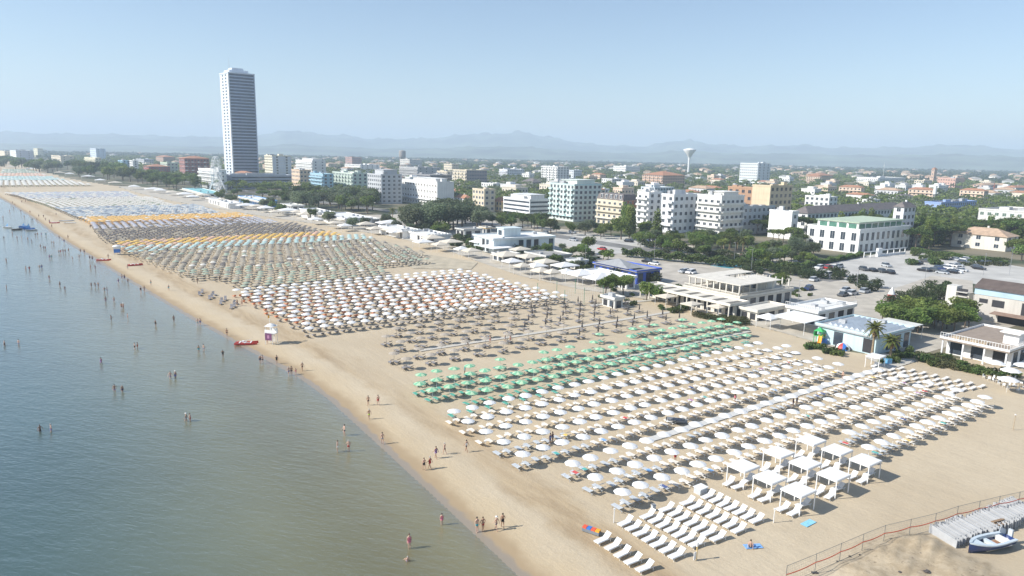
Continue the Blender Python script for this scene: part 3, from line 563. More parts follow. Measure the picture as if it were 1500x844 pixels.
# the skyscraper with its low podium
Cg, L, Wd, h, a = frame((342.5, 268), 107, 330.5, 379.5, 5)
t = empty('skyscraper', (Cg[0], Cg[1], 0), a, 'tall white skyscraper with a grey-blue painted shade side, banded floors and a stepped crown', 'skyscraper')
tw = wallm((.64, .69, .76)); MB().box(0, Wd, 0, L, 0, h).build('wall', tw, t)
fl = 35; fh = h / fl; bandm = mt('tower_glazing', (.045, .065, .12), .15, .3, .25); spm = mt('tower_spandrel_shade', (.33, .40, .52), .6, .08, .2)  # shade of the right face is painted into the blue-grey spandrels
bb = MB(); bb.box(1.0, Wd - .8, -.14, .02, fh * .36, fh * 1.0); bb = bb.mesh('window_band', [bandm])
sp = MB(); sp.box(.8, Wd - .6, -.75, -.004, -.04, fh * .35); sp = sp.mesh('balcony', [spm])
ww = MB(); ww.box(-.05, .02, -2.4, 2.4, -.2, 1.6); ww = ww.mesh('window', [glass])
for f in range(1, fl):
    z = f * fh; place('window_band', bb, t, (0, 0, z)); place('balcony', sp, t, (0, 0, z))
for f in range(1, fl):
    for y in (L * .30, L * .66): place('window', ww, t, (0, y, f * fh + 1.0))
MB().box(-.4, 0.9, -.9, .95, 0, h + 1).build('corner_pier', wallm((.74, .76, .79)), t); MB().box(Wd - .7, Wd + .3, -.9, .3, 0, h + .6).build('corner_pier', wallm((.42, .48, .58)), t)  # right pier coloured darker and bluer to carry that face's shade
b = MB(); b.box(-.5, Wd + .5, -.9, L + .5, h + .004, h + 1.4); b.box(Wd * .12, Wd * .85, L * .2, L * .85, h + 1.404, h + 4.6); b.box(Wd * .25, Wd * .7, L * .3, L * .7, h + 4.604, h + 7.2); b.build('crown', tw, t)
b = MB(); b.cyl((Wd * .3, L * .75, h + 3), (Wd * .3, L * .75, h + 19), .3, .08, 6); b.build('antenna', steel, t)
Cg, L2, W2, h2, a2 = frame((336, 274), 256, 320, 430, 5)
H('podium', 'long low grey podium building at the foot of the skyscraper', (339, 277), 258, 331, 429, (.46, .50, .56), 4, 'win', 'strip', rot=5, cat='building', units=6)

# water towers
b = P(1008, 257); hh = hgt(1008, 257, 217); t = empty('water_tower', b, 0, 'white mushroom water tower on a slim stem above the far trees', 'water tower')
m = MB(); m.lathe([(hh * .045, 0), (hh * .038, hh * .55), (hh * .05, hh * .68)], 20); m.build('stem', white, t)
m = MB(); m.lathe([(hh * .05, hh * .66), (hh * .12, hh * .78), (hh * .235, hh * .92), (hh * .235, hh * .945), (hh * .1, hh * .985), (0.01, hh)], 28); m.build('tank', white, t)
b = P(589.5, 244); hh = hgt(589.5, 244, 220); r = hh * .2; t = empty('water_tower', b, 0, 'brown concrete drum water tower on short legs', 'water tower')
conc = mt('weathered_concrete', (.30, .27, .24), .9, .15, .1); m = MB(); m.lathe([(.1, hh * .52), (r * 1.0, hh * .55), (r * 1.05, hh * .6), (r * 1.05, hh * .93), (r * .95, hh * .96), (.1, hh)], 26); m.build('tank', conc, t)
for k in range(6):
    an = k * math.pi / 3; m = MB(); m.cyl((r * .7 * math.cos(an), r * .7 * math.sin(an), 0), (r * .75 * math.cos(an), r * .75 * math.sin(an), hh * .56), r * .11, n=6); m.build('leg', conc, t)
m = MB(); m.cyl((0, 0, 0), (0, 0, hh * .54), r * .25, n=10); m.build('shaft', conc, t)

# ferris wheel seen almost edge-on
b = P(319, 283); hh = hgt(319, 283, 229); a = math.atan2(b[1], b[0]) + math.radians(-14); t = empty('ferris_wheel', b, a, 'white lattice ferris wheel seen nearly edge-on left of the skyscraper', 'ferris wheel')
R_ = hh * .46; hc = hh - R_; m = MB(); n = 28
for s in (-1.1, 1.1):
    for i in range(n):
        t0, t1 = 2 * math.pi * i / n, 2 * math.pi * (i + 1) / n
        m.bar((R_ * math.cos(t0), s, hc + R_ * math.sin(t0)), (R_ * math.cos(t1), s, hc + R_ * math.sin(t1)), .3)
        m.bar((R_ * .8 * math.cos(t0), s, hc + R_ * .8 * math.sin(t0)), (R_ * .8 * math.cos(t1), s, hc + R_ * .8 * math.sin(t1)), .2)
        if i % 2 == 0: m.bar((0, s * .6, hc), (R_ * math.cos(t0), s, hc + R_ * math.sin(t0)), .16)
for i in range(n): t0 = 2 * math.pi * i / n; m.bar((R_ * math.cos(t0), -1.1, hc + R_ * math.sin(t0)), (R_ * math.cos(t0), 1.1, hc + R_ * math.sin(t0)), .18)
m.build('wheel', white, t)
for s in (-1, 1):
    for q in (-1, 1): MB().bar((q * 2.5, s * hh * .24, 0), (0, s * 1.7, hc), .55).build('leg', white, t)
for i in range(0, n, 2):
    t0 = 2 * math.pi * i / n; c = (R_ * math.cos(t0), 0, hc + R_ * math.sin(t0) - 1.2); m = MB(); m.box(c[0] - .7, c[0] + .7, -.8, .8, c[2] - .8, c[2] + .3, 0); m.add([(c[0] - .9, -1, c[2] + .8), (c[0] + .9, -1, c[2] + .8), (c[0] + .9, 1, c[2] + .8), (c[0] - .9, 1, c[2] + .8), (c[0], 0, c[2] + 1.3)], [(0, 1, 4), (1, 2, 4), (2, 3, 4), (3, 0, 4), (3, 2, 1, 0)], 0)
    m.build('gondola', white, t)
MB().box(-7, 7, -5, 5, 0, 1.2).build('base', white, t)
# radio masts
for (x, y, yt, c, lb) in ((1066, 262, 238, 'white', 'thin white mast beyond the pines right of the terracotta house'), (1453, 296, 268, 'red', 'red lattice mast rising from the pines at right'), (1367, 300, 272, 'white', 'white water tank on a pole among the pines')):
    if lb.startswith('thin'): x = 1293
    b = P(x, y); hh = hgt(x, y, yt); t = empty('mast', b, 0, lb, 'mast'); mm = white if c == 'white' else mt('mast_red', (.45, .12, .08), .6)
    m = MB(); [m.cyl((q * .5, w * .5, 0), (q * .2, w * .2, hh), .09, .05, 5) for q in (-1, 1) for w in (-1, 1)]; [m.bar((-.5 + .3 * k / 8, -.5 + .3 * k / 8, hh * k / 9), (.5 - .3 * k / 8, .5 - .3 * k / 8, hh * (k + 1) / 9), .08) for k in range(9)]; m.build('frame', mm, t)
    m = MB(); 
    if 'tank' in lb: m.cyl((0, 0, hh * .55), (0, 0, hh), 1.6, n=14)
    else: m.cyl((0, 0, hh * .8), (0, 0, hh * .83), .9, n=8)
    m.build('tank' if 'tank' in lb else 'antenna', mm, t)
# ------------------------------------------------------------------ beach clubs along the back of the sand
cream = wallm((.70, .66, .58)); bluewall = mt('cobalt_wall', (.06, .12, .48), .7, .08, .3); tealw = wallm((.52, .66, .70)); canvas = mt('cream_canvas', (.70, .64, .54), .9, .08, .5, trans=.15); pergm = mt('pergola_slats', (.66, .62, .54), .8, .1, .6)
def pavilion(label, px, yt, xl, xr, wall=white, roof=None, rot=0.0, posts=True, open_sea=True, rail=False, awning=0.0, awn=None, name='beach_pavilion', scallop=False, units=1, back=False, winp=1.0):
    Cg, L, Wd, h, a = frame(px, yt, xl, xr, rot); L, Wd = max(L, 3), max(Wd, 3); h = max(h, 2.6)
    t = empty(name, (Cg[0], Cg[1], 0), a, label, 'pavilion'); rm = roof or wall; rr = random.Random(int(px[0]))
    b = MB(); w0 = min(2.2, Wd * .3) if open_sea else 0
    b.box(w0, Wd, 0.0, L, -.2, h - .3); b.build('wall', wall, t)
    b = MB(); b.box(-.5, Wd + .4, -.4, L + .4, h - .296, h); b.build('roof', rm, t)
    f = MB(); f.box(-.52, -.40, -.42, L + .42, h + .003, h + .45); f.box(-.4, Wd + .42, -.42, -.30, h + .003, h + .45); f.box(Wd + .3, Wd + .42, -.3, L + .42, h + .003, h + .45); f.box(-.4, Wd + .3, L + .3, L + .42, h + .003, h + .45); f.build('parapet', wall, t)
    n = max(2, int(L / 3.2))
    for k in range(n + 1):
        if posts and open_sea: MB().box(-.3, -.05, k * (L - .3) / n, k * (L - .3) / n + .28, -.2, h - .3).build('post', wall, t)
        if k < n and rr.random() < winp:
            y0, y1 = (k + .18) * L / n, (k + .82) * L / n
            MB().box(w0 - .05, w0 + .02, y0, y1, .25, h - .75).build('window', [glass if rr.random() < .6 else dark], t)
    n = max(1, int(Wd / 3.4))
    for k in range(n):
        if rr.random() > winp: continue
        x0, x1 = w0 + (k + .2) * (Wd - w0) / n, w0 + (k + .8) * (Wd - w0) / n
        MB().box(x0, x1, -.05, .02, .5 if rr.random() < .6 else .05, h - .7).build('window', [glass if rr.random() < .6 else dark], t)
    if rail:
        for y0, y1, x0, x1 in ((-.4, L + .4, -.45, -.38), (-.4, -.33, -.3, Wd)):
            m = MB(); m.box(x0, x1, y0, y1, h + 1.25, h + 1.33); nn = int(max(y1 - y0, x1 - x0) / .5)
            for i in range(nn + 1): xx, yy = x0 + (x1 - x0 - .06) * i / nn, y0 + (y1 - y0 - .06) * i / nn; m.box(xx, xx + .06, yy, yy + .06, h + .455, h + 1.25)
            m.build('railing', white, t)
    if awning:
        m = MB(); m.slab([(-awning, 0, h - .75), (-.55, 0, h - .32), (-.55, L, h - .32), (-awning, L, h - .75)], .05); m.build('awning', awn or whitefab, t)
        for k in range(max(2, int(L / 4)) + 1): y = .1 + k * (L - .3) / max(2, int(L / 4)); m = MB(); m.cyl((-awning + .1, y, -.1), (-awning + .1, y, h - .76), .06, n=6); m.build('post', white, t)
    if scallop:
        for (ax, ln) in (('y', L), ('x', Wd)):
            m = MB(); k_ = max(3, int(ln / 1.6))
            for i in range(k_):
                c = (i + .5) * ln / k_; pts = [(c - ln / k_ * .45, h + .46), (c + ln / k_ * .45, h + .46), (c + ln / k_ * .3, h + .85), (c, h + 1.05), (c - ln / k_ * .3, h + .85)]
                m.slab([(-.44, p, q) for p, q in pts] if ax == 'y' else [(p, -.36, q) for p, q in pts], 0); 
            # the thin wavy crest gets its thickness by a second skin behind it
            m.v = [tuple(p) for p in m.v]; m.build('crest', wall, t)
    for k in range(units):
        x, y = rr.uniform(w0 + .5, max(w0 + .6, Wd - 2)), rr.uniform(.5, max(.6, L - 2)); m = MB(); m.box(x, x + rr.uniform(.8, 1.6), y, y + rr.uniform(.8, 1.8), h + .004, h + rr.uniform(.6, 1.3)); m.build('rooftop_unit', unitm, t)
    return t, L, Wd, h
def marquee(label, px, w, d, h, mat=None, rot=0.0, peak=.9, name='shade_tent', flat=False, sides=False):
    Cg = P(*px); a = ANG_V + math.radians(rot); t = empty(name, (Cg[0], Cg[1], 0), a, label, 'tent'); m = MB()
    if flat: m.slab([(0, 0, h), (w, 0, h + .15), (w, d, h + .15), (0, d, h)], .08)
    else:
        m.add([(-.1, -.1, h), (w + .1, -.1, h), (w + .1, d + .1, h), (-.1, d + .1, h), (w / 2, d / 2, h + peak), (-.1, -.1, h - .3), (w + .1, -.1, h - .3), (w + .1, d + .1, h - .3), (-.1, d + .1, h - .3)], [(0, 1, 4), (1, 2, 4), (2, 3, 4), (3, 0, 4), (5, 6, 1, 0), (6, 7, 2, 1), (7, 8, 3, 2), (8, 5, 0, 3)])
    m.build('canopy', mat or whitefab, t)
    for x, y in ((.05, .05), (w - .05, .05), (w - .05, d - .05), (.05, d - .05)): MB().cyl((x, y, -.1), (x, y, h - .02), .05, n=6).build('post', white, t)
    FOOT.append((Cg[:2], np.array([math.cos(a), math.sin(a)]), np.array([-math.sin(a), math.cos(a)]), w, d)); return t

# right restaurant with the roof terrace
t, L, Wd, h = pavilion('white glazed beach restaurant with a railed roof terrace and planters, by the right edge', (1473, 541), 515, 1378, 1530, white, mt('terrace_boards', (.30, .24, .19), .9, .12, .8), posts=True, rail=True, name='beach_restaurant', units=0)
for k in range(4): m = MB(); m.box(1, 2.4, L * .35 + k * 1.7, L * .35 + 1.5 + k * 1.7, h + .01, h + .5); m.build('planter', wood, t)
m = MB(); m.box(6.5, 9, .6, L * .28, h + .004, h + 2.4); m.box(5.6, 9.4, .2, L * .32, h + 2.404, h + 2.6); m.build('roof_bar', white, t)
# unfinished house with the brown roof and blue band
Cg, L, Wd, h, a = frame((1560, 490), 428, 1423, 1640, 0); t = empty('weathered_house', (Cg[0], Cg[1], 0), a, 'weathered two-storey house with brown roof, pale blue band and dark openings, at right edge', 'house')
wh = wallm((.55, .52, .47)); hh = 9.0; MB().box(0, 9, 0, L, -.2, hh * .72).build('wall', wh, t); MB().box(-.12, 9.1, -.12, L + .12, hh * .722, hh * .9).build('fascia', mt('faded_blue', (.42, .56, .66), .8, .1, .4), t)
m = MB(); m.add([(-.5, -.5, hh * .9 + .01), (9.5, -.5, hh * .9 + .01), (9.5, L + .5, hh * .9 + .01), (-.5, L + .5, hh * .9 + .01), (4.5, -.5, hh * 1.13), (4.5, L + .5, hh * 1.13)], [(0, 4, 5, 3), (1, 2, 5, 4), (0, 1, 4), (3, 5, 2), (3, 2, 1, 0)]); m.build('roof', mt('dark_brown_roof', (.11, .085, .075), .9, .2, .6), t)
for y0, y1, z0, z1 in ((L - 7.0, L - 4.2, 3.8, 5.6), (L - 14, L - 10.8, 2.8, 5.9), (L - 3.2, L - 1.2, 4.4, 5.5), (L - 24, L - 19, 2.9, 5.9)): MB().box(-.04, .02, y0, y1, z0, z1).build('window', dark, t)
m = MB(); m.slab([(-3.0, L - 22, 2.5), (-.02, L - 22, 2.75), (-.02, L - 5, 2.75), (-3.0, L - 5, 2.5)], .15); m.build('porch_roof', mt('rusty_sheet', (.25, .17, .13), .9, .2, .6), t)
MB().box(-.06, .02, L - 21, L - 6, .1, 2.4).build('window', dark, t)
Cg, L, Wd, h, a = frame((1414, 462), 404, 1382, 1424, 0); t = empty('ruined_facade', (Cg[0], Cg[1], 0), a, 'derelict white concrete stair block with open shelves and coloured doors, beside the brown-roofed house', 'building')
hh = 7.4; MB().box(0, 3.5, L * .55, L, -.2, hh).build('wall', wallm((.62, .60, .55)), t); m = MB(); m.box(.6, 3.4, 0, L * .55 - .004, -.2, hh * .8); m.build('wall', wallm((.56, .53, .46)), t)
for k, z in enumerate((2.4, 3.7, 5.0, 6.2)): MB().box(.5 + .01 * k, .62, .4, L * .5, z, z + .75).build('opening', dark, t); MB().box(-.3, .59, .2, L * .53, z - .25, z - .1).build('ledge', wallm((.62, .60, .55)), t)
for k, c in enumerate(((.02, .35, .55), (.60, .45, .05), (.04, .36, .60))): MB().box(-.05 + (.59 if k else 0), .02 + (.59 if k else 0), (.7, .12, .3)[k] * L, (.82, .24, .42)[k] * L, .1, 1.5).build('door', mt('door_paint_%d' % k, c, .6), t)
# long pale blue building behind the two palms
t, L, Wd, h = pavilion('low pale blue beach building with toothed roof edge, behind the two palms', (1281, 521), 494, 1196, 1332, tealw, mt('roof_felt_grey', (.40, .41, .42), .9, .12, .4), open_sea=False, name='beach_building', units=4, winp=.4)
for k in range(9): m = MB(); y = 1 + k * (L - 2) / 9; m.add([(2, y, h + .005), (Wd - .5, y, h + .005), (Wd - .5, y + 1.1, h + .005), (2, y + 1.1, h + .005), (2, y + .55, h + .55), (Wd - .5, y + .55, h + .55)], [(0, 1, 5, 4), (1, 2, 5), (2, 3, 4, 5), (3, 0, 4), (3, 2, 1, 0)]); m.build('skylight', wallm((.55, .60, .64)), t)
marquee('large pale flat shade roof between the blue building and green trees', (1318, 506), 10, 8, 3.4, mt('pale_sheet', (.62, .62, .58), .8, .1, .5), flat=True, name='shade_roof')
# white awning club
pavilion('white two-level beach club with flat terrace roof and railing, left of the pale blue building', (1196, 478), 458, 1152, 1250, white, mt('white_membrane', (.66, .66, .63), .9, .1, .4), open_sea=False, rail=True, name='beach_club', units=5)
marquee('big white canvas shade roof on posts in front of the two-level club', (1177, 492), 9.5, 9, 3.0, whitefab, flat=True)
marquee('small white canvas shade left of the big one', (1128, 484), 4, 4, 2.7, whitefab)
# the pergola club on two levels
t, L, Wd, h = pavilion('long cream beach club with balustraded terrace and pergola roof on a second level', (1082, 456), 436, 1003, 1158, cream, mt('club_terrace', (.58, .54, .47), .9, .1, .5), open_sea=False, name='beach_club', units=0)
m = MB(); 
for k in range(9):
    for w in range(4): m.box(.5 + w * (Wd - 1.2) / 3, .8 + w * (Wd - 1.2) / 3, .6 + k * (L - 1.6) / 8, .9 + k * (L - 1.6) / 8, h + .004, h + 3.0)
    if k == 8: break
m.build('pergola_post', cream, t)
m = MB(); m.box(.2, Wd * .42, .2, L - .3, h + 3.003, h + 3.2); m.box(Wd * .42 + .01, Wd * .8, .2, L * .35, h + 3.003, h + 3.2); m.box(Wd * .42 + .01, Wd - .3, L * .7, L - .3, h + 3.003, h + 3.2); m.build('pergola_roof', pergm, t)
m = MB(); m.box(Wd * .55, Wd * .9, L * .2, L * .6, h + .004, h + 2.8); m.build('upper_room', cream, t); MB().box(Wd * .55 - .05, Wd * .55 + .02, L * .22, L * .58, h + .5, h + 2.4).build('window', glass, t)
def balustrade(x0, y0, x1, y1):
    m = MB(); L_ = math.hypot(x1 - x0, y1 - y0); n = int(L_ / .45); m.bar((x0, y0, h + 1.05), (x1, y1, h + 1.05), .16)
    for i in range(n + 1): f = i / n; m.cyl((x0 + (x1 - x0) * f, y0 + (y1 - y0) * f, h + .45), (x0 + (x1 - x0) * f, y0 + (y1 - y0) * f, h + 1.0), .075, n=5)
    m.build('balustrade', cream, t)
balustrade(-.45, 0, -.45, L); balustrade(0, -.36, Wd, -.36)
t, L, Wd, h = pavilion('low slatted pergola terrace with cream beams in front of the two-level pergola club', (1068, 466), 447, 938, 1092, cream, pergm, open_sea=True, name='pergola_terrace', units=0)
for k in range(7): m = MB(); m.box(.4, Wd - .4, (k + .2) * L / 7, (k + .55) * L / 7, h + .004, h + .06); m.build('skylight', mt('roof_slot', (.16, .15, .13), .9), t)
for lb, px, w in (('cream square shade in front of the pergola terrace', (1012, 462), 4.5), ('cream flat shade by the dune shrubs near the green parasols', (1052, 466), 4.5), ('cream shade tent at the left end of the pergola terrace', (975, 450), 5)): marquee(lb, px, w, w * .8, 2.6, canvas, peak=.5)
pavilion('white low wall building with arched crest between the pergola club and the awning club', (1108, 471), 457, 1084, 1150, cream, None, open_sea=False, name='service_building', units=0, scallop=False)
# cobalt blue club
t, L, Wd, h = pavilion('cobalt blue beach club building with grey pyramid roof', (932, 417), 398, 870, 966, bluewall, roofgravel, open_sea=False, name='beach_club', units=0)
m = MB(); m.add([(-1, L * .15, h + .46), (Wd * .55, L * .15, h + .46), (Wd * .55, L * .95, h + .46), (-1, L * .95, h + .46), (Wd * .25, L * .55, h + 2.6)], [(0, 1, 4), (1, 2, 4), (2, 3, 4), (3, 0, 4), (3, 2, 1, 0)]); m.build('pyramid_roof', mt('grey_sheet', (.30, .31, .32), .7, .1, .6), t)
m = MB(); [m.box(Wd * .5 + k * .35, Wd * .5 + k * .35 + .34, -1.0, -.45, 0, .3 + k * .35) for k in range(7)]; m.build('stair', white, t)
pavilion('white canvas-roofed bar in front of the cobalt blue club', (912, 425), 408, 858, 930, whitefab, whitefab, name='beach_bar', units=0)
pavilion('low blue-fronted hut left of the grey pyramid roof', (880, 412), 402, 860, 888, bluewall, roofgravel, open_sea=False, name='beach_hut', units=1)
TENTS = [((796, 398), 7, 6, 'canvas'), ((770, 390), 8, 7, 'canvas'), ((736, 388), 9, 8, 'canvas'), ((822, 404), 8, 6, 'w'), ((846, 418), 9, 7, 'w'), ((828, 414), 5, 5, 'w'), ((872, 424), 10, 6, 'w'), ((790, 412), 5, 5, 'canvas'), ((756, 378), 8, 5, 'canvas'), ((718, 372), 9, 4, 'w'),
    ((700, 366), 12, 7, 'w'), ((655, 366), 8, 7, 'canvas'), ((626, 360), 9, 7, 'canvas'), ((600, 350), 8, 6, 'canvas'), ((560, 336), 14, 9, 'w'), ((528, 338), 9, 6, 'canvas'), ((470, 324), 10, 8, 'w'), ((440, 322), 9, 7, 'canvas'), ((412, 316), 12, 9, 'w'), ((382, 312), 9, 8, 'w'), ((350, 308), 12, 8, 'w'), ((318, 300), 9, 8, 'canvas'),
    ((290, 292), 10, 9, 'canvas'), ((262, 290), 12, 9, 'w'), ((214, 282), 14, 9, 'w'), ((160, 272), 12, 9, 'canvas'), ((120, 262), 14, 9, 'w'), ((80, 256), 12, 9, 'canvas'), ((38, 250), 14, 9, 'w'), ((96, 258), 10, 9, 'w'), ((10, 247), 12, 9, 'canvas'), ((190, 278), 9, 8, 'w'), ((484, 336), 8, 6, 'canvas'), ((500, 340), 6, 5, 'w'), ((456, 330), 7, 6, 'w'), ((430, 318), 8, 6, 'canvas'), ((398, 318), 8, 6, 'canvas'), ((544, 345), 7, 6, 'canvas'), ((574, 350), 8, 6, 'w'), ((614, 366), 7, 6, 'w'), ((640, 370), 6, 5, 'canvas'), ((370, 309), 8, 7, 'canvas'), ((336, 303), 8, 7, 'w'), ((304, 297), 9, 7, 'canvas'), ((276, 294), 8, 7, 'w'), ((246, 287), 9, 8, 'canvas'), ((228, 284), 9, 8, 'w'), ((140, 268), 10, 9, 'w'), ((746, 397), 6, 5, 'w'), ((762, 404), 5, 4, 'canvas'), ((782, 404), 6, 5, 'w'), ((806, 414), 5, 4, 'canvas'), ((686, 380), 6, 5, 'canvas'), ((672, 377), 5, 4, 'w')]
NEARBY = ['beside the round pine', 'behind the white and orange parasols', 'next to the vacant sand plot', 'by the cobalt blue club', 'along the boardwalk', 'by the volleyball net', 'below the tamarisk clump', 'below the shore pines', 'near the ferris wheel', 'at the far shore']
for i, (px, w, d, k) in enumerate(TENTS):
    zone = 3 if px[0] > 820 else 1 if px[0] > 690 else 2 if px[0] > 590 else 6 if px[0] > 500 else 7 if px[0] > 360 else 8 if px[0] > 250 else 9
    marquee('%s shade tent %s, %s tent from the right' % ('white' if k == 'w' else 'cream', NEARBY[zone], nth(i + 1)), px, w, d, 3.0, whitefab if k == 'w' else canvas, peak=1.1 if w < 9 else 1.4)
# white flat-roofed clubs further along
t, L, Wd, h = pavilion('big white and pale blue beach club with long window band and dark glass', (723, 372), 351, 694, 812, wallm((.60, .68, .70)), mt('white_roofing', (.70, .70, .68), .9, .1, .3), rot=-6, open_sea=False, name='beach_club', units=6, winp=.45)
m = MB(); m.box(8, 16, 6, 12, h + .005, h + 3.4); m.box(7.5, 16.5, 5.5, 12.5, h + 3.404, h + 3.7); m.build('upper_room', wallm((.62, .70, .72)), t); MB().box(7.93, 8.02, 8, 11, h + .5, h + 2.6).build('window', glass, t)
marquee('large sloping white sail roof in front of the big pale blue club', (722, 376), 10, 13, 3.0, whitefab, flat=True)
CL = [('white beach club with scalloped wall below the tamarisk clump', (590, 350), 336, 556, 616, True), ('white beach club with wavy parapet near the palms', (626, 356), 343, 596, 660, True), ('white club building with flat roof below the shore pines', (506, 332), 318, 470, 545, False), ('white club building with a small roof cabin', (466, 324), 309, 440, 490, False),
    ('pale blue and white beach club with cobalt fascia near the ferris wheel', (384, 304), 292, 350, 406, False), ('white beach club with flat roof left of the blue-fascia club', (336, 306), 296, 306, 352, False), ('turquoise-roofed club hall below the dark red villa', (300, 289), 282, 268, 330, False),
]
for i, (lb, px, yt, xl, xr, sc) in enumerate(CL): pavilion(lb, px, yt + 3, xl, xr, white if i not in (4, 7) else (wallm((.10, .30, .62)) if i == 4 else cream), mt('turquoise_roof', (.22, .48, .50), .7) if i == 6 else (mt('white_roofing') if 0 else MT['white_roofing']), open_sea=False, name='beach_club', scallop=sc, units=5, winp=.35, awning=3.0 if i % 2 == 0 else 0, awn=canvas)
HUTS = [((736, 384), 374, 722, 760, 'grey-roofed white hut behind the cream tents'), ((800, 388), 376, 770, 836, 'long grey-roofed service hut behind the cream tents'), ((842, 394), 384, 826, 860, 'small white kiosk left of the cobalt club'), ((768, 368), 360, 740, 800, 'long low white store behind the big sail roof'), ((680, 350), 337, 668, 706, 'grey flat-roofed store with white end wall behind the tents'),
        ((712, 345), 334, 703, 718, 'small yellow-roofed kiosk on the club roof line'), ((900, 452), 438, 882, 912, 'beige changing-cabin block by the volleyball net'), ((536, 330), 322, 520, 556, 'white hut row below the palms'), ((428, 309), 302, 412, 446, 'white kiosk in front of the shore pines'), ((1285, 548), 541, 1283, 1286, '')]
for px, yt, xl, xr, lb in HUTS[:-1]: pavilion(lb, px, yt, xl, xr, wallm((.66, .66, .63)), roofgravel if 'grey' in lb else (mt('ochre_roof', (.58, .36, .08), .8) if 'yellow' in lb else None), open_sea=False, name='beach_hut', units=1)
# ------------------------------------------------------------------ vegetation
def leafmat(key, c0, c1, c2=None, trans=.45):
    m = bpy.data.materials.new(key); m.use_nodes = True; t = m.node_tree; L = t.links.new; b = t.nodes['Principled BSDF']; b.inputs['Roughness'].default_value = .65; b.inputs['Specular IOR Level'].default_value = .25
    tc = N(t, 'ShaderNodeTexCoord'); no = N(t, 'ShaderNodeTexNoise'); no.inputs['Scale'].default_value = .55; no.inputs['Detail'].default_value = 5; L(tc.outputs['Object'], no.inputs['Vector'])
    cr = N(t, 'ShaderNodeValToRGB'); L(no.outputs[0], cr.inputs[0]); e = cr.color_ramp.elements; e[0].position = .36; e[1].position = .66; e[0].color = c0 + (1,); e[1].color = c1 + (1,)
    if c2: q = e.new(.70); q.color = c2 + (1,)
    oi = N(t, 'ShaderNodeObjectInfo'); hs = N(t, 'ShaderNodeHueSaturation'); mr = N(t, 'ShaderNodeMapRange'); mr.inputs[3].default_value = .475; mr.inputs[4].default_value = .515; L(oi.outputs['Random'], mr.inputs[0]); L(mr.outputs[0], hs.inputs['Hue'])
    m2 = N(t, 'ShaderNodeMapRange'); m2.inputs[3].default_value = .75; m2.inputs[4].default_value = 1.3; mu = N(t, 'ShaderNodeMath', operation='FRACT'); m3 = N(t, 'ShaderNodeMath', operation='MULTIPLY'); m3.inputs[1].default_value = 7.3; L(oi.outputs['Random'], m3.inputs[0]); L(m3.outputs[0], mu.inputs[0]); L(mu.outputs[0], m2.inputs[0]); L(m2.outputs[0], hs.inputs['Value'])
    L(cr.outputs[0], hs.inputs['Color']); L(hs.outputs[0], b.inputs['Base Color'])
    tr = N(t, 'ShaderNodeBsdfTranslucent'); L(hs.outputs[0], tr.inputs[0]); mx = N(t, 'ShaderNodeMixShader'); mx.inputs[0].default_value = trans; L(b.outputs[0], mx.inputs[1]); L(tr.outputs[0], mx.inputs[2]); L(mx.outputs[0], t.nodes['Material Output'].inputs[0]); return m
leaf = leafmat('broad_leaves', (.10, .165, .035), (.24, .31, .085)); pineleaf = leafmat('pine_needles', (.075, .13, .035), (.185, .245, .07)); greyleaf = leafmat('tamarisk_sprays', (.10, .135, .07), (.21, .25, .15)); palmleaf = leafmat('palm_fronds', (.06, .09, .02), (.16, .17, .05))
bushleaf = leafmat('shrub_leaves', (.07, .125, .035), (.19, .245, .08)); pinkleaf = leafmat('oleander_leaves', (.055, .09, .035), (.11, .14, .06), (.42, .17, .18)); dryleaf = leafmat('dune_scrub', (.07, .09, .03), (.17, .17, .08))
bark = mt('bark', (.13, .10, .075), .95, .25, 2); palmbark = mt('palm_trunk', (.26, .20, .13), .95, .3, 3)
def quads(cen, nrm_seed, size, rs, droop=0.0):
    n = len(cen); nm = rs.normal(size=(n, 3)); nm[:, 2] = np.abs(nm[:, 2]) + .7; nm[:, 0] -= .35; a = np.cross(nm, rs.normal(size=(n, 3))); a /= np.linalg.norm(a, axis=1)[:, None] + 1e-9; a[:, 2] -= droop * .25; b = np.cross(nm, a); b /= np.linalg.norm(b, axis=1)[:, None] + 1e-9
    s = size * rs.uniform(.6, 1.3, (n, 1)); a *= s; b *= s * .7
    return np.stack([cen - a - b, cen + a - b * .6, cen + a * .7 + b, cen - a * .6 + b], 1).reshape(-1, 3)
def crown_mesh(name, mat, lobes, n, size, seed, droop=0.0):
    rs = np.random.RandomState(seed); P_ = []
    w = np.array([l[3] * l[4] * l[3] for l in lobes]); w = w / w.sum()
    for (x, y, z, r, rz), q in zip(lobes, w):
        k = max(6, int(n * q)); d = rs.normal(size=(k, 3)); d /= np.linalg.norm(d, axis=1)[:, None]; rad = rs.uniform(.45, 1.08, (k, 1)) ** .6
        P_.append(d * rad * [r, r, rz] + [x, y, z])
    V = quads(np.concatenate(P_), 0, size, rs, droop); return np_mesh(name, V, np.arange(len(V)).reshape(-1, 4), mat)
def lobes_ball(r, h, k, seed, flat=.75):
    q = random.Random(seed); out = [(0, 0, h, r * .62, r * .62 * flat)]
    for i in range(k): a = i * 2.4 + q.uniform(-.4, .4); d = r * q.uniform(.35, .72); s = r * q.uniform(.32, .52); out.append((d * math.cos(a), d * math.sin(a), h + r * q.uniform(-.42, .5) * flat, s, s * flat))
    return out
def lobes_umbrella(r, h, k, seed):
    q = random.Random(seed); out = []
    for i in range(k): a = i * 2.4; d = r * math.sqrt((i + .5) / k) * .85; s = r * q.uniform(.24, .36); out.append((d * math.cos(a), d * math.sin(a), h - d * .12 + q.uniform(-.2, .25), s, s * .62))
    return out
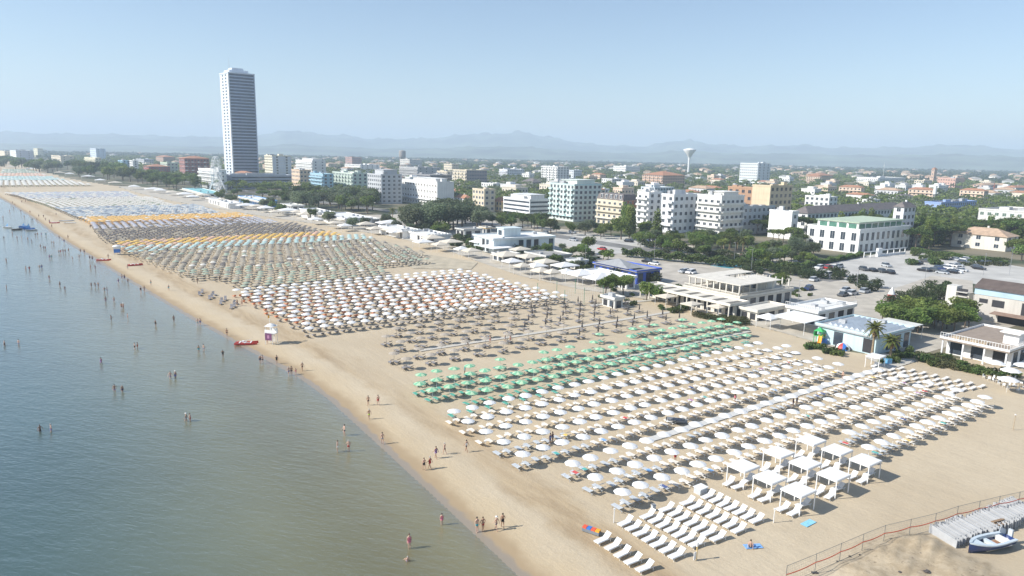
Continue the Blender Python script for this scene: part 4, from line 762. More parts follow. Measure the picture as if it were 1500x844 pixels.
def trunk_mesh(h, r, br, seed, mat=None):
    q = random.Random(seed); m = MB(); a = q.uniform(-.3, .3); m.cyl((0, 0, -.2), (a, a * .5, h * .6), r, r * .7, 7, cap=False); top = (a, a * .5, h * .6)
    for i in range(br): an = i * 6.28 / br + q.uniform(0, .7); m.cyl(top, (a + math.cos(an) * h * .28, a * .5 + math.sin(an) * h * .28, h * q.uniform(.85, 1.0)), r * .5, r * .2, 5, cap=False)
    return m.mesh('trunk', mat or bark)
PROTO = {}
def proto(kind, i):
    k = (kind, i)
    if k in PROTO: return PROTO[k]
    if kind == 'broad': c = crown_mesh('crown', leaf, lobes_ball(3.6, 5.2, 9, i), 1500, .30, i); t = trunk_mesh(4.8, .24, 4, i)
    elif kind == 'grey': c = crown_mesh('crown', greyleaf, lobes_ball(4.2, 5.0, 11, 40 + i, .8), 2100, .27, i, .6); t = trunk_mesh(4.6, .3, 5, i)
    elif kind == 'pine': c = crown_mesh('crown', pineleaf, lobes_umbrella(4.6, 7.6, 15, i), 1700, .28, i); t = trunk_mesh(8.0, .26, 5, i)
    elif kind == 'roundpine': c = crown_mesh('crown', pineleaf, lobes_ball(3.4, 5.6, 10, 70 + i, .9), 1600, .26, i); t = trunk_mesh(5, .24, 4, i)
    elif kind == 'poplar': c = crown_mesh('crown', leaf, [(0, 0, 2.5 + j * 1.5, 2.1 - .18 * j, 1.5) for j in range(6)], 1500, .28, i); t = trunk_mesh(5, .22, 3, i)
    elif kind == 'shrub': c = crown_mesh('leaves', bushleaf, [(q * .55 - .8, .4 * math.sin(q * 2 + i), .6 + .15 * math.cos(q), .7, .62) for q in range(4)], 420, .17, i); t = None
    elif kind == 'oleander': c = crown_mesh('leaves', pinkleaf, [(q * .8 - 1.2, .5 * math.sin(q * 2 + i), 1.2 + .2 * math.cos(q * 3), 1.1, 1.15) for q in range(4)], 620, .18, i); t = None
    elif kind == 'scrub': c = crown_mesh('leaves', dryleaf, [(q * .7 - 1.0, .6 * math.sin(q * 2.3 + i), .3, .8, .42) for q in range(4)], 380, .15, i); t = None
    PROTO[k] = (c, t); return PROTO[k]
def palm_crown(seed, r=2.3):
    q = random.Random(seed); m = MB()
    for i in range(30):
        a = i * 2.39996; el = 1.25 - 1.75 * (i / 30); pts = []
        for j in range(6):
            s = j / 5; rr = r * s * math.cos(el * .6) ; zz = r * s * math.sin(el) - .9 * r * s * s * (.45 + .25 * (el < 0)); pts.append(np.array([rr * math.cos(a), rr * math.sin(a), zz]))
        side = np.array([-math.sin(a), math.cos(a), 0])
        for j in range(5):
            w0, w1 = .34 * math.sin(math.pi * (j / 5 * .85 + .12)), .34 * math.sin(math.pi * ((j + 1) / 5 * .85 + .12))
            dz = np.array([0, 0, -.12]); m.add([pts[j], pts[j] + side * w0 + dz, pts[j + 1] + side * w1 + dz, pts[j + 1]], [(0, 1, 2, 3)]); m.add([pts[j], pts[j + 1], pts[j + 1] - side * w1 + dz, pts[j] - side * w0 + dz], [(0, 1, 2, 3)])
    return m.mesh('crown', palmleaf)
def palm(px, h, label, r=2.3, seed=1, skirt=True, group=None):
    b = P(*px); t = empty('palm_tree', b, rnd.uniform(0, 6), label, 'palm tree', group); m = MB(); m.lathe([(.32, -.2), (.24, h * .3), (.21, h * .7), (.26, h * .93), (.14, h)], 8); m.build('trunk', palmbark, t)
    place('crown', palm_crown(seed, r), t, (0, 0, h))
    if skirt:
        rs = np.random.RandomState(seed); n = 120; z = rs.uniform(h - r * .95, h - .1, n); a = rs.uniform(0, 6.28, n); rr = rs.uniform(.2, .75, n) * (1 - .45 * (h - z) / r); V = quads(np.stack([rr * np.cos(a), rr * np.sin(a), z], 1), 0, .22, rs, 3); place('dead_fronds', np_mesh('dead_fronds', V, np.arange(len(V)).reshape(-1, 4), mt('dry_fronds', (.30, .21, .10), .9, .3, 2)), t)
    return t
def inside(p, m=.5):
    for c, ex, ey, w, l in FOOT:
        q = np.asarray(p)[:2] - c; a, b = q @ ex, q @ ey
        if -m < a < w + m and -m < b < l + m: return True
    return False
NT = {}
def tree(kind, p, s, label, group=None, name=None, cat='tree', sz=None):
    i = rnd.randrange(4); c, t = proto(kind, i); nm = name or {'pine': 'umbrella_pine', 'roundpine': 'round_pine', 'poplar': 'poplar_tree', 'grey': 'tamarisk_tree', 'broad': 'leafy_tree'}.get(kind, kind)
    rz = rnd.uniform(0, 6.28)
    if t is None:
        o = place(nm, c, None, (p[0], p[1], 0), rz); o.scale = (s, s, sz or s); return tag(o, label, cat, group)
    r = empty(nm, (p[0], p[1], 0), rz, label, cat, group); r.scale = (s, s, sz or s); place('trunk', t, r); place('crown', c, r); return r
def fill(poly, n, kinds, s0, s1, what, group, mind=4.0, name=None, cat='tree'):
    """Individual plants spread over a patch of ground given by image points; each label counts along the patch."""
    pts = [P(*q)[:2] for q in poly]; xs, ys = [q[0] for q in pts], [q[1] for q in pts]; got = []; tries = 0
    while len(got) < n and tries < n * 60:
        tries += 1; p = np.array([rnd.uniform(min(xs), max(xs)), rnd.uniform(min(ys), max(ys))]); k = False; j = len(pts) - 1
        for i in range(len(pts)):
            if (pts[i][1] > p[1]) != (pts[j][1] > p[1]) and p[0] < (pts[j][0] - pts[i][0]) * (p[1] - pts[i][1]) / (pts[j][1] - pts[i][1]) + pts[i][0]: k = not k
            j = i
        if not k or inside(p, 1.2) or any(np.hypot(*(p - g)) < mind for g in got): continue
        got.append(p)
    got.sort(key=lambda p: proj((p[0], p[1], 0))[0])
    for i, p in enumerate(got): tree(rnd.choice(kinds), p, rnd.uniform(s0, s1), what % nth(i + 1), group, name, cat)
    return got
ALLT = []
F = lambda *a, **k: ALLT.extend(fill(*a, **k))
F([(600, 342), (720, 340), (712, 328), (610, 328)], 16, ['grey'], 1.5, 2.1, 'grey-green tamarisk in the big clump before the arcaded hotel, %s from its left', 'tamarisk clump', 4)
F([(640, 348), (680, 346), (670, 340), (636, 342)], 5, ['broad'], .7, .9, 'yellowish low tree at the foot of the tamarisk clump, %s from left', 'low trees under the tamarisks', 3)
F([(715, 342), (810, 344), (800, 328), (722, 330)], 18, ['roundpine'], .85, 1.1, 'dark pine along the road before the long white hotel, %s from left', 'road pines', 4)
F([(430, 306), (545, 318), (552, 298), (450, 288), (420, 290)], 40, ['roundpine', 'grey', 'grey'], 1.2, 1.75, 'shore tree before the pale green and blue hotels, %s from left', 'shore pines', 6)
F([(340, 292), (430, 304), (425, 284), (350, 276)], 22, ['roundpine', 'pine'], .8, 1.2, 'pine in front of the skyscraper podium, %s from left', 'podium pines', 6)
F([(205, 274), (300, 286), (300, 270), (195, 262)], 30, ['roundpine', 'broad'], 1.3, 1.9, 'dark shore tree before the red villa, %s from left', 'trees before the red villa', 7)
F([(-10, 247), (110, 260), (210, 272), (200, 260), (100, 247), (-10, 238)], 64, ['grey', 'broad', 'roundpine'], 1.6, 2.4, 'far shore tree before the distant hotels, %s from left', 'far shore trees', 7)
F([(905, 354), (968, 354), (962, 340), (906, 340)], 7, ['poplar', 'broad'], 1.15, 1.5, 'dark leafy tree before the brick-ended hotel, %s from left', 'trees by the brick-ended hotel', 3.5)
F([(812, 344), (900, 352), (900, 340), (820, 334)], 12, ['grey', 'broad'], .6, .95, 'low grey-green tree between road and pale green hotel, %s from left', 'trees by the pale green hotel', 4)
F([(978, 366), (1120, 376), (1110, 356), (985, 352)], 16, ['broad', 'broad', 'roundpine'], .55, .9, 'bright leafy tree round the pool garden, %s from left', 'pool garden trees', 4)
F([(1125, 388), (1200, 382), (1180, 366), (1110, 372)], 9, ['broad', 'grey'], .8, 1.0, 'leafy tree before the white hotel pavilion, %s from left', 'trees before the hotel pavilion', 4)
F([(798, 384), (872, 380), (862, 368), (800, 372)], 6, ['broad'], .6, .8, 'low tree left of the round pine by the club road, %s from left', 'club road trees', 3)
tree('roundpine', P(862, 373), 1.0, 'round pine standing alone by the dark red car on the club road')
F([(1285, 492), (1420, 486), (1412, 466), (1290, 470)], 26, ['broad'], .62, .85, 'dense green tree before the derelict stair block, %s from left', 'trees before the stair block', 2.6)
F([(1335, 372), (1400, 364), (1400, 330), (1345, 334)], 20, ['pine', 'broad', 'poplar'], 1.0, 1.35, 'dark tree between the hotel tower and the pale-tiled villa, %s from left', 'trees left of the pale-tiled villa', 4)
F([(1470, 384), (1540, 392), (1540, 372), (1480, 372)], 8, ['pine', 'broad'], .8, 1.05, 'tree at the right edge beside the pale-tiled villa, %s from left', 'trees right of the pale-tiled villa', 4)
F([(1455, 358), (1540, 368), (1540, 350), (1462, 344)], 8, ['pine'], 1.25, 1.5, 'big umbrella pine over the orange roof, %s from left', 'big umbrella pines at right', 5)
F([(1330, 388), (1480, 394), (1480, 382), (1340, 372)], 16, ['shrub', 'scrub'], 1.5, 2.4, 'shrub below the pale-tiled villa, %s from left', 'villa garden shrubs', 2, name='garden_shrub', cat='shrub')
F([(1090, 402), (1200, 410), (1285, 430), (1300, 424), (1200, 396), (1100, 390)], 26, ['oleander'], 1.0, 1.4, 'oleander bush with pink flowers along the car park, %s from left', 'oleanders along the car park', 2.4, name='oleander_bush', cat='shrub')
F([(1300, 448), (1380, 446), (1380, 436), (1310, 436)], 10, ['oleander'], .9, 1.3, 'oleander bush beside the lower car park, %s from left', 'oleanders by the lower car park', 2.2, name='oleander_bush', cat='shrub')
F([(1355, 532), (1465, 556), (1490, 552), (1440, 545), (1375, 522), (1350, 522)], 24, ['scrub', 'shrub'], .9, 1.3, 'dune shrub before the restaurant terrace, %s from left', 'dune shrubs by the restaurant', 1.5, name='dune_shrub', cat='shrub')
F([(1180, 512), (1232, 524), (1240, 520), (1190, 507)], 8, ['shrub'], .8, 1.0, 'green shrub before the playground slide, %s from left', 'playground shrubs', 1.4, name='dune_shrub', cat='shrub')
F([(985, 458), (1085, 476), (1095, 470), (1000, 452)], 18, ['shrub', 'scrub'], 1.0, 1.5, 'shrub between the green parasols and the pergola club, %s from left', 'pergola club shrubs', 1.6, name='dune_shrub', cat='shrub')
F([(878, 436), (985, 460), (990, 448), (900, 426)], 14, ['shrub', 'broad'], .55, .95, 'small tree or bush by the changing cabins, %s from left', 'plants by the changing cabins', 2, name='garden_shrub', cat='shrub')
F([(780, 394), (870, 398), (870, 388), (790, 384)], 8, ['broad', 'grey'], .45, .6, 'small tree between the club tents, %s from left', 'small club trees', 3)
F([(1300, 536), (1345, 520), (1335, 514), (1290, 530)], 6, ['shrub'], .8, 1.1, 'planted bush beside the blue building steps, %s from left', 'bushes by the steps', 1.4, name='dune_shrub', cat='shrub')
F([(925, 362), (1112, 372), (1110, 354), (935, 346)], 30, ['broad', 'grey', 'broad', 'roundpine'], .6, .95, 'garden tree at the foot of the white hotels, %s from left', 'garden trees of the white hotels', 3.4)
F([(1060, 398), (1200, 388), (1180, 372), (1070, 384)], 16, ['broad', 'grey'], .55, .8, 'tree beside the pool hedge, %s from left', 'trees beside the pool hedge', 3)
F([(1135, 434), (1190, 436), (1190, 424), (1140, 420)], 8, ['broad', 'shrub'], .6, .8, 'tree behind the two-level beach club, %s from left', 'trees behind the beach club', 2.4)
F([(812, 372), (905, 392), (905, 384), (820, 366)], 9, ['grey', 'shrub', 'broad'], .45, .7, 'low bush along the club road, %s from left', 'bushes along the club road', 2.5, name='garden_shrub', cat='shrub')
F([(560, 334), (640, 345), (640, 338), (565, 326)], 14, ['grey', 'broad'], .5, .85, 'low tree behind the scalloped club roofs, %s from left', 'low trees behind the clubs', 3)
F([(1340, 432), (1400, 436), (1400, 424), (1350, 418)], 8, ['oleander'], 1.0, 1.4, 'oleander bush on the sand plot beside the derelict block, %s from left', 'oleanders on the sand plot', 2.2, name='oleander_bush', cat='shrub')
F([(1120, 362), (1180, 366), (1180, 354), (1125, 352)], 7, ['broad', 'pine'], .7, .95, 'tree before the slit-windowed white block, %s from left', 'trees before the slit-windowed block', 3)
F([(640, 360), (800, 392), (960, 430), (1010, 428), (960, 408), (880, 392), (800, 372), (650, 345)], 46, ['shrub', 'oleander', 'shrub', 'scrub'], 1.1, 1.9, 'bush in the strip behind the club tents, %s from left', 'bushes behind the club tents', 2.2, name='garden_shrub', cat='shrub')
F([(300, 294), (560, 344), (620, 352), (610, 340), (440, 312), (310, 286)], 34, ['shrub', 'grey', 'broad'], .6, 1.0, 'low tree or bush behind the far club roofs, %s from left', 'plants behind the far clubs', 4, name='garden_shrub', cat='shrub')
F([(960, 376), (1110, 398), (1110, 386), (970, 364)], 22, ['broad', 'oleander', 'shrub'], .7, 1.1, 'leafy plant between hedge and club road, %s from left', 'plants by the pool hedge', 2.4, name='garden_shrub', cat='shrub')
# the long hedge round the pool garden
def hedge(label, a, b, w, h, n, mat=pinkleaf):
    A, B = P(*a), P(*b); rs = np.random.RandomState(n); L_ = np.hypot(*(B - A)[:2]); d = (B - A) / L_; nn = np.array([-d[1], d[0], 0]); k = int(L_ * n * 1.9)
    c = A + np.outer(rs.uniform(0, L_, k), d) + np.outer(rs.uniform(-w / 2, w / 2, k), nn); c[:, 2] = rs.uniform(.1, 1, k) ** .6 * h * (1 + .2 * np.sin(c[:, 0] * .9)); V = quads(c, 0, .34, rs)
    return tag(place('hedge', np_mesh('hedge', V, np.arange(len(V)).reshape(-1, 4), mat)), label, 'hedge')
hedge('long clipped hedge in front of the pool garden and club road', (912, 376), (1175, 402), 3.6, 3.4, 70, bushleaf); hedge('taller flowering hedge behind the clipped one by the pool', (940, 362), (1110, 388), 4, 3.6, 50); hedge('dark hedge along the upper edge of the car park', (1335, 369), (1475, 388), 1.6, 1.8, 60, bushleaf); hedge('low hedge beside the car park entrance', (1165, 394), (1262, 376), 2.0, 1.8, 60, bushleaf)
# palms
palm((1277, 522), 6.4, 'tall palm with brown skirt of dead fronds in front of the pale blue building', 2.2, 1); palm((1303, 529), 4.6, 'shorter palm with green crown right of the tall palm', 2.0, 2)
for i, x in enumerate((587, 597, 607, 616, 575)): palm((x, 322 + i * .4), 6.5, 'palm in the row below the arcaded hotel, %s planted' % nth(i + 1), 2.6, i + 3, False, 'palms below the arcaded hotel')
for i, x in enumerate((1060, 1068, 1080, 1088)): palm((x, 366 + i), 5.5, 'dry palm at the pool terrace, %s from the left' % nth(i + 1), 2.6, i + 9, True, 'palms at the pool terrace')
# pale houses standing in the woods behind the hotels
def wood_house(i):
    q = random.Random(50 + i); w, l, h = q.uniform(9, 15), q.uniform(12, 24), q.uniform(8, 13); m = MB(); m.box(-w / 2, w / 2, -l / 2, l / 2, -.5, h, 0)
    if i % 2: hip(m, -w / 2, w / 2, -l / 2, l / 2, h + .02, w * .2, 1)
    else: m.box(-w / 2 - .3, w / 2 + .3, -l / 2 - .3, l / 2 + .3, h + .003, h + .6, 0); m.box(-w / 4, w / 5, -l / 4, l / 6, h + .61, h + 2.6, 0)
    for f in range(int(h / 3)):
        n = int(l / 3.4)
        for k in range(n): y = -l / 2 + (k + .5) * l / n; m.box(-w / 2 - .06, -w / 2 + .02, y - .7, y + .7, 1 + f * 3, 2.6 + f * 3, 2)
        n = int(w / 3.4)
        for k in range(n): x = -w / 2 + (k + .5) * w / n; m.box(x - .7, x + .7, -l / 2 - .06, -l / 2 + .02, 1 + f * 3, 2.6 + f * 3, 2)
        if i % 3 == 0: m.box(-w / 2 - 1.2, -w / 2 - .001, -l / 2 + 1, l / 2 - 1, f * 3 - .1, f * 3 + .06, 0)
    return m.mesh('town_house', [wallm([(.74, .73, .70), (.68, .62, .52), (.76, .76, .76), (.60, .60, .60), (.70, .56, .44)][i % 5]), tile if i % 4 == 1 else tile2, glass])
WHM = [wood_house(i) for i in range(10)]; pos = []; rs = np.random.RandomState(21); tries = 0
while len(pos) < 84 and tries < 9000:
    tries += 1; x, y = rs.uniform(20, 1500), rs.uniform(238, 300); p = P(x, y)[:2]; u, v = UV(p); lim = np.interp(u, [0, 120, 330, 480, 600, 1000], [330, 305, 262, 200, 140, 96])
    if v < lim or inside(p, 13) or np.hypot(*p) > 1500 or (1270 < x < 1480 and 256 < y < 271): continue
    pos.append((x, p)); FOOT.append((p - 8, np.array([1.0, 0]), np.array([0, 1.0]), 16, 16))
for i, (x, p) in enumerate(sorted(pos, key=lambda q: q[0])): tag(place('town_house', WHM[rs.randint(0, 10)], None, (p[0], p[1], 0), ANG_V + rs.uniform(-.25, .25)), 'pale town house standing in the woods behind the hotels, %s from the left' % nth(i + 1), 'house', 'houses in the woods')
# town woods: the nearest trees one by one, the rest as one mass
cand = []
rs = np.random.RandomState(11)
while len(cand) < 9000:
    x, y = rs.uniform(-40, 1560), 232 + (rs.uniform(0, 1) ** 1.9) * 130
    p = P(x, y)[:2]; u, v = UV(p); r = np.hypot(*p)
    if r > 3600 or r < 250: continue
    lim = np.interp(u, [0, 120, 330, 480, 600, 1000], [300, 275, 232, 170, 110, 66])
    if v < lim or (x > 1125 and y > 362) or (1270 < x < 1480 and 256 < y < 271) or inside(p, 3.5): continue
    if 880 < x < 1130 and y > 352: continue
    cand.append((r, p))
grid = {}
kept = []
for r, p in sorted(cand, key=lambda c: c[0]):
    sp = 7.5 if r < 1200 else 12; k = (int(p[0] // sp), int(p[1] // sp), sp)
    if any((k[0] + i, k[1] + j, sp) in grid for i in (0,) for j in (0,)): continue
    grid[k] = 1; kept.append((r, p))
ind = kept[:210]
BANDS = [('behind the dark-roofed hotel', lambda x: x > 1180), ('behind the cream block', lambda x: x > 900), ('behind the long white hotel', lambda x: x > 720), ('behind the arcaded hotel', lambda x: x > 560), ('behind the shore hotels', lambda x: x > -500)]
cnt = {}
for r, p in sorted(ind, key=lambda c: proj((c[1][0], c[1][1], 0))[0]):
    x = proj((p[0], p[1], 0))[0]; bl = next(b for b, f in BANDS if f(x)); cnt[bl] = cnt.get(bl, 0) + 1
    k = rnd.choice(['pine', 'pine', 'broad', 'roundpine', 'poplar']) if x > 700 else rnd.choice(['broad', 'roundpine', 'pine'])
    tree(k, p, rnd.uniform(.95, 1.35), '%s in the wood %s, %s from the left' % ({'pine': 'flat-topped pine', 'broad': 'leafy tree', 'roundpine': 'round dark pine', 'poplar': 'tall narrow tree'}[k], bl, nth(cnt[bl])), 'trees ' + bl)
rest = kept[210:]; Vs, mi = [], []; rs = np.random.RandomState(5)
for r, p in rest:
    far = r > 1300; n = 46 if not far else 26; R0 = rs.uniform(3.2, 5.2) * (1.0 if not far else 1.5); h0 = rs.uniform(4.5, 8.5); d = rs.normal(size=(n, 3)); d /= np.linalg.norm(d, axis=1)[:, None]; d[:, 2] = np.abs(d[:, 2]) - .35
    c = d * [R0, R0, R0 * .62] * rs.uniform(.6, 1.05, (n, 1)) + [p[0], p[1], h0]; c[:, 2] = np.maximum(c[:, 2], 1.0); Vs.append(quads(c, 0, .95 if not far else 1.7, rs)); mi.append(np.full(n, rs.randint(0, 3)))
V = np.concatenate(Vs); o = place('town_woods', np_mesh('town_woods', V, np.arange(len(V)).reshape(-1, 4), [pineleaf, leaf, greyleaf], np.concatenate(mi))); o['kind'] = 'stuff'
# tree belts and orchards across the far plain, and the pale houses among them
Vs = []
for k in range(5200):
    r = 1600 * math.exp(rs.uniform(0, 1.0)); a = math.radians(rs.uniform(-40, 42)); c = np.array([r * math.sin(a), r * math.cos(a), 0]); u, v = UV(c)
    if v < inland_v(u) + 60: continue
    n = 9; w = r * .004; L_ = rs.uniform(1, 4) * w; di = rs.uniform(-.5, .5); q = rs.normal(size=(n, 3)) * [L_, w * .5, 1.6] ; q[:, 2] = np.abs(q[:, 2]) + 3; ca, sa = math.cos(a + di), math.sin(a + di); q = np.stack([q[:, 0] * ca + q[:, 1] * sa, -q[:, 0] * sa + q[:, 1] * ca, q[:, 2]], 1) + c
    Vs.append(quads(q, 0, r * .0016 + 1.2, rs))
V = np.concatenate(Vs); o = place('plain_woods', np_mesh('plain_woods', V, np.arange(len(V)).reshape(-1, 4), [leafmat('far_leaves', (.035, .055, .025), (.07, .095, .04))])); o['kind'] = 'stuff'
def far_house_mesh(i):
    q = random.Random(i); w, l, h = q.uniform(9, 14), q.uniform(10, 18), q.uniform(6, 10); m = MB(); m.box(-w / 2, w / 2, -l / 2, l / 2, -.5, h, 0); hip(m, -w / 2, w / 2, -l / 2, l / 2, h + .02, w * .2, 1)
    for k in range(3):
        for f in range(int(h / 3)): m.box(-w / 2 - .06, -w / 2 + .02, -l / 2 + 1 + k * l / 3, -l / 2 + 2.4 + k * l / 3, 1 + f * 3, 2.4 + f * 3, 2)
    return m.mesh('far_house', [wallm([(.70, .66, .58), (.66, .54, .42), (.74, .74, .72), (.62, .45, .36)][i % 4]), tile2 if i % 3 else roofgravel, dark])
FH = [far_house_mesh(i) for i in range(8)]; nh = 0
while nh < 260:
    r = 1250 * math.exp(rs.uniform(0, 1.15)); a = math.radians(rs.uniform(-37, 38)); c = np.array([r * math.sin(a), r * math.cos(a)]); u, v = UV(c)
    if v < inland_v(u) + 190 or inside(c, 14): continue
    o = place('far_house', FH[rs.randint(0, 8)], None, (c[0], c[1], 0), rs.uniform(0, 6)); sc = 1.0 if r < 1600 else 1.25; o.scale = (sc, sc, sc); nh += 1
    tag(o, 'small hazy house among the trees of the far plain behind the hotels', 'house', 'far houses on the plain')
# ------------------------------------------------------------------ beach furniture
GR = lambda u, v: tuple(G(u, v)) + (float(zground(np.array(v - shore_v(u)))),)
HV, HU = ANG_V, ANG_V + math.pi / 2              # headings of the v and u axes
def parasol_parts(root, cm, r=1.12, ribs=8, top=2.32, rim=1.88, pole=None, table=True, vent=False, scal=.05, m2=None, n=None):
    n = n or ribs * 2; m = MB(); prof = [(r, rim), (r * .97, rim + .05), (r * .72, rim + (top - rim) * .52), (r * .38, rim + (top - rim) * .85), (.04, top)]
    vs = []
    for k, (rr, z) in enumerate(prof):
        for i in range(n): t = 2 * math.pi * i / n; q = rr * (1 - (scal if i % 2 else 0)); vs.append((q * math.cos(t), q * math.sin(t), z + (.05 * (k == 0) if i % 2 else 0)))
    for k in range(len(prof) - 1):
        for i in range(n): m.add([vs[k * n + i], vs[k * n + (i + 1) % n], vs[(k + 1) * n + (i + 1) % n], vs[(k + 1) * n + i]], [(0, 1, 2, 3)], (1 if m2 and (i // 2) % 2 == 0 and k > 0 else 0) if not (m2 and k == 0) else 1, False)
    m.build('canopy', [cm, m2] if m2 else [cm], root)
    p = MB(); p.cyl((0, 0, -.2), (0, 0, top + .06), .025, n=6); p.build('pole', pole or white, root)
    if table: q = MB(); q.cyl((0, 0, .52), (0, 0, .56), .26, n=10); q.build('table', white, root)
def lounger_parts(root, fm, cm, lift=.62, w=.66, canopy=False):
    f = MB()
    for y in (-w / 2, w / 2 - .04): f.box(-1.0, .95, y, y + .04, .28, .34)
    for x in (-.8, .7):
        for y in (-w / 2, w / 2 - .04): f.box(x, x + .05, y, y + .04, -.05, .28)
    f.box(-1.0, -.95, -w / 2 + .04, w / 2 - .04, .28, .34); f.build('frame', fm, root)
    MB().obox((-.33, 0, .355), (.67, 0, 0), (0, w / 2 - .03, 0), (0, 0, .022)).build('seat', cm, root)
    a = lift; m = MB(); m.obox((.34 + .34 * math.cos(a), 0, .36 + .34 * math.sin(a)), (.36 * math.cos(a), 0, .36 * math.sin(a)), (0, w / 2 - .03, 0), (-.022 * math.sin(a), 0, .022 * math.cos(a))); m.build('backrest', cm, root)
    if canopy: m = MB(); m.obox((.50, 0, .98), (.2, 0, .12), (0, w / 2, 0), (-.012, 0, .02)); m.build('sun_visor', cm, root)
silver = mt('grey_lounger_cloth', (.50, .54, .58), .8, .08, 2); slate_cloth = mt('slate_cloth', (.20, .22, .25), .8); creamcl = mt('cream_cloth', (.74, .70, .64), .85, .06, 2)
greencl = mt('green_cloth', (.20, .50, .32), .8, .1, 3, trans=.2); greencl2 = mt('mint_cloth', (.50, .70, .47), .85, .1, 3, trans=.2); greenl = mt('green_sling', (.10, .38, .29), .7, .15, 2); taupe = mt('taupe_cloth', (.44, .39, .325), .9, .1, 2, trans=.15); darkcl = mt('folded_dark_cloth', (.085, .075, .075), .9); greyl = mt('grey_sling', (.28, .27, .28), .8, .15, 2); orange = mt('orange_sling', (.62, .22, .10), .8, .2, 2)
# --- white parasols: rows parallel to v, counted from the sea; rows counted from the green parasols
WROWS = [(0.0, 0, 23), (-4.45, 0, 24), (-8.95, 0, 23), (-13.4, 0, 23), (-17.8, 0, 23), (-23.45, 3.4, 23), (-28.0, 3.4, 23), (-32.5, 3.4, 23), (-37.2, 44.0, 11), (-41.6, 40.8, 12)]
t = empty('white_parasol', (0, 0, 0), 0, 'x', 'parasol', 'white parasols'); parasol_parts(t, whitefab, 1.05, top=2.22); WP = [t]
sand_l = empty('white_lounger', (0, 0, 0), 0, 'x', 'sun lounger', 'loungers under the white parasols'); lounger_parts(sand_l, white, creamcl)
grey_l = empty('silver_lounger', (0, 0, 0), 0, 'x', 'sun lounger', 'silver loungers at the sea end'); lounger_parts(grey_l, greypaint, silver, canopy=True)
used = {}
def put(proto_, loc, rz, label, group=None):
    if proto_.name not in used: used[proto_.name] = 1; proto_.location = tuple(float(q) for q in loc); proto_.rotation_euler = (0, 0, rz); proto_['label'] = label; return proto_
    return dup(proto_, loc, rz, label, group)
slots = []
for ri, (u, v0, n) in enumerate(WROWS):
    for k in range(n):
        v = v0 + 3.4 * k * (74.7 / 74.8) + rnd.uniform(-.14, .14); uu_ = u + rnd.uniform(-.14, .14); p = GR(uu_, v)
        o = put(t, p, rnd.uniform(0, 6.28), 'white parasol, %s from the sea in the %s white row after the green parasols' % (nth(k + 1), nth(ri + 1)))
        o.rotation_euler = (rnd.uniform(-.04, .04), rnd.uniform(-.04, .04), o.rotation_euler[2]); s = rnd.uniform(.96, 1.05); o.scale = (s, s, rnd.uniform(.96, 1.03))
        slots.append((ri, k, uu_, v, p))
nearest = sorted(slots, key=lambda s: s[2] * .8 - (s[3] * .05))
ind_slots = set((s[0], s[1]) for s in nearest[:148]); LB = MB()
for ri, k, u, v, p in slots:
    sea_end = k < (3 if ri % 2 else 4) or (ri < 6 and rnd.random() < .12)
    for s, nm in ((-1, 'left'), (1, 'right')):
        du = rnd.uniform(-.25, .25); vv_ = v + s * .78; pl = GR(u - .05 + du, vv_); rz = HU + math.pi + rnd.uniform(-.06, .06)
        if (ri, k) in ind_slots:
            put(grey_l if sea_end else sand_l, pl, rz, '%s lounger, %s side of parasol %s from the sea, %s white row' % ('silver' if sea_end else 'cream', 'seaward' if s < 0 else 'inland', nth(k + 1), nth(ri + 1)))
        else:
            c, sn = math.cos(rz), math.sin(rz); ax = np.array([c, sn, 0]); ay = np.array([-sn, c, 0]); q = np.array([pl[0], pl[1], pl[2]])
            LB.obox(q + ax * -.33 + [0, 0, .33], ax * .67, ay * .3, (0, 0, .03)); LB.obox(q + ax * .62 + [0, 0, .56], ax * .3 + np.array([0, 0, .21]), ay * .3, np.array([-sn * 0 - c * .016, -sn * .016, .03]))
TW = [(.20, .40, .72), (.60, .10, .10), (.10, .42, .40), (.75, .55, .15), (.45, .20, .45), (.70, .70, .66), (.08, .12, .30)]; TWN = ['blue', 'red', 'teal', 'yellow', 'violet', 'pale grey', 'navy']
for (ri, k, u, v, p) in rnd.sample([s for s in slots if (s[0], s[1]) in ind_slots], 34):
    c = rnd.randrange(7); s = rnd.choice((-1, 1)); q = GR(u + rnd.uniform(.0, .35), v + s * .78); m = MB(); m.slab([(-.45, -.29, .40), (.40, -.29, .40), (.40, .29, .40), (-.45, .29, .40)], .02); m.slab([(-.30, -.315, .40), (.25, -.315, .40), (.25, -.315, .18), (-.30, -.315, .18)], .0) if 0 else None
    o = m.build('beach_towel', mt('towel_cloth_' + TWN[c].replace(' ', '_'), TW[c], .95, .15, 4), None, q, HU + math.pi + rnd.uniform(-.1, .1)); tag(o, '%s towel on the %s lounger of parasol %s from the sea, %s white row' % (TWN[c], 'seaward' if s < 0 else 'inland', nth(k + 1), nth(ri + 1)), 'towel', 'towels on loungers')
o = LB.build('cream_loungers', creamcl); tag(o, 'cream loungers under the farther white parasols', 'sun loungers', kind='stuff')
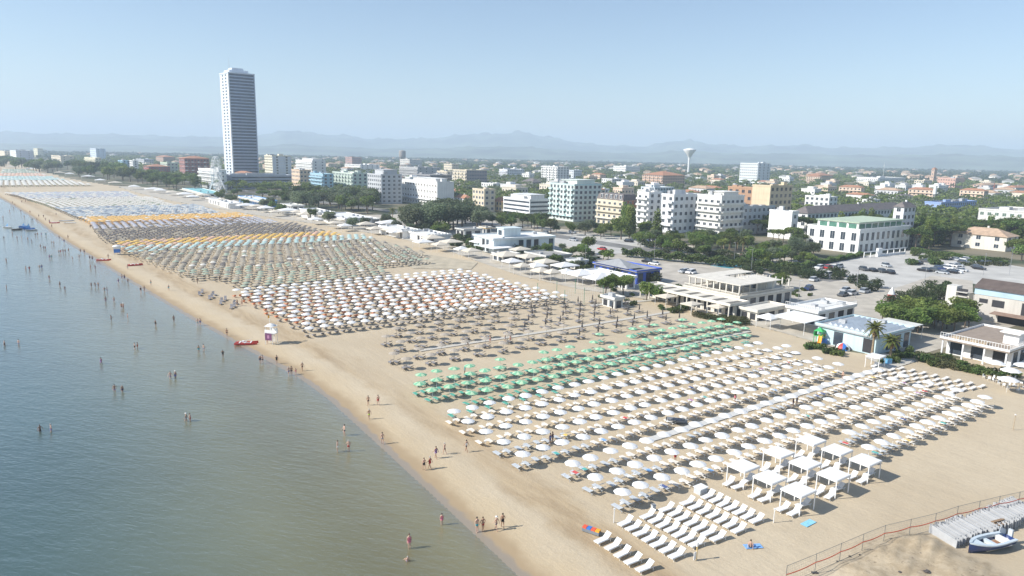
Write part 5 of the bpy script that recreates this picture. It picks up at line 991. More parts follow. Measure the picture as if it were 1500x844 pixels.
# --- white loungers without parasols in front
sl_ = empty('sunbed', (0, 0, 0), 0, 'x', 'sun lounger', 'white sunbeds without parasols'); lounger_parts(sl_, white, whitefab, lift=.70, w=.72)
for j, (v, us) in enumerate(((-3.5, np.linspace(-36.9, -43.0, 5)), (.95, np.linspace(-35.7, -43.2, 7)), (4.3, np.linspace(-36.0, -42.9, 7)), (7.2, np.linspace(-36.1, -43.4, 7)), (10.45, np.linspace(-36.4, -43.6, 7)), (13.8, np.linspace(-36.7, -43.4, 7)))):
    for i, u in enumerate(us):
        o = put(sl_, GR(u, v + rnd.uniform(-.1, .1)), HV + rnd.uniform(-.06, .06), 'white raised-back sunbed, %s from the parasols in the %s' % (nth(i + 1), 'seaward row of five' if j == 0 else '%s row of seven' % nth(j))); o.scale = (1.04, 1.04, 1.12)
# --- four-post cabanas with loungers below
cab = empty('beach_cabana', (0, 0, 0), 0, 'x', 'cabana', 'white cabanas'); m = MB(); m.box(-1.5, 1.5, -1.3, 1.3, 2.36, 2.44)
m.build('roof', whitefab, cab); MB().box(-1.52, 1.52, -1.36, -1.302, 2.18, 2.4).build('valance', whitefab, cab); MB().box(-1.52, 1.52, 1.302, 1.36, 2.18, 2.4).build('valance', whitefab, cab); MB().box(-1.56, -1.502, -1.3, 1.3, 2.18, 2.4).build('valance', whitefab, cab); MB().box(1.502, 1.56, -1.3, 1.3, 2.18, 2.4).build('valance', whitefab, cab)
for x in (-1.45, 1.45):
    for y in (-1.25, 1.25): MB().box(x - .05, x + .05, y - .05, y + .05, -.1, 2.355).build('post', white, cab)
for a, us in enumerate((-36.4, -40.2, -44.0)):
    for b, v in enumerate((20.6, 28.0, 35.4)):
        put(cab, GR(us, v), HV, 'white four-post cabana, %s from the sea in the %s row from the parasols' % (nth(b + 1), nth(a + 1)))
        for q, (du, dv, rz) in enumerate(((.55, -1.9, HV), (-.75, -1.7, HV), (-.2, .95, HV))):
            put(sl_, GR(us + du, v + dv), rz + rnd.uniform(-.15, .15), 'white sunbed, %s of three at the %s cabana of the %s cabana row' % (nth(q + 1), nth(b + 1), nth(a + 1)))
# --- green parasols and slings
gp = empty('green_parasol', (0, 0, 0), 0, 'x', 'parasol', 'green parasols'); parasol_parts(gp, greencl2, 1.08, 8, 2.3, 1.95, white, False, m2=greencl, scal=.03)
gl_ = empty('green_lounger', (0, 0, 0), 0, 'x', 'sun lounger', 'green loungers'); lounger_parts(gl_, greypaint, greenl, .5, canopy=True)
for ri, (u, v0, n, keep) in enumerate(((5.1, 6.6, 23, .93), (9.7, 2.0, 25, .97), (13.9, 1.6, 26, .97), (18.1, .85, 26, .66), (22.6, 40, 14, .3))):
    for k in range(n):
        if rnd.random() > keep: continue
        v = v0 + 3.38 * k + rnd.uniform(-.25, .25); u_ = u + rnd.uniform(-.3, .3); o = put(gp, GR(u_, v), rnd.uniform(0, 6), 'green striped parasol, place %d from the sea, %s green row' % (k + 1, nth(ri + 1))); o.rotation_euler = (rnd.uniform(-.06, .06), rnd.uniform(-.06, .06), o.rotation_euler[2])
        for s in (-1, 1): put(gl_, GR(u_ - .1 + rnd.uniform(-.3, .3), v + s * .75), HU + math.pi + rnd.uniform(-.15, .15), 'green lounger %s of the parasol at place %d, %s green row' % ('seaward' if s < 0 else 'inland', k + 1, nth(ri + 1)))
for k in range(7): put(gl_, GR(1.9, 1.0 + 3.4 * k), HU + math.pi, 'green lounger, %s from the sea between the first white and green rows' % nth(k + 1))
# --- grey parasols: open taupe ones towards the sea, furled dark ones inland, loungers and tables round each pole
tp = empty('taupe_parasol', (0, 0, 0), 0, 'x', 'parasol', 'taupe parasols'); parasol_parts(tp, taupe, 1.1, 8, 2.35, 2.0, greymetal, False)
fp = empty('furled_parasol', (0, 0, 0), 0, 'x', 'parasol', 'furled dark parasols'); m = MB(); m.lathe([(.03, .95), (.20, 1.05), (.16, 1.6), (.10, 2.2), (.02, 2.55)], 9); m.build('canopy', darkcl, fp); m = MB(); m.cyl((0, 0, -.2), (0, 0, 2.6), .025, n=5); m.build('pole', greymetal, fp)
gg = empty('grey_lounger', (0, 0, 0), 0, 'x', 'sun lounger', 'grey loungers'); lounger_parts(gg, greymetal, greyl, .55, canopy=True)
gn = 0
for ri, (u, v0, n) in enumerate(((27.6, 6.4, 15), (32.4, 6.0, 15), (39.2, 10.4, 14), (44.3, 9.9, 14), (49.8, 14.6, 14), (54.6, 18.0, 13))):
    for k in range(n):
        v = v0 + 5.35 * k + rnd.uniform(-.4, .4); u_ = u + rnd.uniform(-.35, .35); far = v > 44 + 6 * math.sin(ri * 2.1)
        put(fp if far else tp, GR(u_, v), rnd.uniform(0, 6), '%s parasol, %s from the sea in the %s grey row after the green parasols' % ('furled dark' if far else 'open taupe', nth(k + 1), nth(ri + 1)))
        for s in (-1, 1): put(gg, GR(u_ + rnd.uniform(-.4, .4), v + s * rnd.uniform(.5, .75)), HU + math.pi + rnd.uniform(-.3, .3), 'grey lounger %s of the %s parasol from the sea, %s grey row' % ('seaward' if s < 0 else 'inland', nth(k + 1), nth(ri + 1)))
# --- white and orange field: parasols one by one in its nearer rows, then the masses beyond
wo = empty('small_white_parasol', (0, 0, 0), 0, 'x', 'parasol', 'white parasols with orange loungers'); parasol_parts(wo, whitefab, 1.12, 8, 2.3, 1.9, white, False, n=16)
og = MB(); ow = MB()
for ri in range(13):
    u = 59.7 + 4.25 * ri; v0 = -.9 - .22 * ri + (0, .9)[ri % 2]; n = int((inland_v(u) - 12 - v0) / 3.25)
    for k in range(min(n, 23)):
        v = v0 + 3.25 * k + rnd.uniform(-.2, .2); u_ = u + rnd.uniform(-.2, .2); p = GR(u_, v)
        put(wo, p, rnd.uniform(0, 6), 'white parasol over orange loungers, %s from the sea, %s row past the grey field' % (nth(k + 1), nth(ri + 1)))
        for s in (-1, 1):
            a = HU + math.pi + rnd.uniform(-.2, .2); ax = np.array([math.cos(a), math.sin(a), 0]); ay = np.array([-ax[1], ax[0], 0]); q = np.array(GR(u_ - .5, v + s * .75)); b = ow if (ri < 3 or rnd.random() < .35) else og
            b.obox(q + ax * -.33 + [0, 0, .33], ax * .67, ay * .3, (0, 0, .03)); b.obox(q + ax * .6 + [0, 0, .6], ax * .26 + np.array([0, 0, .24]), ay * .3, np.array([ax[0] * -.02, ax[1] * -.02, .02]))
tag(og.build('orange_loungers', orange), 'orange loungers under the small white parasols', 'sun loungers', kind='stuff'); tag(ow.build('grey_loungers', greyl), 'grey loungers under the small white parasols', 'sun loungers', kind='stuff')
def mass(name, label, u0, u1, du, dv, cols, v0f=None, v1f=None, r=1.1, seed=0, jit=.25, lo=None, extra=None, h=2.0):
    """Past the three hundred single ones: one mesh of parasols with slings below, for a whole field."""
    rs = np.random.RandomState(seed); cs = []
    for i, u in enumerate(np.arange(u0, u1, du)):
        a = np.interp(u, SEA_E[:, 0], SEA_E[:, 1]) if v0f is None else v0f(u); b = inland_v(u) - 14 if v1f is None else v1f(u)
        vs = np.arange(a + (dv / 2 if i % 2 and dv > 3 else 0), b, dv); cs.append(np.stack([np.full_like(vs, u), vs, rs.choice(len(cols), len(vs), p=np.array([c[1] for c in cols]) / sum(c[1] for c in cols))], 1))
    c = np.concatenate(cs); n = len(c); uvj = c[:, :2] + rs.uniform(-jit, jit, (n, 2)); ctr = O0 + uvj[:, :1] * uu + uvj[:, 1:] * vv; k = 8
    ang = np.arange(k) * 2 * math.pi / k; ring = np.stack([np.cos(ang), np.sin(ang)], 1)
    V = np.zeros((n, 2 * k + 2, 3)); V[:, :k, :2] = ctr[:, None] + ring * r; V[:, :k, 2] = h - .1; V[:, k:2 * k, :2] = ctr[:, None] + ring * r * .5; V[:, k:2 * k, 2] = h + .2; V[:, 2 * k, :2] = ctr; V[:, 2 * k, 2] = h + .34; V[:, 2 * k + 1, :2] = ctr; V[:, 2 * k + 1, 2] = h + .34
    i = np.arange(k); j = (i + 1) % k; F1 = np.stack([i, j, k + j, k + i], 1); F2 = np.stack([k + i, k + j, np.full(k, 2 * k), np.full(k, 2 * k + 1)], 1)[:, [0, 1, 2, 3]]
    F2 = np.stack([k + i[::2], k + (i[::2] + 1) % k, k + (i[::2] + 2) % k, np.full(k // 2, 2 * k)], 1)
    Ff = np.concatenate([F1, F2]); Fa = (Ff[None] + (np.arange(n) * (2 * k + 2))[:, None, None]).reshape(-1, 4); mi = np.repeat(c[:, 2].astype(int), len(Ff)); Vs = [V.reshape(-1, 3)]; Fs = [Fa]; M_ = [mi]; base = n * (2 * k + 2)
    # two slings and a pole below each
    for s in (-1, 1):
        q = ctr + vv * s * .72 - uu * .3; B = np.zeros((n, 8, 3)); d = [(-.95, -.3, .36), (.35, -.3, .36), (.35, .3, .36), (-.95, .3, .36), (.35, -.3, .36), (.85, -.3, .8), (.85, .3, .8), (.35, .3, .36)]
        for t_, (x, y, z) in enumerate(d): B[:, t_, :2] = q - uu * x + vv * y; B[:, t_, 2] = z
        f = np.array([[0, 1, 2, 3], [4, 5, 6, 7]]); Fs.append((f[None] + (base + np.arange(n) * 8)[:, None, None]).reshape(-1, 4)); M_.append(np.full(n * 2, len(cols))); Vs.append(B.reshape(-1, 3)); base += n * 8
    B = np.zeros((n, 4, 3)); B[:, 0, :2] = ctr - [.04, 0]; B[:, 1, :2] = ctr + [.04, 0]; B[:, 2, :2] = ctr + [.04, 0]; B[:, 3, :2] = ctr - [.04, 0]; B[:, 2:, 2] = h; Fs.append((np.array([[0, 1, 2, 3]])[None] + (base + np.arange(n) * 4)[:, None, None]).reshape(-1, 4)); M_.append(np.full(n, len(cols) + 1)); Vs.append(B.reshape(-1, 3))
    o = place(name, np_mesh(name, np.concatenate(Vs), np.concatenate(Fs), [c_[0] for c_ in cols] + [lo or greyl, greymetal], np.concatenate(M_))); return tag(o, label, 'parasols', kind='stuff')
SEA_E = np.array([(100, -1), (114, 0), (136, -1), (137, -8), (166, -12.6), (176, -14), (200, -17.4), (220, -19), (237, -18), (244, -21), (268, -21.5), (325, -20), (345, -21), (373, -25), (412, -28.5), (473, -35), (510, -41), (563, -48.5), (600, -56), (730, -61), (1000, -62), (1300, -60)])
fab = lambda k, c: mt(k, c, .9, .1, 1, trans=.15)
thatch, sage, aqua, yellow, peach, charcoal, lilac, sky_c, amber, navy, olive, ivory = fab('thatch_cloth', (.40, .36, .29)), fab('sage_cloth', (.36, .43, .34)), fab('aqua_cloth', (.46, .62, .60)), fab('yellow_cloth', (.75, .50, .14)), fab('peach_cloth', (.72, .48, .36)), fab('charcoal_cloth', (.19, .175, .165)), fab('lilac_cloth', (.50, .51, .57)), fab('sky_cloth', (.50, .56, .60)), fab('amber_cloth', (.78, .50, .18)), fab('navy_cloth', (.26, .32, .40)), fab('olive_cloth', (.22, .30, .20)), fab('ivory_cloth', (.74, .72, .66))
e1 = lambda u: inland_v(u) - 16
mass('sage_parasols', 'dense field of sage and thatch parasols past the white and orange ones', 115.5, 152, 4.2, 3.3, [(sage, 5), (thatch, 3), (ivory, .6)], None, lambda u: 46 + .1 * (u - 115) if u < 133 else 70, 1.1, 1)
mass('thatch_parasols', 'dense field of grey-brown thatch parasols', 152, 203, 3.7, 3.2, [(thatch, 5), (charcoal, 2), (sage, 1.2), (ivory, .5)], None, lambda u: 78, 1.12, 2, lo=creamcl)
mass('aqua_parasols', 'band of aqua parasols before the yellow ones', 203, 221, 3.7, 3.4, [(aqua, 5), (ivory, 1), (sage, 1)], None, lambda u: 80, 1.2, 3)
mass('yellow_parasols', 'band of yellow and peach parasols', 221.5, 239, 3.6, 3.3, [(yellow, 5), (peach, 2)], None, lambda u: 72, 1.25, 4, lo=peach)
mass('charcoal_parasols', 'field of charcoal grey parasols behind the yellow band', 240, 288, 3.5, 3.4, [(charcoal, 5), (thatch, 1)], None, lambda u: 70, 1.2, 5)
mass('lilac_parasols', 'stripes of lilac and grey parasols', 288, 325, 2.5, 6.6, [(lilac, 4), (charcoal, 1)], None, lambda u: 62, 1.35, 6, lo=charcoal)
mass('amber_parasols', 'stripes of amber parasols far along the beach', 326, 356, 2.4, 5.0, [(amber, 6), (ivory, 1)], None, lambda u: 60, 1.5, 7, lo=amber)
mass('blue_parasols', 'stripes of blue and white parasols far along the beach', 357, 430, 2.6, 4.6, [(sky_c, 2.6), (navy, 1.2), (ivory, 1.6)], None, lambda u: 50, 1.35, 8)
mass('ivory_parasols', 'long stripes of ivory parasols far along the beach', 431, 520, 2.6, 7.4, [(ivory, 6), (olive, .3)], None, lambda u: 36, 1.6, 9, lo=olive)
mass('pale_blue_parasols', 'far band of pale blue parasols at the bend of the beach', 521, 600, 2.8, 5.4, [(lilac, 2), (ivory, 2), (sky_c, 1.4)], None, lambda u: 28, 1.5, 10, lo=charcoal)
for nm, c, u0, u1, dv, lo in (('ivory', ivory, 722, 830, 9.5, olive), ('aqua', aqua, 838, 950, 7, charcoal), ('peach', peach, 960, 1060, 8, orange), ('sage', sage, 1068, 1240, 7, charcoal)):
    mass('distant_%s_parasols' % nm, 'most distant %s band of parasols at the far left end of the beach' % nm, u0, u1, 4.2, dv, [(c, 5), (ivory, 1)], None, lambda u: np.interp(u, [722, 900, 1240], [14, -10, -30]), 2.2, u0, lo=lo)
# stacked cream loungers behind the last white parasols
fl_ = empty('flat_lounger', (0, 0, 0), 0, 'x', 'sun lounger', 'flat loungers before the restaurant shrubs'); lounger_parts(fl_, white, creamcl, .12)
for i in range(4):
    for j in range(8):
        u, v = -21.5 - j * 1.95 - i * .5, 80.5 + i * 2.55 + j * .22
        put(fl_, GR(u, v), HV, 'flat cream lounger, %s in the %s line before the restaurant shrubs' % (nth(j + 1), nth(i + 1)))
# bare spare loungers on the wet side of the far fields
for i in range(11): u, v = 96 + i * 2.4 - (i % 2) * .7, -8.5 + (i % 3) * 1.5 - i * .35; put(gg, GR(u, v), HU + rnd.uniform(-.4, .4), 'grey lounger left on open sand seaward of the orange field, %s away' % nth(i + 1))
# big white parasols and tables by the restaurant
bp = empty('terrace_parasol', (0, 0, 0), 0, 'x', 'parasol', 'restaurant terrace parasols'); parasol_parts(bp, whitefab, 1.75, 8, 2.9, 2.35, white, False)
for i, px in enumerate(((1455, 549), (1478, 561), (1497, 553), (1496, 530), (1474, 575))): put(bp, P(*px), i, 'large white terrace parasol beside the restaurant, %s from the sea' % nth(i + 1))
tb = empty('terrace_table', (0, 0, 0), 0, 'x', 'table', 'restaurant tables'); MB().box(-.45, .45, -.45, .45, .70, .74).build('tabletop', wood, tb)
for x in (-.38, .38):
    for y in (-.38, .38): MB().box(x - .03, x + .03, y - .03, y + .03, 0, .699).build('leg', greymetal, tb)
ch = empty('terrace_chair', (0, 0, 0), 0, 'x', 'chair', 'restaurant chairs'); MB().box(-.22, .22, -.22, .22, .42, .46).build('seat', white, ch); MB().box(-.22, .22, .19, .22, .462, .88).build('backrest', white, ch)
for x in (-.2, .17):
    for y in (-.2, .17): MB().box(x, x + .03, y, y + .03, 0, .419).build('leg', white, ch)
for i, px in enumerate(((1448, 556), (1462, 560), (1470, 566), (1484, 572), (1478, 556), (1494, 568))):
    p = P(*px); put(tb, p, .3 * i, 'wooden table under the terrace parasols, %s from the left' % nth(i + 1))
    for j in range(3): a = j * 2.1 + i; put(ch, (p[0] + .8 * math.cos(a), p[1] + .8 * math.sin(a), 0), a - math.pi / 2, 'white chair, %s of three at the %s terrace table' % (nth(j + 1), nth(i + 1)))
# ------------------------------------------------------------------ lifeguard post, boats, playground, fence, panels, cars
red = mt('red_paint', (.55, .06, .05), .5); purple = mt('purple_sign', (.16, .05, .14), .6); blue = mt('blue_paint', (.05, .20, .60), .5); orangep = mt('orange_plastic', (.85, .40, .03), .5); greenp = mt('green_plastic', (.05, .42, .12), .5)
p = P(398, 503); t = empty('lifeguard_tower', (p[0], p[1], 0), ANG_V - .9, 'white lifeguard tower with purple sign on the open sand', 'lifeguard tower'); hh = 4.3
for x in (-.75, .75):
    for y in (-.75, .75): MB().bar((x * 1.15, y * 1.15, -.1), (x, y, hh - .5), .09).build('leg', white, t)
MB().box(-.95, .95, -.95, .95, 2.1, 2.2).build('platform', white, t); m = MB(); m.box(-1, 1, -1, 1, hh - .55, hh - .47); m.lathe([(1.0, hh - .469), (.75, hh - .2), (.05, hh)], 10); m.build('roof', white, t)
for y in (-.94, .88): MB().box(-.94, .94, y, y + .06, 2.203, 3.1).build('side_panel', white, t)
MB().box(-.8, .8, -1.06, -1.0, .9, 2.4).build('sign', purple, t); MB().box(-.25, .25, -1.08, -1.063, 1.3, 2.0).build('emblem', mt('sign_violet', (.42, .20, .34), .6), t)
m = MB(); m.bar((.2, .95, 0), (.2, .85, 2.1), .06); m.bar((-.3, .95, 0), (-.3, .85, 2.1), .06); [m.bar((-.3, .94, .3 + k * .3), (.2, .94, .3 + k * .3), .05) for k in range(6)]; m.build('ladder', white, t)
MB().cyl((-.9, .9, hh - .5), (-.9, .9, hh + 1.6), .03, n=5).build('flagpole', white, t); m = MB(); m.box(-.9, -.88, .3, .88, hh + .9, hh + 1.5); m.build('flag', orangep, t)
p = P(172, 373); t = empty('lifeguard_hut', (p[0], p[1], 0), .4, 'small blue and white lifeguard hut on the sand before the yellow parasols', 'hut'); MB().box(-1, 1, -1, 1, .8, 2.2).build('cabin', blue, t); MB().box(-1.1, 1.1, -1.1, 1.1, 2.203, 3.1).build('upper_cabin', white, t); m = MB(); m.lathe([(1.5, 3.11), (1.2, 3.4), (.05, 3.7)], 10); m.build('roof', white, t)
for x in (-.9, .9):
    for y in (-.9, .9): MB().box(x - .06, x + .06, y - .06, y + .06, -.1, .799).build('leg', white, t)
def hull(m, L_, w, h, sheer=.18, mat=0, n=14, flat=.0):
    rows = []
    for i in range(n + 1):
        s = i / n; x = -L_ / 2 + L_ * s; b = w / 2 * (1 - max(0, (s - .45) / .55) ** 2.2) * (.86 + .14 * min(1, s * 3)); z = h + sheer * max(0, s - .4) ** 2 * 3; k = flat + (.05 + .5 * max(0, s - .6)) * h
        rows.append([(x, -b, z), (x, -b * .82, z * .45), (x, -b * .30, k * .3), (x, b * .30, k * .3), (x, b * .82, z * .45), (x, b, z)])
    vs = [q for r in rows for q in r]; m.add(vs, [(i * 6 + j, (i + 1) * 6 + j, (i + 1) * 6 + j + 1, i * 6 + j + 1) for i in range(n) for j in range(5)] + [tuple(range(6))], mat, True); return rows
def rescue_boat(px, rz, label, z=0):
    p = P(*px); t = empty('rescue_boat', (p[0], p[1], gz(p) + z), rz, label, 'boat')
    for y in (-.55, .55): m = MB(); hull(m, 4.6, .55, .42); m.v = [(a, b + y, c) for a, b, c in m.v]; m.build('hull', red, t); m = MB(); m.box(-2.1, 1.5, y - .24, y + .24, .40, .45); m.build('deck', red, t)
    for x in (-1.4, -.3, .8): MB().box(x, x + .25, -.8, .8, .455, .52).build('thwart', white, t)
    for y in (-.7, .7): MB().bar((-.6, y, .6), (.9, y * 2.2, .75), .05).build('oar', white, t)
    MB().box(-.9, -.4, -.35, .35, .525, .75).build('seat', white, t); return t
rescue_boat((361, 503), .15, 'red twin-hulled rescue boat drawn up beside the lifeguard tower'); rescue_boat((152, 381), .05, 'red rescue boat on the sand near the blue lifeguard hut'); rescue_boat((80, 327), .1, 'red rescue boat at the distant waterline near the sailing boats'); rescue_boat((198, 389), .6, 'pale-decked red boat on the sand before the thatch parasols')
seaz = -.25
for i, (px, w, sail, lb) in enumerate((((12, 333), 5.0, 3.6, 'blue and white catamaran with two raised bows at far left'), ((36, 332), 5, 3.2, 'blue pedal boat left of the tall-sailed one'), ((43, 335), 4.6, 4.6, 'blue boat with a raised blue sail among the moored boats'), ((46, 337), 4.6, 1.2, 'white and blue flat boat nearest the beach among the moored boats'), ((25, 336), 4.4, 0, 'empty dark dinghy moored between the blue boats'), ((38, 333.5), 4.6, 2.2, 'second blue pedal boat close to the raised sail'))):
    p = P(*px); t = empty('moored_boat', (p[0], p[1], seaz - .12), .3 * i - .2, lb, 'boat'); m = MB(); hull(m, w, 1.7, .65); m.build('hull', white if 'white' in lb else (blue if sail else greymetal), t); MB().box(-w * .4, w * .2, -.6, .6, .5, .56).build('deck', blue if sail else wood, t)
    if sail:
        m = MB(); m.cyl((0, 0, .5), (0, 0, .4 + sail * .64), .06, n=5); m.build('mast', white, t); m = MB(); m.slab([(0.06, .02, .9), (-1.3, .02, .95), (.06, .02, .3 + sail * .62)], .0); m.v = m.v[:3] + [(a, b - .04, c) for a, b, c in m.v[:3]]; m.build('sail', mt('sail_blue', (.16, .42, .70), .8), t)
for i, px in enumerate(((103, 327), (98, 324))): p = P(*px); t = empty('paddle_board', (p[0], p[1], .02), .1 + i * .3, ('pale paddle board rack lying at the distant beach edge', 'grey paddle board pile beside the pale one')[i], 'board'); m = MB(); hull(m, 6 + i, 2, .35, .1); m.build('hull', silver if i else white, t); MB().box(-2, 1, -.6, .6, .3, .36).build('deck', white, t)
# motorboat ashore near the panels
pb = (P(1413, 812) + P(1481, 797)) / 2; d = (P(1413, 806) - P(1480, 790))[:2]; t = empty('motorboat', (pb[0], pb[1], 0.05), math.atan2(d[1], d[0]), 'open motorboat with dark blue hull and pale deck lying on the sand by the panels', 'boat')
m = MB(); hull(m, 6.0, 2.1, .95, .22); m.build('hull', mt('navy_hull', (.02, .045, .16), .3), t); pd = mt('boat_deck', (.55, .62, .66), .5, .1)
for s in (-1, 1):
    m = MB(); n = 12
    for i in range(n):
        q = []
        for k in (i, i + 1):
            f = k / n; x = -3.0 + 6 * f; b = 1.05 * (1 - max(0, (f - .45) / .55) ** 2.2) * (.86 + .14 * min(1, f * 3)); z = .95 + .22 * max(0, f - .4) ** 2 * 3; q.append((x, b, z))
        (xa, ba, za), (xb, b2, zb) = q; w = .26
        m.add([(xa, s * (ba + .05), za + .06), (xb, s * (b2 + .05), zb + .06), (xb, s * max(0, b2 - w), zb + .06), (xa, s * max(0, ba - w), za + .06), (xa, s * (ba + .05), za - .08), (xb, s * (b2 + .05), zb - .08), (xb, s * max(0, b2 - w), zb - .3), (xa, s * max(0, ba - w), za - .3)], [(0, 1, 2, 3), (0, 4, 5, 1), (3, 2, 6, 7)])
    m.build('gunwale', pd, t)
m = MB(); m.slab([(1.2, -.78, 1.02), (2.3, -.48, 1.07), (2.95, 0, 1.14), (2.3, .48, 1.07), (1.2, .78, 1.02)], .06); m.build('foredeck', pd, t); MB().box(-2.7, 1.2, -.75, .75, .30, .36).build('floor', mt('boat_floor', (.42, .38, .30), .8), t)
MB().box(-2.4, -1.9, -.8, .8, .365, .85).build('bench', white, t); MB().box(-.5, -.1, -.75, .75, .365, .75).build('bench', pd, t); MB().box(-1.3, -.8, -.3, .3, .365, .62).build('hatch', mt('rust_box', (.35, .18, .10), .8), t)
MB().obox((-3.15, .0, 1.25), (.12, 0, 0), (0, .22, 0), (0, 0, .42)).build('outboard_motor', silver, t); MB().obox((-2.6, -.5, 1.35), (.5, 0, .25), (0, .03, 0), (0, 0, .3)).build('windscreen', silver, t)
# concrete panels standing on edge in rows
pan = mt('pale_concrete_panel', (.40, .41, .42), .9, .12, 1.2, .1); pt = empty('concrete_panel', (0, 0, 0), 0, 'x', 'panel', 'concrete panels standing on edge'); m = MB(); m.box(-1.7, 1.7, -.055, .055, 0, 1.0); m.build('slab', pan, pt)
for x in (-1.45, 1.35): MB().box(x, x + .1, -.06, .062, 1.001, 1.12).build('lifting_bar', greypaint, pt)
a0, a1 = P(1393, 800)[:2], P(1512, 752)[:2]; dirp = (a1 - a0) / np.linalg.norm(a1 - a0); ph = math.atan2(*(P(1403, 812)[:2] - P(1371, 792)[:2])[::-1])
for i in range(30):
    grp = i // 11; p = a0 + (a1 - a0) * (i / 29.0) + np.array([math.cos(ph), math.sin(ph)]) * (-1.1, -.6, -1.0)[grp]
    o = put(pt, (p[0], p[1], -.03), ph + rnd.uniform(-.03, .03), 'pale concrete panel standing on edge by the motorboat, %s from the near end' % nth(i + 1)); o.scale = (rnd.uniform(.96, 1.03), 1, (1.0, 1.12, .9)[grp] * rnd.uniform(.9, 1.1)); o.rotation_euler = (rnd.uniform(-.16, .05), 0, o.rotation_euler[2]); o.location.z -= .03
b = P(1462, 778); t = empty('timber_pile', (b[0], b[1], .95), .4, 'few brown boards lying on top of the concrete panels', 'boards'); [MB().box(-.9, .9, y, y + .2, .08 * k, .08 * k + .06).build('board', mt('brown_board', (.30, .20, .12), .9), t) for k, y in enumerate((-.4, -.1, .2, .0))]
# dark stones in the dug sand
stone = mt('dark_rubble', (.09, .08, .075), .95, .3, 3, .5, 6)
for i, (px, s) in enumerate((((1348, 815), .42), (1355, 843) and ((1357, 842), .6), ((1316, 820), .3), ((1403, 832), .35), ((1318, 842), .35), ((1244, 818), .22), ((1259, 816), .2), ((1393, 822), .28))):
    bm = bmesh.new(); bmesh.ops.create_icosphere(bm, subdivisions=2, radius=s * .5); [setattr(v, 'co', v.co * rnd.uniform(.7, 1.15)) for v in bm.verts]
    me = bpy.data.meshes.new('rock'); bm.to_mesh(me); bm.free(); me.materials.append(stone); p = P(*px); dg = C; o = place('rock', me, None, (p[0], p[1], .22 + .2 * s)); o.scale = (1.2, 1, .6); tag(o, 'dark rubble stone on the dug-up sand, %s counted from the fence' % nth(i + 1), 'rock', 'rubble stones')
# temporary fence with the orange tape
posts = [(-52.2, 6.0), (-52.6, 10.3), (-52.93, 14.17), (-53.23, 17.9), (-53.61, 21.56), (-54.51, 25.23), (-55.42, 28.95), (-56.05, 32.81), (-56.9, 36.3), (-57.7, 39.61), (-58.58, 42.87), (-59.3, 46.5), (-60.2, 50), (-61, 53.5), (-62, 57)]
t = empty('building_site_fence', GR(*posts[2]), 0, 'temporary mesh fence with dark posts and a band of orange-red tape', 'fence'); o0 = np.array(GR(*posts[2])); Q = [np.array(GR(*q)) - o0 for q in posts]; fm = mt('fence_steel', (.20, .21, .21), .5, metal=.4)
for q in Q: MB().cyl(q + [0, 0, -.2], q + [0, 0, 2.15], .035, n=6).build('post', fm, t); MB().box(q[0] - .3, q[0] + .3, q[1] - .13, q[1] + .13, q[2] - .05, q[2] + .12).build('foot', stone, t)
tape = mt('orange_tape', (.78, .12, .06), .6)
for a, b in zip(Q[:-1], Q[1:]):
    m = MB(); m.bar(a + [0, 0, 2.1], b + [0, 0, 2.1], .03); m.bar(a + [0, 0, .15], b + [0, 0, .15], .03)
    d = b - a; n = 16
    for k in range(1, n): m.bar(a + d * k / n + [0, 0, .15], a + d * k / n + [0, 0, 2.1], .006)
    for z in np.linspace(.4, 1.9, 6): m.bar(a + [0, 0, z], b + [0, 0, z], .006)
    m.build('mesh_panel', fm, t); m = MB(); k = 6
    for i in range(k): z0, z1 = 1.22 - .12 * math.sin(math.pi * i / k), 1.22 - .12 * math.sin(math.pi * (i + 1) / k); m.obox(a + d * (i + .5) / k + [0, -.05, (z0 + z1) / 2], d / k / 2 + np.array([0, 0, (z1 - z0) / 2]), (0, .012, 0), (0, 0, .05))
    m.build('warning_tape', tape, t)
# playground, dome, net, bins, posts
p = P(1199, 503); t = empty('play_slide', (p[0], p[1], 0), ANG_V + .2, 'green play tower with two orange slides and a blue drum', 'playground slide')
for s in (-1, 1):
    m = MB()
    for k in range(6):
        f0, f1 = k / 6, (k + 1) / 6; z0, z1 = 1.8 * (1 - f0) ** 1.2 + .1, 1.8 * (1 - f1) ** 1.2 + .1; x0, x1 = s * (.8 + 2.2 * f0), s * (.8 + 2.2 * f1); m.obox(((x0 + x1) / 2, -.6 - .5 * f0, (z0 + z1) / 2), ((x1 - x0) / 2 * 1.03, 0, (z1 - z0) / 2), (0, .38, 0), (0, 0, .04))
        for y in (-.36, .36): m.obox(((x0 + x1) / 2, -.6 - .5 * f0 + y, (z0 + z1) / 2 + .16), ((x1 - x0) / 2, 0, (z1 - z0) / 2), (0, .03, 0), (0, 0, .16))
    m.build('slide', orangep, t)
MB().box(-.9, .9, -.9, .9, 1.75, 1.86).build('platform', greenp, t); MB().cyl((0, -1.1, 0), (0, -1.1, 1.2), .62, n=16).build('drum', blue, t)
for x in (-.85, .85):
    for y in (-.85, .85): MB().cyl((x, y, 0), (x, y, 3.0), .07, n=6).build('post', greenp, t)
m = MB(); m.add([(-1, -1, 2.9), (1, -1, 2.9), (1, 1, 2.9), (-1, 1, 2.9), (0, 0, 3.7)], [(0, 1, 4), (1, 2, 4), (2, 3, 4), (3, 0, 4), (3, 2, 1, 0)]); m.build('roof', greenp, t); MB().box(-.95, .95, .9, .96, 1.87, 2.6).build('panel', greenp, t)
p = P(1234, 512); t = empty('play_dome', (p[0], p[1], 0), .3, 'red white and blue play dome with openings beside the slide', 'play dome'); 
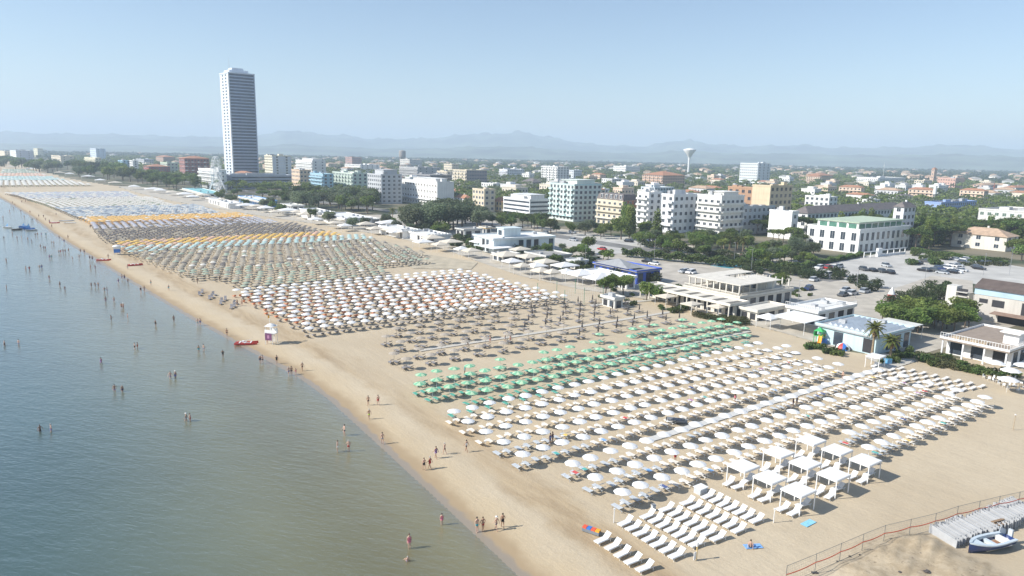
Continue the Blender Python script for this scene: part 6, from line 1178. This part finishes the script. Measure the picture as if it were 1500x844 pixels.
for s, mm in enumerate((red, white, blue, white, red, blue, white, red)):
    m = MB(); n = 3; a0_ = s * math.pi / 4; V = []
    for k in range(6):
        for i in range(n + 1): a = a0_ + math.pi / 4 * i / n; e = math.pi / 2 * k / 5.2; V.append((1.5 * math.cos(a) * math.cos(e), 1.5 * math.sin(a) * math.cos(e), 1.45 * math.sin(e)))
    m.add(V, [(k * 4 + i, k * 4 + i + 1, k * 4 + i + 5, k * 4 + i + 4) for k in range(5) for i in range(3)], 0, True); m.build('panel', mm, t)
for a in (.4, 2.5, 4.6): MB().cyl((1.35 * math.cos(a), 1.35 * math.sin(a), .55), (1.5 * math.cos(a), 1.5 * math.sin(a), .6), .35, n=12).build('opening', dark, t)
p = P(1300, 533); t = empty('blue_bin', (p[0], p[1], 0), .3, 'square light blue bin by the steps below the shorter palm', 'bin'); MB().box(-.6, .6, -.5, .5, 0, 1.0).build('body', mt('light_blue_paint', (.14, .38, .60), .5), t); MB().box(-.63, .63, -.53, .53, 1.003, 1.08).build('lid', mt('bin_lid', (.10, .30, .50), .5), t)
p = P(1281, 538); put(cab, (p[0], p[1], 0), HV + .1, 'single white four-post cabana with a bed, below the two palms'); put(sl_, (p[0], p[1], 0), HV + .1, 'white bed under the single cabana below the palms')
p = P(845, 442); t = empty('volleyball_court', (p[0], p[1], 0), HV, 'fenced beach volleyball court with green poles and pale net behind the grey parasols', 'sports court')
for x in (-7, 0, 7):
    for y in (-3, 9): MB().cyl((x, y, -.1), (x, y, 4.5), .07, n=6).build('pole', mt('court_green', (.10, .26, .16), .6), t)
m = MB(); [m.bar((-7, -3, z), (7, -3, z), .02) for z in np.linspace(.5, 4.4, 7)]; [m.bar((x, -3, .1), (x, -3, 4.4), .02) for x in np.linspace(-7, 7, 22)]; m.build('net', white, t)
for lb, px, h_ in (('thin white post by the first row of seven sunbeds', (899, 766), 1.6), ('white post standing beside the cabanas and the end of the sunbed rows', (1133, 766), 1.6), ('pale wooden post alone on the sand below the restaurant', (1484, 630), 2.4)):
    p = P(*px); t = empty('sand_post', (p[0], p[1], 0), 0, lb, 'post'); MB().cyl((0, 0, -.2), (0, 0, h_), .05, n=7).build('pole', wood if 'wood' in lb else white, t); MB().box(-.09, .09, -.09, .09, h_ + .001, h_ + .16).build('cap', white, t)
p = P(1020, 820); t = empty('price_board', (p[0], p[1], 0), .6, 'small white sign board beside a yellowish post at the end of the sunbed rows', 'sign'); MB().bar((0, 0, 0), (0, 0, 1.5), .09).build('post', mt('yellow_post', (.60, .45, .20), .7), t); MB().box(-.45, -.1, -.05, 0, .1, .95).build('board', white, t); MB().box(-.12, .1, -.07, .07, 1.5, 1.9).build('cap', white, t)
for lb, px, w in (('white storage box with grey sides between the parasols and sunbeds', (1026, 722), 1.3),): p = P(*px); t = empty('storage_box', (p[0], p[1], 0), HV, lb, 'box'); MB().box(-w / 2, w / 2, -.5, .5, 0, .75).build('body', silver, t); MB().box(-w / 2 - .1, w / 2 + .1, -.6, .6, .753, .83).build('lid', white, t)
p = P(957, 748); t = empty('blue_bin', (p[0], p[1], 0), .3, 'little grey-blue bin between the last parasol and the sunbeds', 'bin'); MB().box(-.2, .2, -.2, .2, 0, .7).build('body', silver, t); MB().box(-.22, .22, -.22, .22, .703, .78).build('lid', slate_cloth, t)
p = P(866, 781); t = empty('beach_kiosk_cart', (p[0], p[1], 0), -.55, 'low stack of orange and blue life jackets on a blue rack by the sunbeds', 'rack'); MB().box(-1.0, 1.0, -.3, .3, .1, .45).build('rack', slate_cloth, t)
for k in range(4): MB().box(-.95 + k * .5, -.5 + k * .5, -.28, .28, .453, .62).build('life_jacket', (tape, blue, tape, orangep)[k], t)
p = P(991, 620); t = empty('inflatable_boat', (p[0], p[1], .05), -.3, 'dark grey covered pedalo lying among the white parasols', 'boat'); m = MB(); hull(m, 3.2, 1.3, .6); m.build('hull', slate_cloth, t); MB().box(-1.3, .7, -.5, .5, .5, .62).build('cover', slate_cloth, t)
for i, (px, c, lb) in enumerate((((1103, 801), (.20, .40, .72), 'blue beach towel spread on open sand, with a person sitting'), ((1184, 767), (.25, .55, .74), 'turquoise towel lying alone on the sand past the cabanas'))):
    p = P(*px); t = MB().box(-.95, .95, -.42, .42, .03, .06).build('beach_towel', mt('towel_%d' % i, c, .95, .15, 4), None, (p[0], p[1], .02), HV - .5 * (1 - i) + .02); tag(t, lb, 'towel')
# lamp posts
for i, (px, yt) in enumerate((((1168, 452), 411), ((958, 384), 352), ((1253, 437), 394), ((1100, 400), 366), ((1440, 404), 372), ((1478, 404), 362), ((1353, 424), 385), ((740, 338), 316), ((857, 395), 360), ((1075, 388), 356))):
    p = P(*px); h_ = hgt(px[0], px[1], yt); t = empty('lamp_post', (p[0], p[1], 0), i, 'slim grey lamp post by the sea-front road and car parks, %s listed from the restaurant' % nth(i + 1), 'lamp post'); MB().cyl((0, 0, 0), (0, 0, h_), .07, .05, 6).build('pole', steel, t); MB().box(-.1, .7, -.1, .1, h_ + .001, h_ + .12).build('lamp_head', white if i == 0 else steel, t)
# white open portal and wall by the car park entrance
p0, p1 = P(1265, 378), P(1326, 372); d = p1 - p0; Lg = float(np.linalg.norm(d)); t = empty('garden_portal', (p0[0], p0[1], 0), math.atan2(d[1], d[0]), 'white open frame portal with a sign pillar at the upper car park entrance', 'portal'); MB().box(Lg * .30, Lg * .40, -.5, .5, 0, 3.6).build('sign_pillar', white, t)
MB().box(0, Lg * .295, -.15, .15, 2.3, 2.6).build('beam', white, t); MB().box(Lg * .405, Lg, -.15, .15, 2.6, 2.9).build('beam', white, t); MB().box(Lg * .405, Lg, -.1, .1, 0, 1.0).build('low_wall', white, t)
for k in (0, .15, .55, .7, .85, .98): MB().box(Lg * k, Lg * k + .3, -.14, .14, 0 if k < .4 else 1.003, 2.295 if k < .4 else 2.595).build('post', white, t)
# parked cars
def car_mesh(mat, suv):
    m = MB(); L_, w, h0, h1 = (4.3, 1.75, .86, 1.45) if not suv else (4.4, 1.82, .98, 1.65); low = [(-L_ / 2, .42), (-L_ / 2 + .05, h0 - .08), (-L_ / 2 + .9, h0), (L_ / 2 - .25, h0), (L_ / 2, h0 - .12), (L_ / 2, .4), (L_ / 2 - .2, .25), (-L_ / 2 + .2, .25)]
    n = len(low); a = [(x, -w / 2, z) for x, z in low]; b = [(x, w / 2, z) for x, z in low]; m.add(a + b, [tuple(range(n)), tuple(range(2 * n - 1, n - 1, -1))] + [(i, n + i, n + (i + 1) % n, (i + 1) % n) for i in range(n)])
    r = [(-.55, h1), (1.15 if not suv else 1.6, h1)]; m.box(r[0][0], r[1][0], -w / 2 + .2, w / 2 - .2, h1 - .05, h1)
    return m.mesh('body', mat), (L_, w, h0, h1, suv)
def glass_mesh(d):
    L_, w, h0, h1, suv = d; m = MB(); x0, x1, t0, t1 = -1.15, (1.75 if not suv else 2.0), -.55, (1.15 if not suv else 1.6); a = w / 2 - .08; c = w / 2 - .2; m.add([(x0, -a, h0 - .02), (x1, -a, h0 - .02), (x1, a, h0 - .02), (x0, a, h0 - .02), (t0, -c, h1 - .052), (t1, -c, h1 - .052), (t1, c, h1 - .052), (t0, c, h1 - .052)], [(0, 1, 5, 4), (1, 2, 6, 5), (2, 3, 7, 6), (3, 0, 4, 7)]); return m.mesh('cabin_glass', glass)
tyre = mt('tyre', (.02, .02, .02), .8); wm_ = MB(); wm_.cyl((0, -.1, 0), (0, .1, 0), .31, n=12); WH = wm_.mesh('wheel', tyre)
CARC = {'white': (.78, .78, .78), 'black': (.02, .02, .025), 'silver': (.42, .44, .46), 'dark blue': (.03, .05, .14), 'dark grey': (.09, .095, .10), 'red': (.45, .03, .03), 'light grey': (.55, .56, .57)}
CM = {}
def car(px, c, rz, label, suv=False):
    k = (c, suv)
    if k not in CM: CM[k] = car_mesh(M('car_paint_' + c.replace(' ', '_'), CARC[c], .28, .03, .3), suv)
    me, d = CM[k]; p = P(*px); t = empty('parked_car', (p[0], p[1], .016), rz, label, 'car', 'parked cars'); place('body', me, t)
    if ('g', suv) not in CM: CM[('g', suv)] = glass_mesh(d)
    place('cabin_glass', CM[('g', suv)], t)
    for x in (-1.35, 1.3):
        for y in (-d[1] / 2 + .08, d[1] / 2 - .08): place('wheel', WH, t, (x, y, .31))
LOTS = [('upper car park', HU + .1, [((1260 + x / 4.996, 240 + y / 4.996), c) for x, y, c in ((415, 735, 'black'), (480, 722, 'dark grey'), (520, 722, 'silver'), (545, 718, 'black'), (465, 788, 'black'), (525, 788, 'dark grey'), (580, 776, 'dark blue'), (640, 772, 'white'), (660, 800, 'black'), (672, 752, 'white'), (712, 752, 'silver'), (740, 788, 'light grey'), (755, 730, 'dark grey'), (815, 722, 'silver'), (850, 762, 'dark grey'), (885, 730, 'black'), (945, 732, 'black'), (1010, 738, 'black'), (700, 708, 'silver'), (760, 708, 'white'), (870, 775, 'black'), (600, 805, 'silver'), (700, 800, 'white'))]),
    ('oleander line', HU - .5, [((1260 + x / 4.996, 240 + y / 4.996), c) for x, y, c in ((25, 782, 'dark grey'), (85, 788, 'black'), (150, 795, 'dark grey'), (215, 805, 'black'), (190, 755, 'silver'))]),
    ('pool car park', HV + .1, [((1000 + x / 4.993, 380 + y / 4.993), c) for x, y, c in ((1000, 70, 'white'), (1065, 70, 'red'), (1110, 66, 'white'), (1140, 62, 'silver'), (1060, 122, 'white'), (10, 100, 'silver'), (60, 105, 'white'), (640, 145, 'black'), (690, 150, 'black'), (920, 225, 'dark blue'), (1190, 235, 'silver'), (1170, 270, 'dark grey'), (1330, 245, 'silver'), (1240, 260, 'light grey'), (960, 160, 'light grey'))]),
    ('club road', HU + .2, [((780 + x / 5.0, 340 + y / 5.0), c) for x, y, c in ((510, 132, 'red'), (705, 75, 'black'), (800, 70, 'silver'), (835, 70, 'dark blue'), (855, 66, 'red'), (880, 72, 'white'), (940, 74, 'dark grey'), (985, 74, 'dark blue'), (300, 66, 'silver'), (890, 240, 'white'), (840, 225, 'black'), (1145, 305, 'white'), (1110, 300, 'silver'), (25, 22, 'black'), (90, 14, 'silver'), (290, 10, 'silver'))])]
for nm, a, L_ in LOTS:
    L_.sort(key=lambda q: q[0][0])
    for i, (px, c) in enumerate(L_): car(px, c, a + rnd.uniform(-.08, .08) + (math.pi if rnd.random() < .5 else 0), '%s car parked on the %s, %s from the left there' % (c, nm, nth(i + 1)), rnd.random() < .5)
p = P(1305, 440); t = empty('inflatable_sign', (p[0], p[1], 0), 0, 'red and white cone-shaped kiosk by the lower car park', 'kiosk'); m = MB(); m.cyl((0, 0, 0), (0, 0, 1.8), 1.1, 1.0, 12); m.build('base', red, t); m = MB(); m.lathe([(1.0, 1.8), (.7, 2.6), (.4, 3.2), (.05, 4.0)], 12); m.build('roof', white, t)
# ------------------------------------------------------------------ people
skin = [mt('skin_tan', (.40, .23, .15), .6, .05), mt('skin_fair', (.55, .35, .26), .6, .05), mt('skin_brown', (.22, .12, .08), .6, .05)]
hairm = [mt('hair_dark', (.03, .022, .018), .7), mt('hair_brown', (.10, .06, .035), .7), mt('hair_grey', (.40, .39, .37), .8), mt('hat_white', (.75, .74, .70), .9)]
CL = {'black': (.015, .015, .018), 'red': (.42, .03, .03), 'blue': (.04, .10, .35), 'white': (.75, .75, .74), 'navy': (.02, .03, .09), 'lime': (.45, .70, .05), 'pink': (.62, .18, .25), 'purple': (.25, .16, .34), 'turquoise': (.05, .40, .45), 'grey': (.25, .26, .27)}
cloth = {k: mt('swimwear_' + k, c, .85, .08, 6) for k, c in CL.items()}
def skin_body(name, J, E, R, root='pelvis', sub=1):
    ks = list(J); me = bpy.data.meshes.new(name); me.from_pydata([J[k] for k in ks], [(ks.index(a), ks.index(b)) for a, b in E], []); o = bpy.data.objects.new(name, me); C.objects.link(o)
    o.modifiers.new('s', 'SKIN'); sm = o.modifiers.new('d', 'SUBSURF'); sm.levels = sub; sm.render_levels = sub
    for i, k in enumerate(ks):
        d = me.skin_vertices[0].data[i]; r = R[k]; d.radius = r if isinstance(r, tuple) else (r, r); d.use_root = (k == root)
    dg = bpy.context.evaluated_depsgraph_get(); dg.update(); nm = bpy.data.meshes.new_from_object(o.evaluated_get(dg)); bpy.data.objects.remove(o)
    nm.polygons.foreach_set('use_smooth', np.ones(len(nm.polygons), bool)); return nm
def pose(kind):
    """Joint positions in metres; x to the side, -y forward."""
    A = {'stand': (.03, -.02, .02, .0, .04), 'walk': (.30, -.26, -.28, .30, .10), 'walk2': (-.24, .22, .26, -.22, .12), 'wade': (.05, -.05, .25, .30, .30), 'hips': (.04, .0, .05, .05, .34), 'sit': None}
    J, R = {}, {}
    hz_ = .92
    if kind == 'sit': hz_ = .14
    J['pelvis'] = (0, 0, hz_); R['pelvis'] = (.15, .105); J['waist'] = (0, -.01, hz_ + .20); R['waist'] = (.125, .09); J['chest'] = (0, .0, hz_ + .40); R['chest'] = (.155, .10); J['neck0'] = (0, .015, hz_ + .53); R['neck0'] = .07
    J['neck'] = (0, .0, hz_ + .59); R['neck'] = .052; J['head'] = (0, -.015, hz_ + .68); R['head'] = (.075, .088); J['crown'] = (0, .0, hz_ + .76); R['crown'] = (.068, .08)
    E = [('pelvis', 'waist'), ('waist', 'chest'), ('chest', 'neck0'), ('neck0', 'neck'), ('neck', 'head'), ('head', 'crown')]
    for s, n in ((-1, 'L'), (1, 'R')):
        f = 0 if kind == 'sit' else A[kind][0 if s < 0 else 1]; g = .1 if kind == 'sit' else A[kind][2 if s < 0 else 3]; sp = .2 if kind == 'sit' else A[kind][4]
        J['sh' + n] = (s * .175, .01, hz_ + .475); R['sh' + n] = .058; J['el' + n] = (s * (.215 + sp * .35), .03 - g * .35, hz_ + .20); R['el' + n] = .040
        if kind == 'hips' : wr = (s * .19, -.04, hz_ + .06)
        elif kind == 'sit': wr = (s * .24, .22, .10); J['el' + n] = (s * .25, .16, hz_ + .24)
        else: wr = (s * (.23 + sp * .4), -.04 - g * .8, hz_ - .04 + abs(g) * .25)
        J['wr' + n] = wr; R['wr' + n] = .028; dx = np.array(wr) - np.array(J['el' + n]); dx /= np.linalg.norm(dx)
        if kind == 'hips': dx = np.array([-s * .7, -.3, -.5]); dx /= np.linalg.norm(dx)
        J['pm' + n] = tuple(np.array(wr) + dx * .08); R['pm' + n] = (.036, .018); E += [('chest', 'sh' + n), ('sh' + n, 'el' + n), ('el' + n, 'wr' + n), ('wr' + n, 'pm' + n)]
        for q in range(4): J['f%d%s' % (q, n)] = tuple(np.array(J['pm' + n]) + dx * (.075, .088, .082, .062)[q] + np.array([-s * .012, (q - 1.5) * .020, 0])); R['f%d%s' % (q, n)] = .008; E.append(('pm' + n, 'f%d%s' % (q, n)))
        J['th' + n] = tuple(np.array(wr) + dx * .06 + np.array([-s * .02, -.05, 0])); R['th' + n] = .010; E.append(('wr' + n, 'th' + n))
        J['hip' + n] = (s * .09, 0, hz_ - .06); R['hip' + n] = .092
        if kind == 'sit': J['kn' + n] = (s * .13, -.42, .40); J['an' + n] = (s * .13, -.78, .08); J['to' + n] = (s * .14, -.93, .06)
        else: J['kn' + n] = (s * .095, -.03 - f * .5, .49 + .03 * abs(f)); back = .14 * max(0, -f); J['an' + n] = (s * .095, .02 - f * .95 + back, .085 + back * .6); J['to' + n] = (s * .11, -.14 - f * .95 + back * .6, .03 + back * .2)
        R['kn' + n] = .056; R['an' + n] = .036; R['to' + n] = (.036, .024); E += [('pelvis', 'hip' + n), ('hip' + n, 'kn' + n), ('kn' + n, 'an' + n), ('an' + n, 'to' + n)]
    return J, E, R
BODY = {}
for k in ('stand', 'walk', 'walk2', 'wade', 'hips', 'sit'):
    J, E, R = pose(k); me = skin_body('body', J, E, R); me.materials.append(skin[0])
    # face: nose, brow, eyes, mouth and ears joined to the head
    hz_ = J['pelvis'][2]; bm = bmesh.new(); bm.from_mesh(me)
    for (c, r_, sc) in (((0, -.102, hz_ + .672), .016, (1, 1.2, 1.4)), ((-.078, .0, hz_ + .675), .022, (.4, .8, 1.3)), ((.078, .0, hz_ + .675), .022, (.4, .8, 1.3)), ((0, -.088, hz_ + .632), .022, (1.3, .6, .35))):
        g = bmesh.ops.create_icosphere(bm, subdivisions=1, radius=r_)
        for v in g['verts']: v.co = Vector((c[0] + v.co.x * sc[0], c[1] + v.co.y * sc[1], c[2] + v.co.z * sc[2]))
    bm.to_mesh(me); bm.free(); eyes = MB(); [eyes.cyl((x, -.085, hz_ + .69), (x, -.094, hz_ + .69), .011, n=8) for x in (-.03, .03)]
    SJ = {q: J[q] for q in ('pelvis', 'hipL', 'hipR')}
    for n in 'LR': SJ['k' + n] = tuple(np.array(J['hip' + n]) * .5 + np.array(J['kn' + n]) * .5)
    SJ['top'] = (0, 0, hz_ + .10); sh = skin_body('shorts', SJ, [('pelvis', 'top'), ('pelvis', 'hipL'), ('pelvis', 'hipR'), ('hipL', 'kL'), ('hipR', 'kR')], {'pelvis': (.165, .125), 'top': (.145, .11), 'hipL': .108, 'hipR': .108, 'kL': .095, 'kR': .095}); sh.materials.append(cloth['black'])
    br = skin_body('swim_briefs', {'pelvis': (0, 0, hz_), 'top': (0, 0, hz_ + .07), 'a': (0, 0, hz_ - .09)}, [('pelvis', 'top'), ('pelvis', 'a')], {'pelvis': (.165, .12), 'top': (.15, .11), 'a': (.11, .105)}); br.materials.append(cloth['black'])
    tp_ = skin_body('swim_top', {'c': (0, -.012, hz_ + .39), 'd': (0, -.012, hz_ + .33)}, [('c', 'd')], {'c': (.162, .112), 'd': (.15, .106)}, root='c'); tp_.materials.append(cloth['black'])
    su = skin_body('shirt', {'c': (0, 0, hz_ + .46), 'e': (0, 0, hz_ + .38), 'd': (0, 0, hz_ + .15), 'b': (0, 0, hz_ - .02), 'l': (-.23, .02, hz_ + .33), 'r': (.23, .02, hz_ + .33)}, [('c', 'e'), ('e', 'd'), ('d', 'b'), ('c', 'l'), ('c', 'r')], {'c': (.12, .09), 'e': (.175, .12), 'd': (.155, .115), 'b': (.17, .13), 'l': .062, 'r': .062}, root='c'); su.materials.append(cloth['white'])
    hm_ = MB(); hm_.lathe([(.092, .66), (.094, .72), (.085, .775), (.05, .81), (.005, .822)], 12, 0, (0, .012, hz_)); ha = hm_.mesh('hair', hairm[0]); 
    for v in ha.vertices:
        if v.co.y < -.04 and v.co.z < hz_ + .72: v.co.z = hz_ + .73
    ht = MB(); ht.lathe([(.17, .745), (.105, .76), (.10, .83), (.02, .85)], 14, 0, (0, 0, hz_)); BODY[k] = (me, sh, br, tp_, su, ha, ht.mesh('sun_hat', hairm[3]), eyes.mesh('eyes', hairm[0]))
def setmat(o, m): o.material_slots[0].link = 'OBJECT'; o.material_slots[0].material = m
PN = 0
def person(px, kind, rz, where, garment, col, sk=0, hair=0, hat=False, shirt=None, s=1.0, sink=0.0, fem=False, ov=None):
    global PN; PN += 1; p = ov if ov is not None else P(*px); z = gz(p) - sink; me, sh, br, tpm, su, ha, ht, ey = BODY[kind]
    nm_ = {'trunks': 'trunks', 'bikini': 'bikini', 'swimsuit': 'swimsuit'}[garment]
    lb = 'person in %s%s %s%s' % (col + ' ' + nm_, ', ' + shirt + ' shirt' if shirt else '', 'and white hat ' if hat else '', where)
    t = place('person', me, None, (p[0], p[1], z), rz); t.scale = (s, s, s); setmat(t, skin[sk]); tag(t, lb, 'person', 'bathers')
    o = place('shorts' if garment == 'trunks' else 'swim_briefs', sh if garment == 'trunks' else br, t); setmat(o, cloth[col])
    if garment != 'trunks': o = place('swim_top', tpm, t); setmat(o, cloth[col])
    if garment == 'swimsuit' or shirt: o = place('shirt' if shirt else 'swimsuit', su, t); setmat(o, cloth[shirt or col])
    o = place('sun_hat' if hat else 'hair', ht if hat else ha, t); setmat(o, hairm[3] if hat else hairm[hair]); place('eyes', ey, t); return t
def S(ox, oy, sc, pts): return [(ox + a / sc, oy + b / sc) for a, b in pts]
TR, BK, SW = 'trunks', 'bikini', 'swimsuit'
toS, toN = AU + math.pi / 2, AU - math.pi / 2    # bodies face -y: headings towards / away from the viewer along the shore
shoreline = [(S(480, 560, 3.247, [(193, 108)])[0], 'walk', TR, 'black', 'left of two on the sand before the green parasols'), (S(480, 560, 3.247, [(240, 108)])[0], 'walk2', BK, 'red', 'right of two on the sand before the green parasols'), (S(480, 560, 3.247, [(197, 172)])[0], 'walk', TR, 'lime', 'alone on the damp sand'),
    (S(480, 560, 3.247, [(260, 287)])[0], 'walk2', TR, 'grey', 'walking alone at the waterline'), (S(480, 560, 3.247, [(515, 360)])[0], 'walk', SW, 'purple', 'in the middle of four walkers'), (S(480, 560, 3.247, [(556, 342)])[0], 'walk2', TR, 'black', 'rearmost of four walkers'), (S(480, 560, 3.247, [(660, 332)])[0], 'walk', TR, 'black', 'white-shirted, walking nearest the white parasols'),
    (S(480, 560, 3.247, [(458, 412)])[0], 'walk2', BK, 'black', 'leftmost of four walkers'), (S(480, 560, 3.247, [(486, 408)])[0], 'walk', SW, 'red', 'beside the leftmost of four walkers'), (S(480, 560, 3.247, [(710, 704)])[0], 'stand', TR, 'turquoise', 'leftmost of four by the near waterline'), (S(480, 560, 3.247, [(738, 699)])[0], 'hips', TR, 'red', 'second of four by the near waterline'),
    (S(480, 560, 3.247, [(802, 699)])[0], 'walk', TR, 'navy', 'third of four by the near waterline'), (S(480, 560, 3.247, [(832, 688)])[0], 'walk2', BK, 'black', 'rightmost of four by the near waterline')]
for i, (px, k, g, c, w) in enumerate(shoreline): person(px, k, toS + rnd.uniform(-.5, .5) if i not in (9, 10) else toN, w, g, c, i % 2, i % 3, hat=(i == 11), shirt='white' if 'white-shirted' in w else None, s=rnd.uniform(.97, 1.05))
for i, ((x, y), k, g, c, w) in enumerate((((80, 245), 'wade', TR, 'navy', 'wading, rearmost of three'), ((47, 322), 'stand', TR, 'white', 'wading, left of three'), ((100, 320), 'hips', TR, 'red', 'wading, right of three'), ((543, 668), 'stand', SW, 'pink', 'standing in the ripples alone'), ((388, 778), 'stand', SW, 'pink', 'standing tallest in the near shallows'), ((380, 838), 'sit', TR, 'blue', 'sitting in the near shallows'))):
    person(S(480, 560, 3.247, [(x, y)])[0], k, rnd.uniform(0, 6), w, g, c, 1, i % 3, s=.72 if k == 'sit' else (.85 if i == 3 else 1.03), sink=.05)
mid = S(300, 380, 4.41, [(143, 490), (405, 542), (358, 665), (373, 665), (465, 668), (542, 742), (560, 740), (588, 735), (630, 715)])
W5 = ['alone above the boat', 'standing by the lifeguard tower', 'left of a pair below the lifeguard tower', 'right of a pair below the lifeguard tower', 'single walker below the lifeguard tower', 'first of four at the water edge', 'second of four at the water edge', 'small one among four at the water edge', 'last of four at the water edge']
for i, px in enumerate(mid): person(px, ('walk', 'stand', 'walk2', 'walk', 'walk')[i % 5], toS + rnd.uniform(-.6, .6), W5[i], (TR, TR, BK, TR, SW)[i % 5], ('black', 'red', 'navy', 'black', 'black', 'blue', 'black', 'pink', 'black')[i], i % 2, i % 3, s=.7 if i == 7 else 1.02)
wade = S(0, 440, 4.22, [(687, 122), (790, 108), (962, 152), (1075, 127), (28, 272), (115, 264), (833, 296), (850, 288), (625, 385), (708, 555), (756, 556), (1053, 477), (1085, 475), (1228, 312), (1260, 308), (247, 800), (315, 800), (1150, 737), (1175, 737)])
wade += S(300, 380, 4.41, [(117, 622)])
wade += S(0, 290, 4.41, [(40, 405), (167, 462), (190, 462), (255, 452), (270, 452), (320, 387), (333, 387), (468, 398), (512, 387), (380, 357), (392, 354), (408, 352), (422, 352), (443, 347), (262, 318), (282, 328), (293, 328), (333, 298), (347, 298), (140, 262), (180, 272), (205, 282), (228, 242), (242, 242), (268, 242), (297, 242), (25, 262), (80, 232), (110, 262), (20, 132), (585, 452), (615, 457), (42, 584), (318, 522), (387, 565), (420, 594), (590, 570), (615, 570), (635, 570), (765, 548), (827, 548), (675, 604), (692, 604), (683, 668), (737, 668), (785, 708), (797, 708)])
wade += S(0, 225, 7.035, [(30, 662), (115, 535), (215, 602), (310, 612), (325, 692), (338, 692), (400, 655), (380, 690), (140, 570), (470, 690), (100, 600), (250, 660)])
wade.sort(key=lambda q: -q[1]); cols = ['black', 'navy', 'red', 'grey', 'black', 'blue', 'turquoise', 'purple']
for i, px in enumerate(wade): person(px, ('wade', 'stand', 'walk', 'hips', 'stand', 'walk2')[i % 6], rnd.uniform(0, 6.28), 'wading, %s wader counting away from the camera' % nth(i + 1), (TR, TR, BK, SW)[rnd.randrange(4)], cols[rnd.randrange(8)], rnd.randrange(3), rnd.randrange(3), hat=rnd.random() < .15, s=rnd.uniform(.95, 1.06), sink=.12)
walk = S(0, 440, 4.22, [(1222, 150), (1238, 150)]) + S(0, 290, 4.41, [(520, 352), (545, 357), (580, 397), (597, 402), (788, 522), (805, 527), (910, 607), (933, 602), (975, 562), (1090, 597), (585, 190), (440, 262), (825, 462), (700, 392), (383, 265), (415, 290), (335, 190), (322, 165), (1275, 555)]) + S(0, 225, 7.035, [(155, 540), (450, 662), (510, 712), (535, 762), (930, 770), (265, 505), (580, 640), (225, 510), (210, 470), (130, 515)])
walk.sort(key=lambda q: -q[1])
for i, px in enumerate(walk): person(px, ('walk', 'walk2', 'stand')[i % 3], rnd.choice((toS, toN)) + rnd.uniform(-.4, .4), 'strolling on sand, %s stroller counting away from the lifeguard tower' % nth(i + 1), (TR, BK, TR, SW)[rnd.randrange(4)], cols[rnd.randrange(8)], rnd.randrange(3), rnd.randrange(3), s=rnd.uniform(.96, 1.06))
# people among the parasols
AMONG = [(S(640, 560, 5.277, [(893, 470)])[0], 'stand', TR, 'navy', 'navy', 'standing between white parasols by the silver loungers'), (S(640, 560, 5.277, [(875, 482)])[0], 'hips', TR, 'blue', 'blue', 'in front of the navy one between white parasols'), (S(840, 520, 5.277, [(1248, 362)])[0], 'stand', BK, 'pink', None, 'under a white parasol far from the sea'), (S(860, 640, 7.035, [(905, 262)])[0], 'hips', SW, 'red', None, 'in red by a lounger under the last white rows'),
    (S(1200, 510, 5.277, [(180, 245)])[0], 'stand', TR, 'black', None, 'on the pale boardwalk near its inland end'), (S(1040, 480, 5.277, [(640, 615)])[0], 'stand', TR, 'navy', 'navy', 'in dark clothes beside the boardwalk'), (S(1040, 480, 5.277, [(668, 600)])[0], 'hips', SW, 'grey', None, 'beside the dark-clothed one at the boardwalk'), (S(560, 480, 7.035, [(1110, 160)])[0], 'stand', BK, 'red', None, 'on the slab path in the grey field'), (S(560, 480, 7.035, [(880, 195)])[0], 'walk', TR, 'black', None, 'walking left on the slab path in the grey field'),
    (S(560, 480, 7.035, [(1265, 150)])[0], 'stand', SW, 'white', None, 'by the white boat on the slab path'), (S(560, 480, 7.035, [(1320, 150)])[0], 'hips', TR, 'red', None, 'bending near the white boat on the slab path'), (S(560, 480, 7.035, [(850, 480)])[0], 'stand', TR, 'turquoise', 'turquoise', 'among the green parasols near the sea'), (S(300, 380, 4.41, [(210, 300)])[0], 'stand', TR, 'black', None, 'left of two before the orange loungers'), (S(300, 380, 4.41, [(240, 302)])[0], 'walk', TR, 'navy', None, 'right of two before the orange loungers'),
    (S(300, 380, 4.41, [(95, 140)])[0], 'stand', TR, 'black', None, 'at the sea edge of the sage parasols'), (S(300, 380, 4.41, [(322, 140)])[0], 'stand', TR, 'black', None, 'inside the sea edge of the sage parasols'), ((1196, 494), 'stand', TR, 'black', None, 'on top of the play tower')]
for i, (px, k, g, c, sh_, w) in enumerate(AMONG[:-1]): person(px, k, rnd.uniform(0, 6.28), w, g, c, i % 3, i % 3, shirt=sh_)
p = P(1099, 803); person(None, 'sit', ANG_V + 2.2, 'sitting on the blue towel', TR, 'black', 1, 1, ov=np.array([p[0], p[1], 0]), sink=-.05)
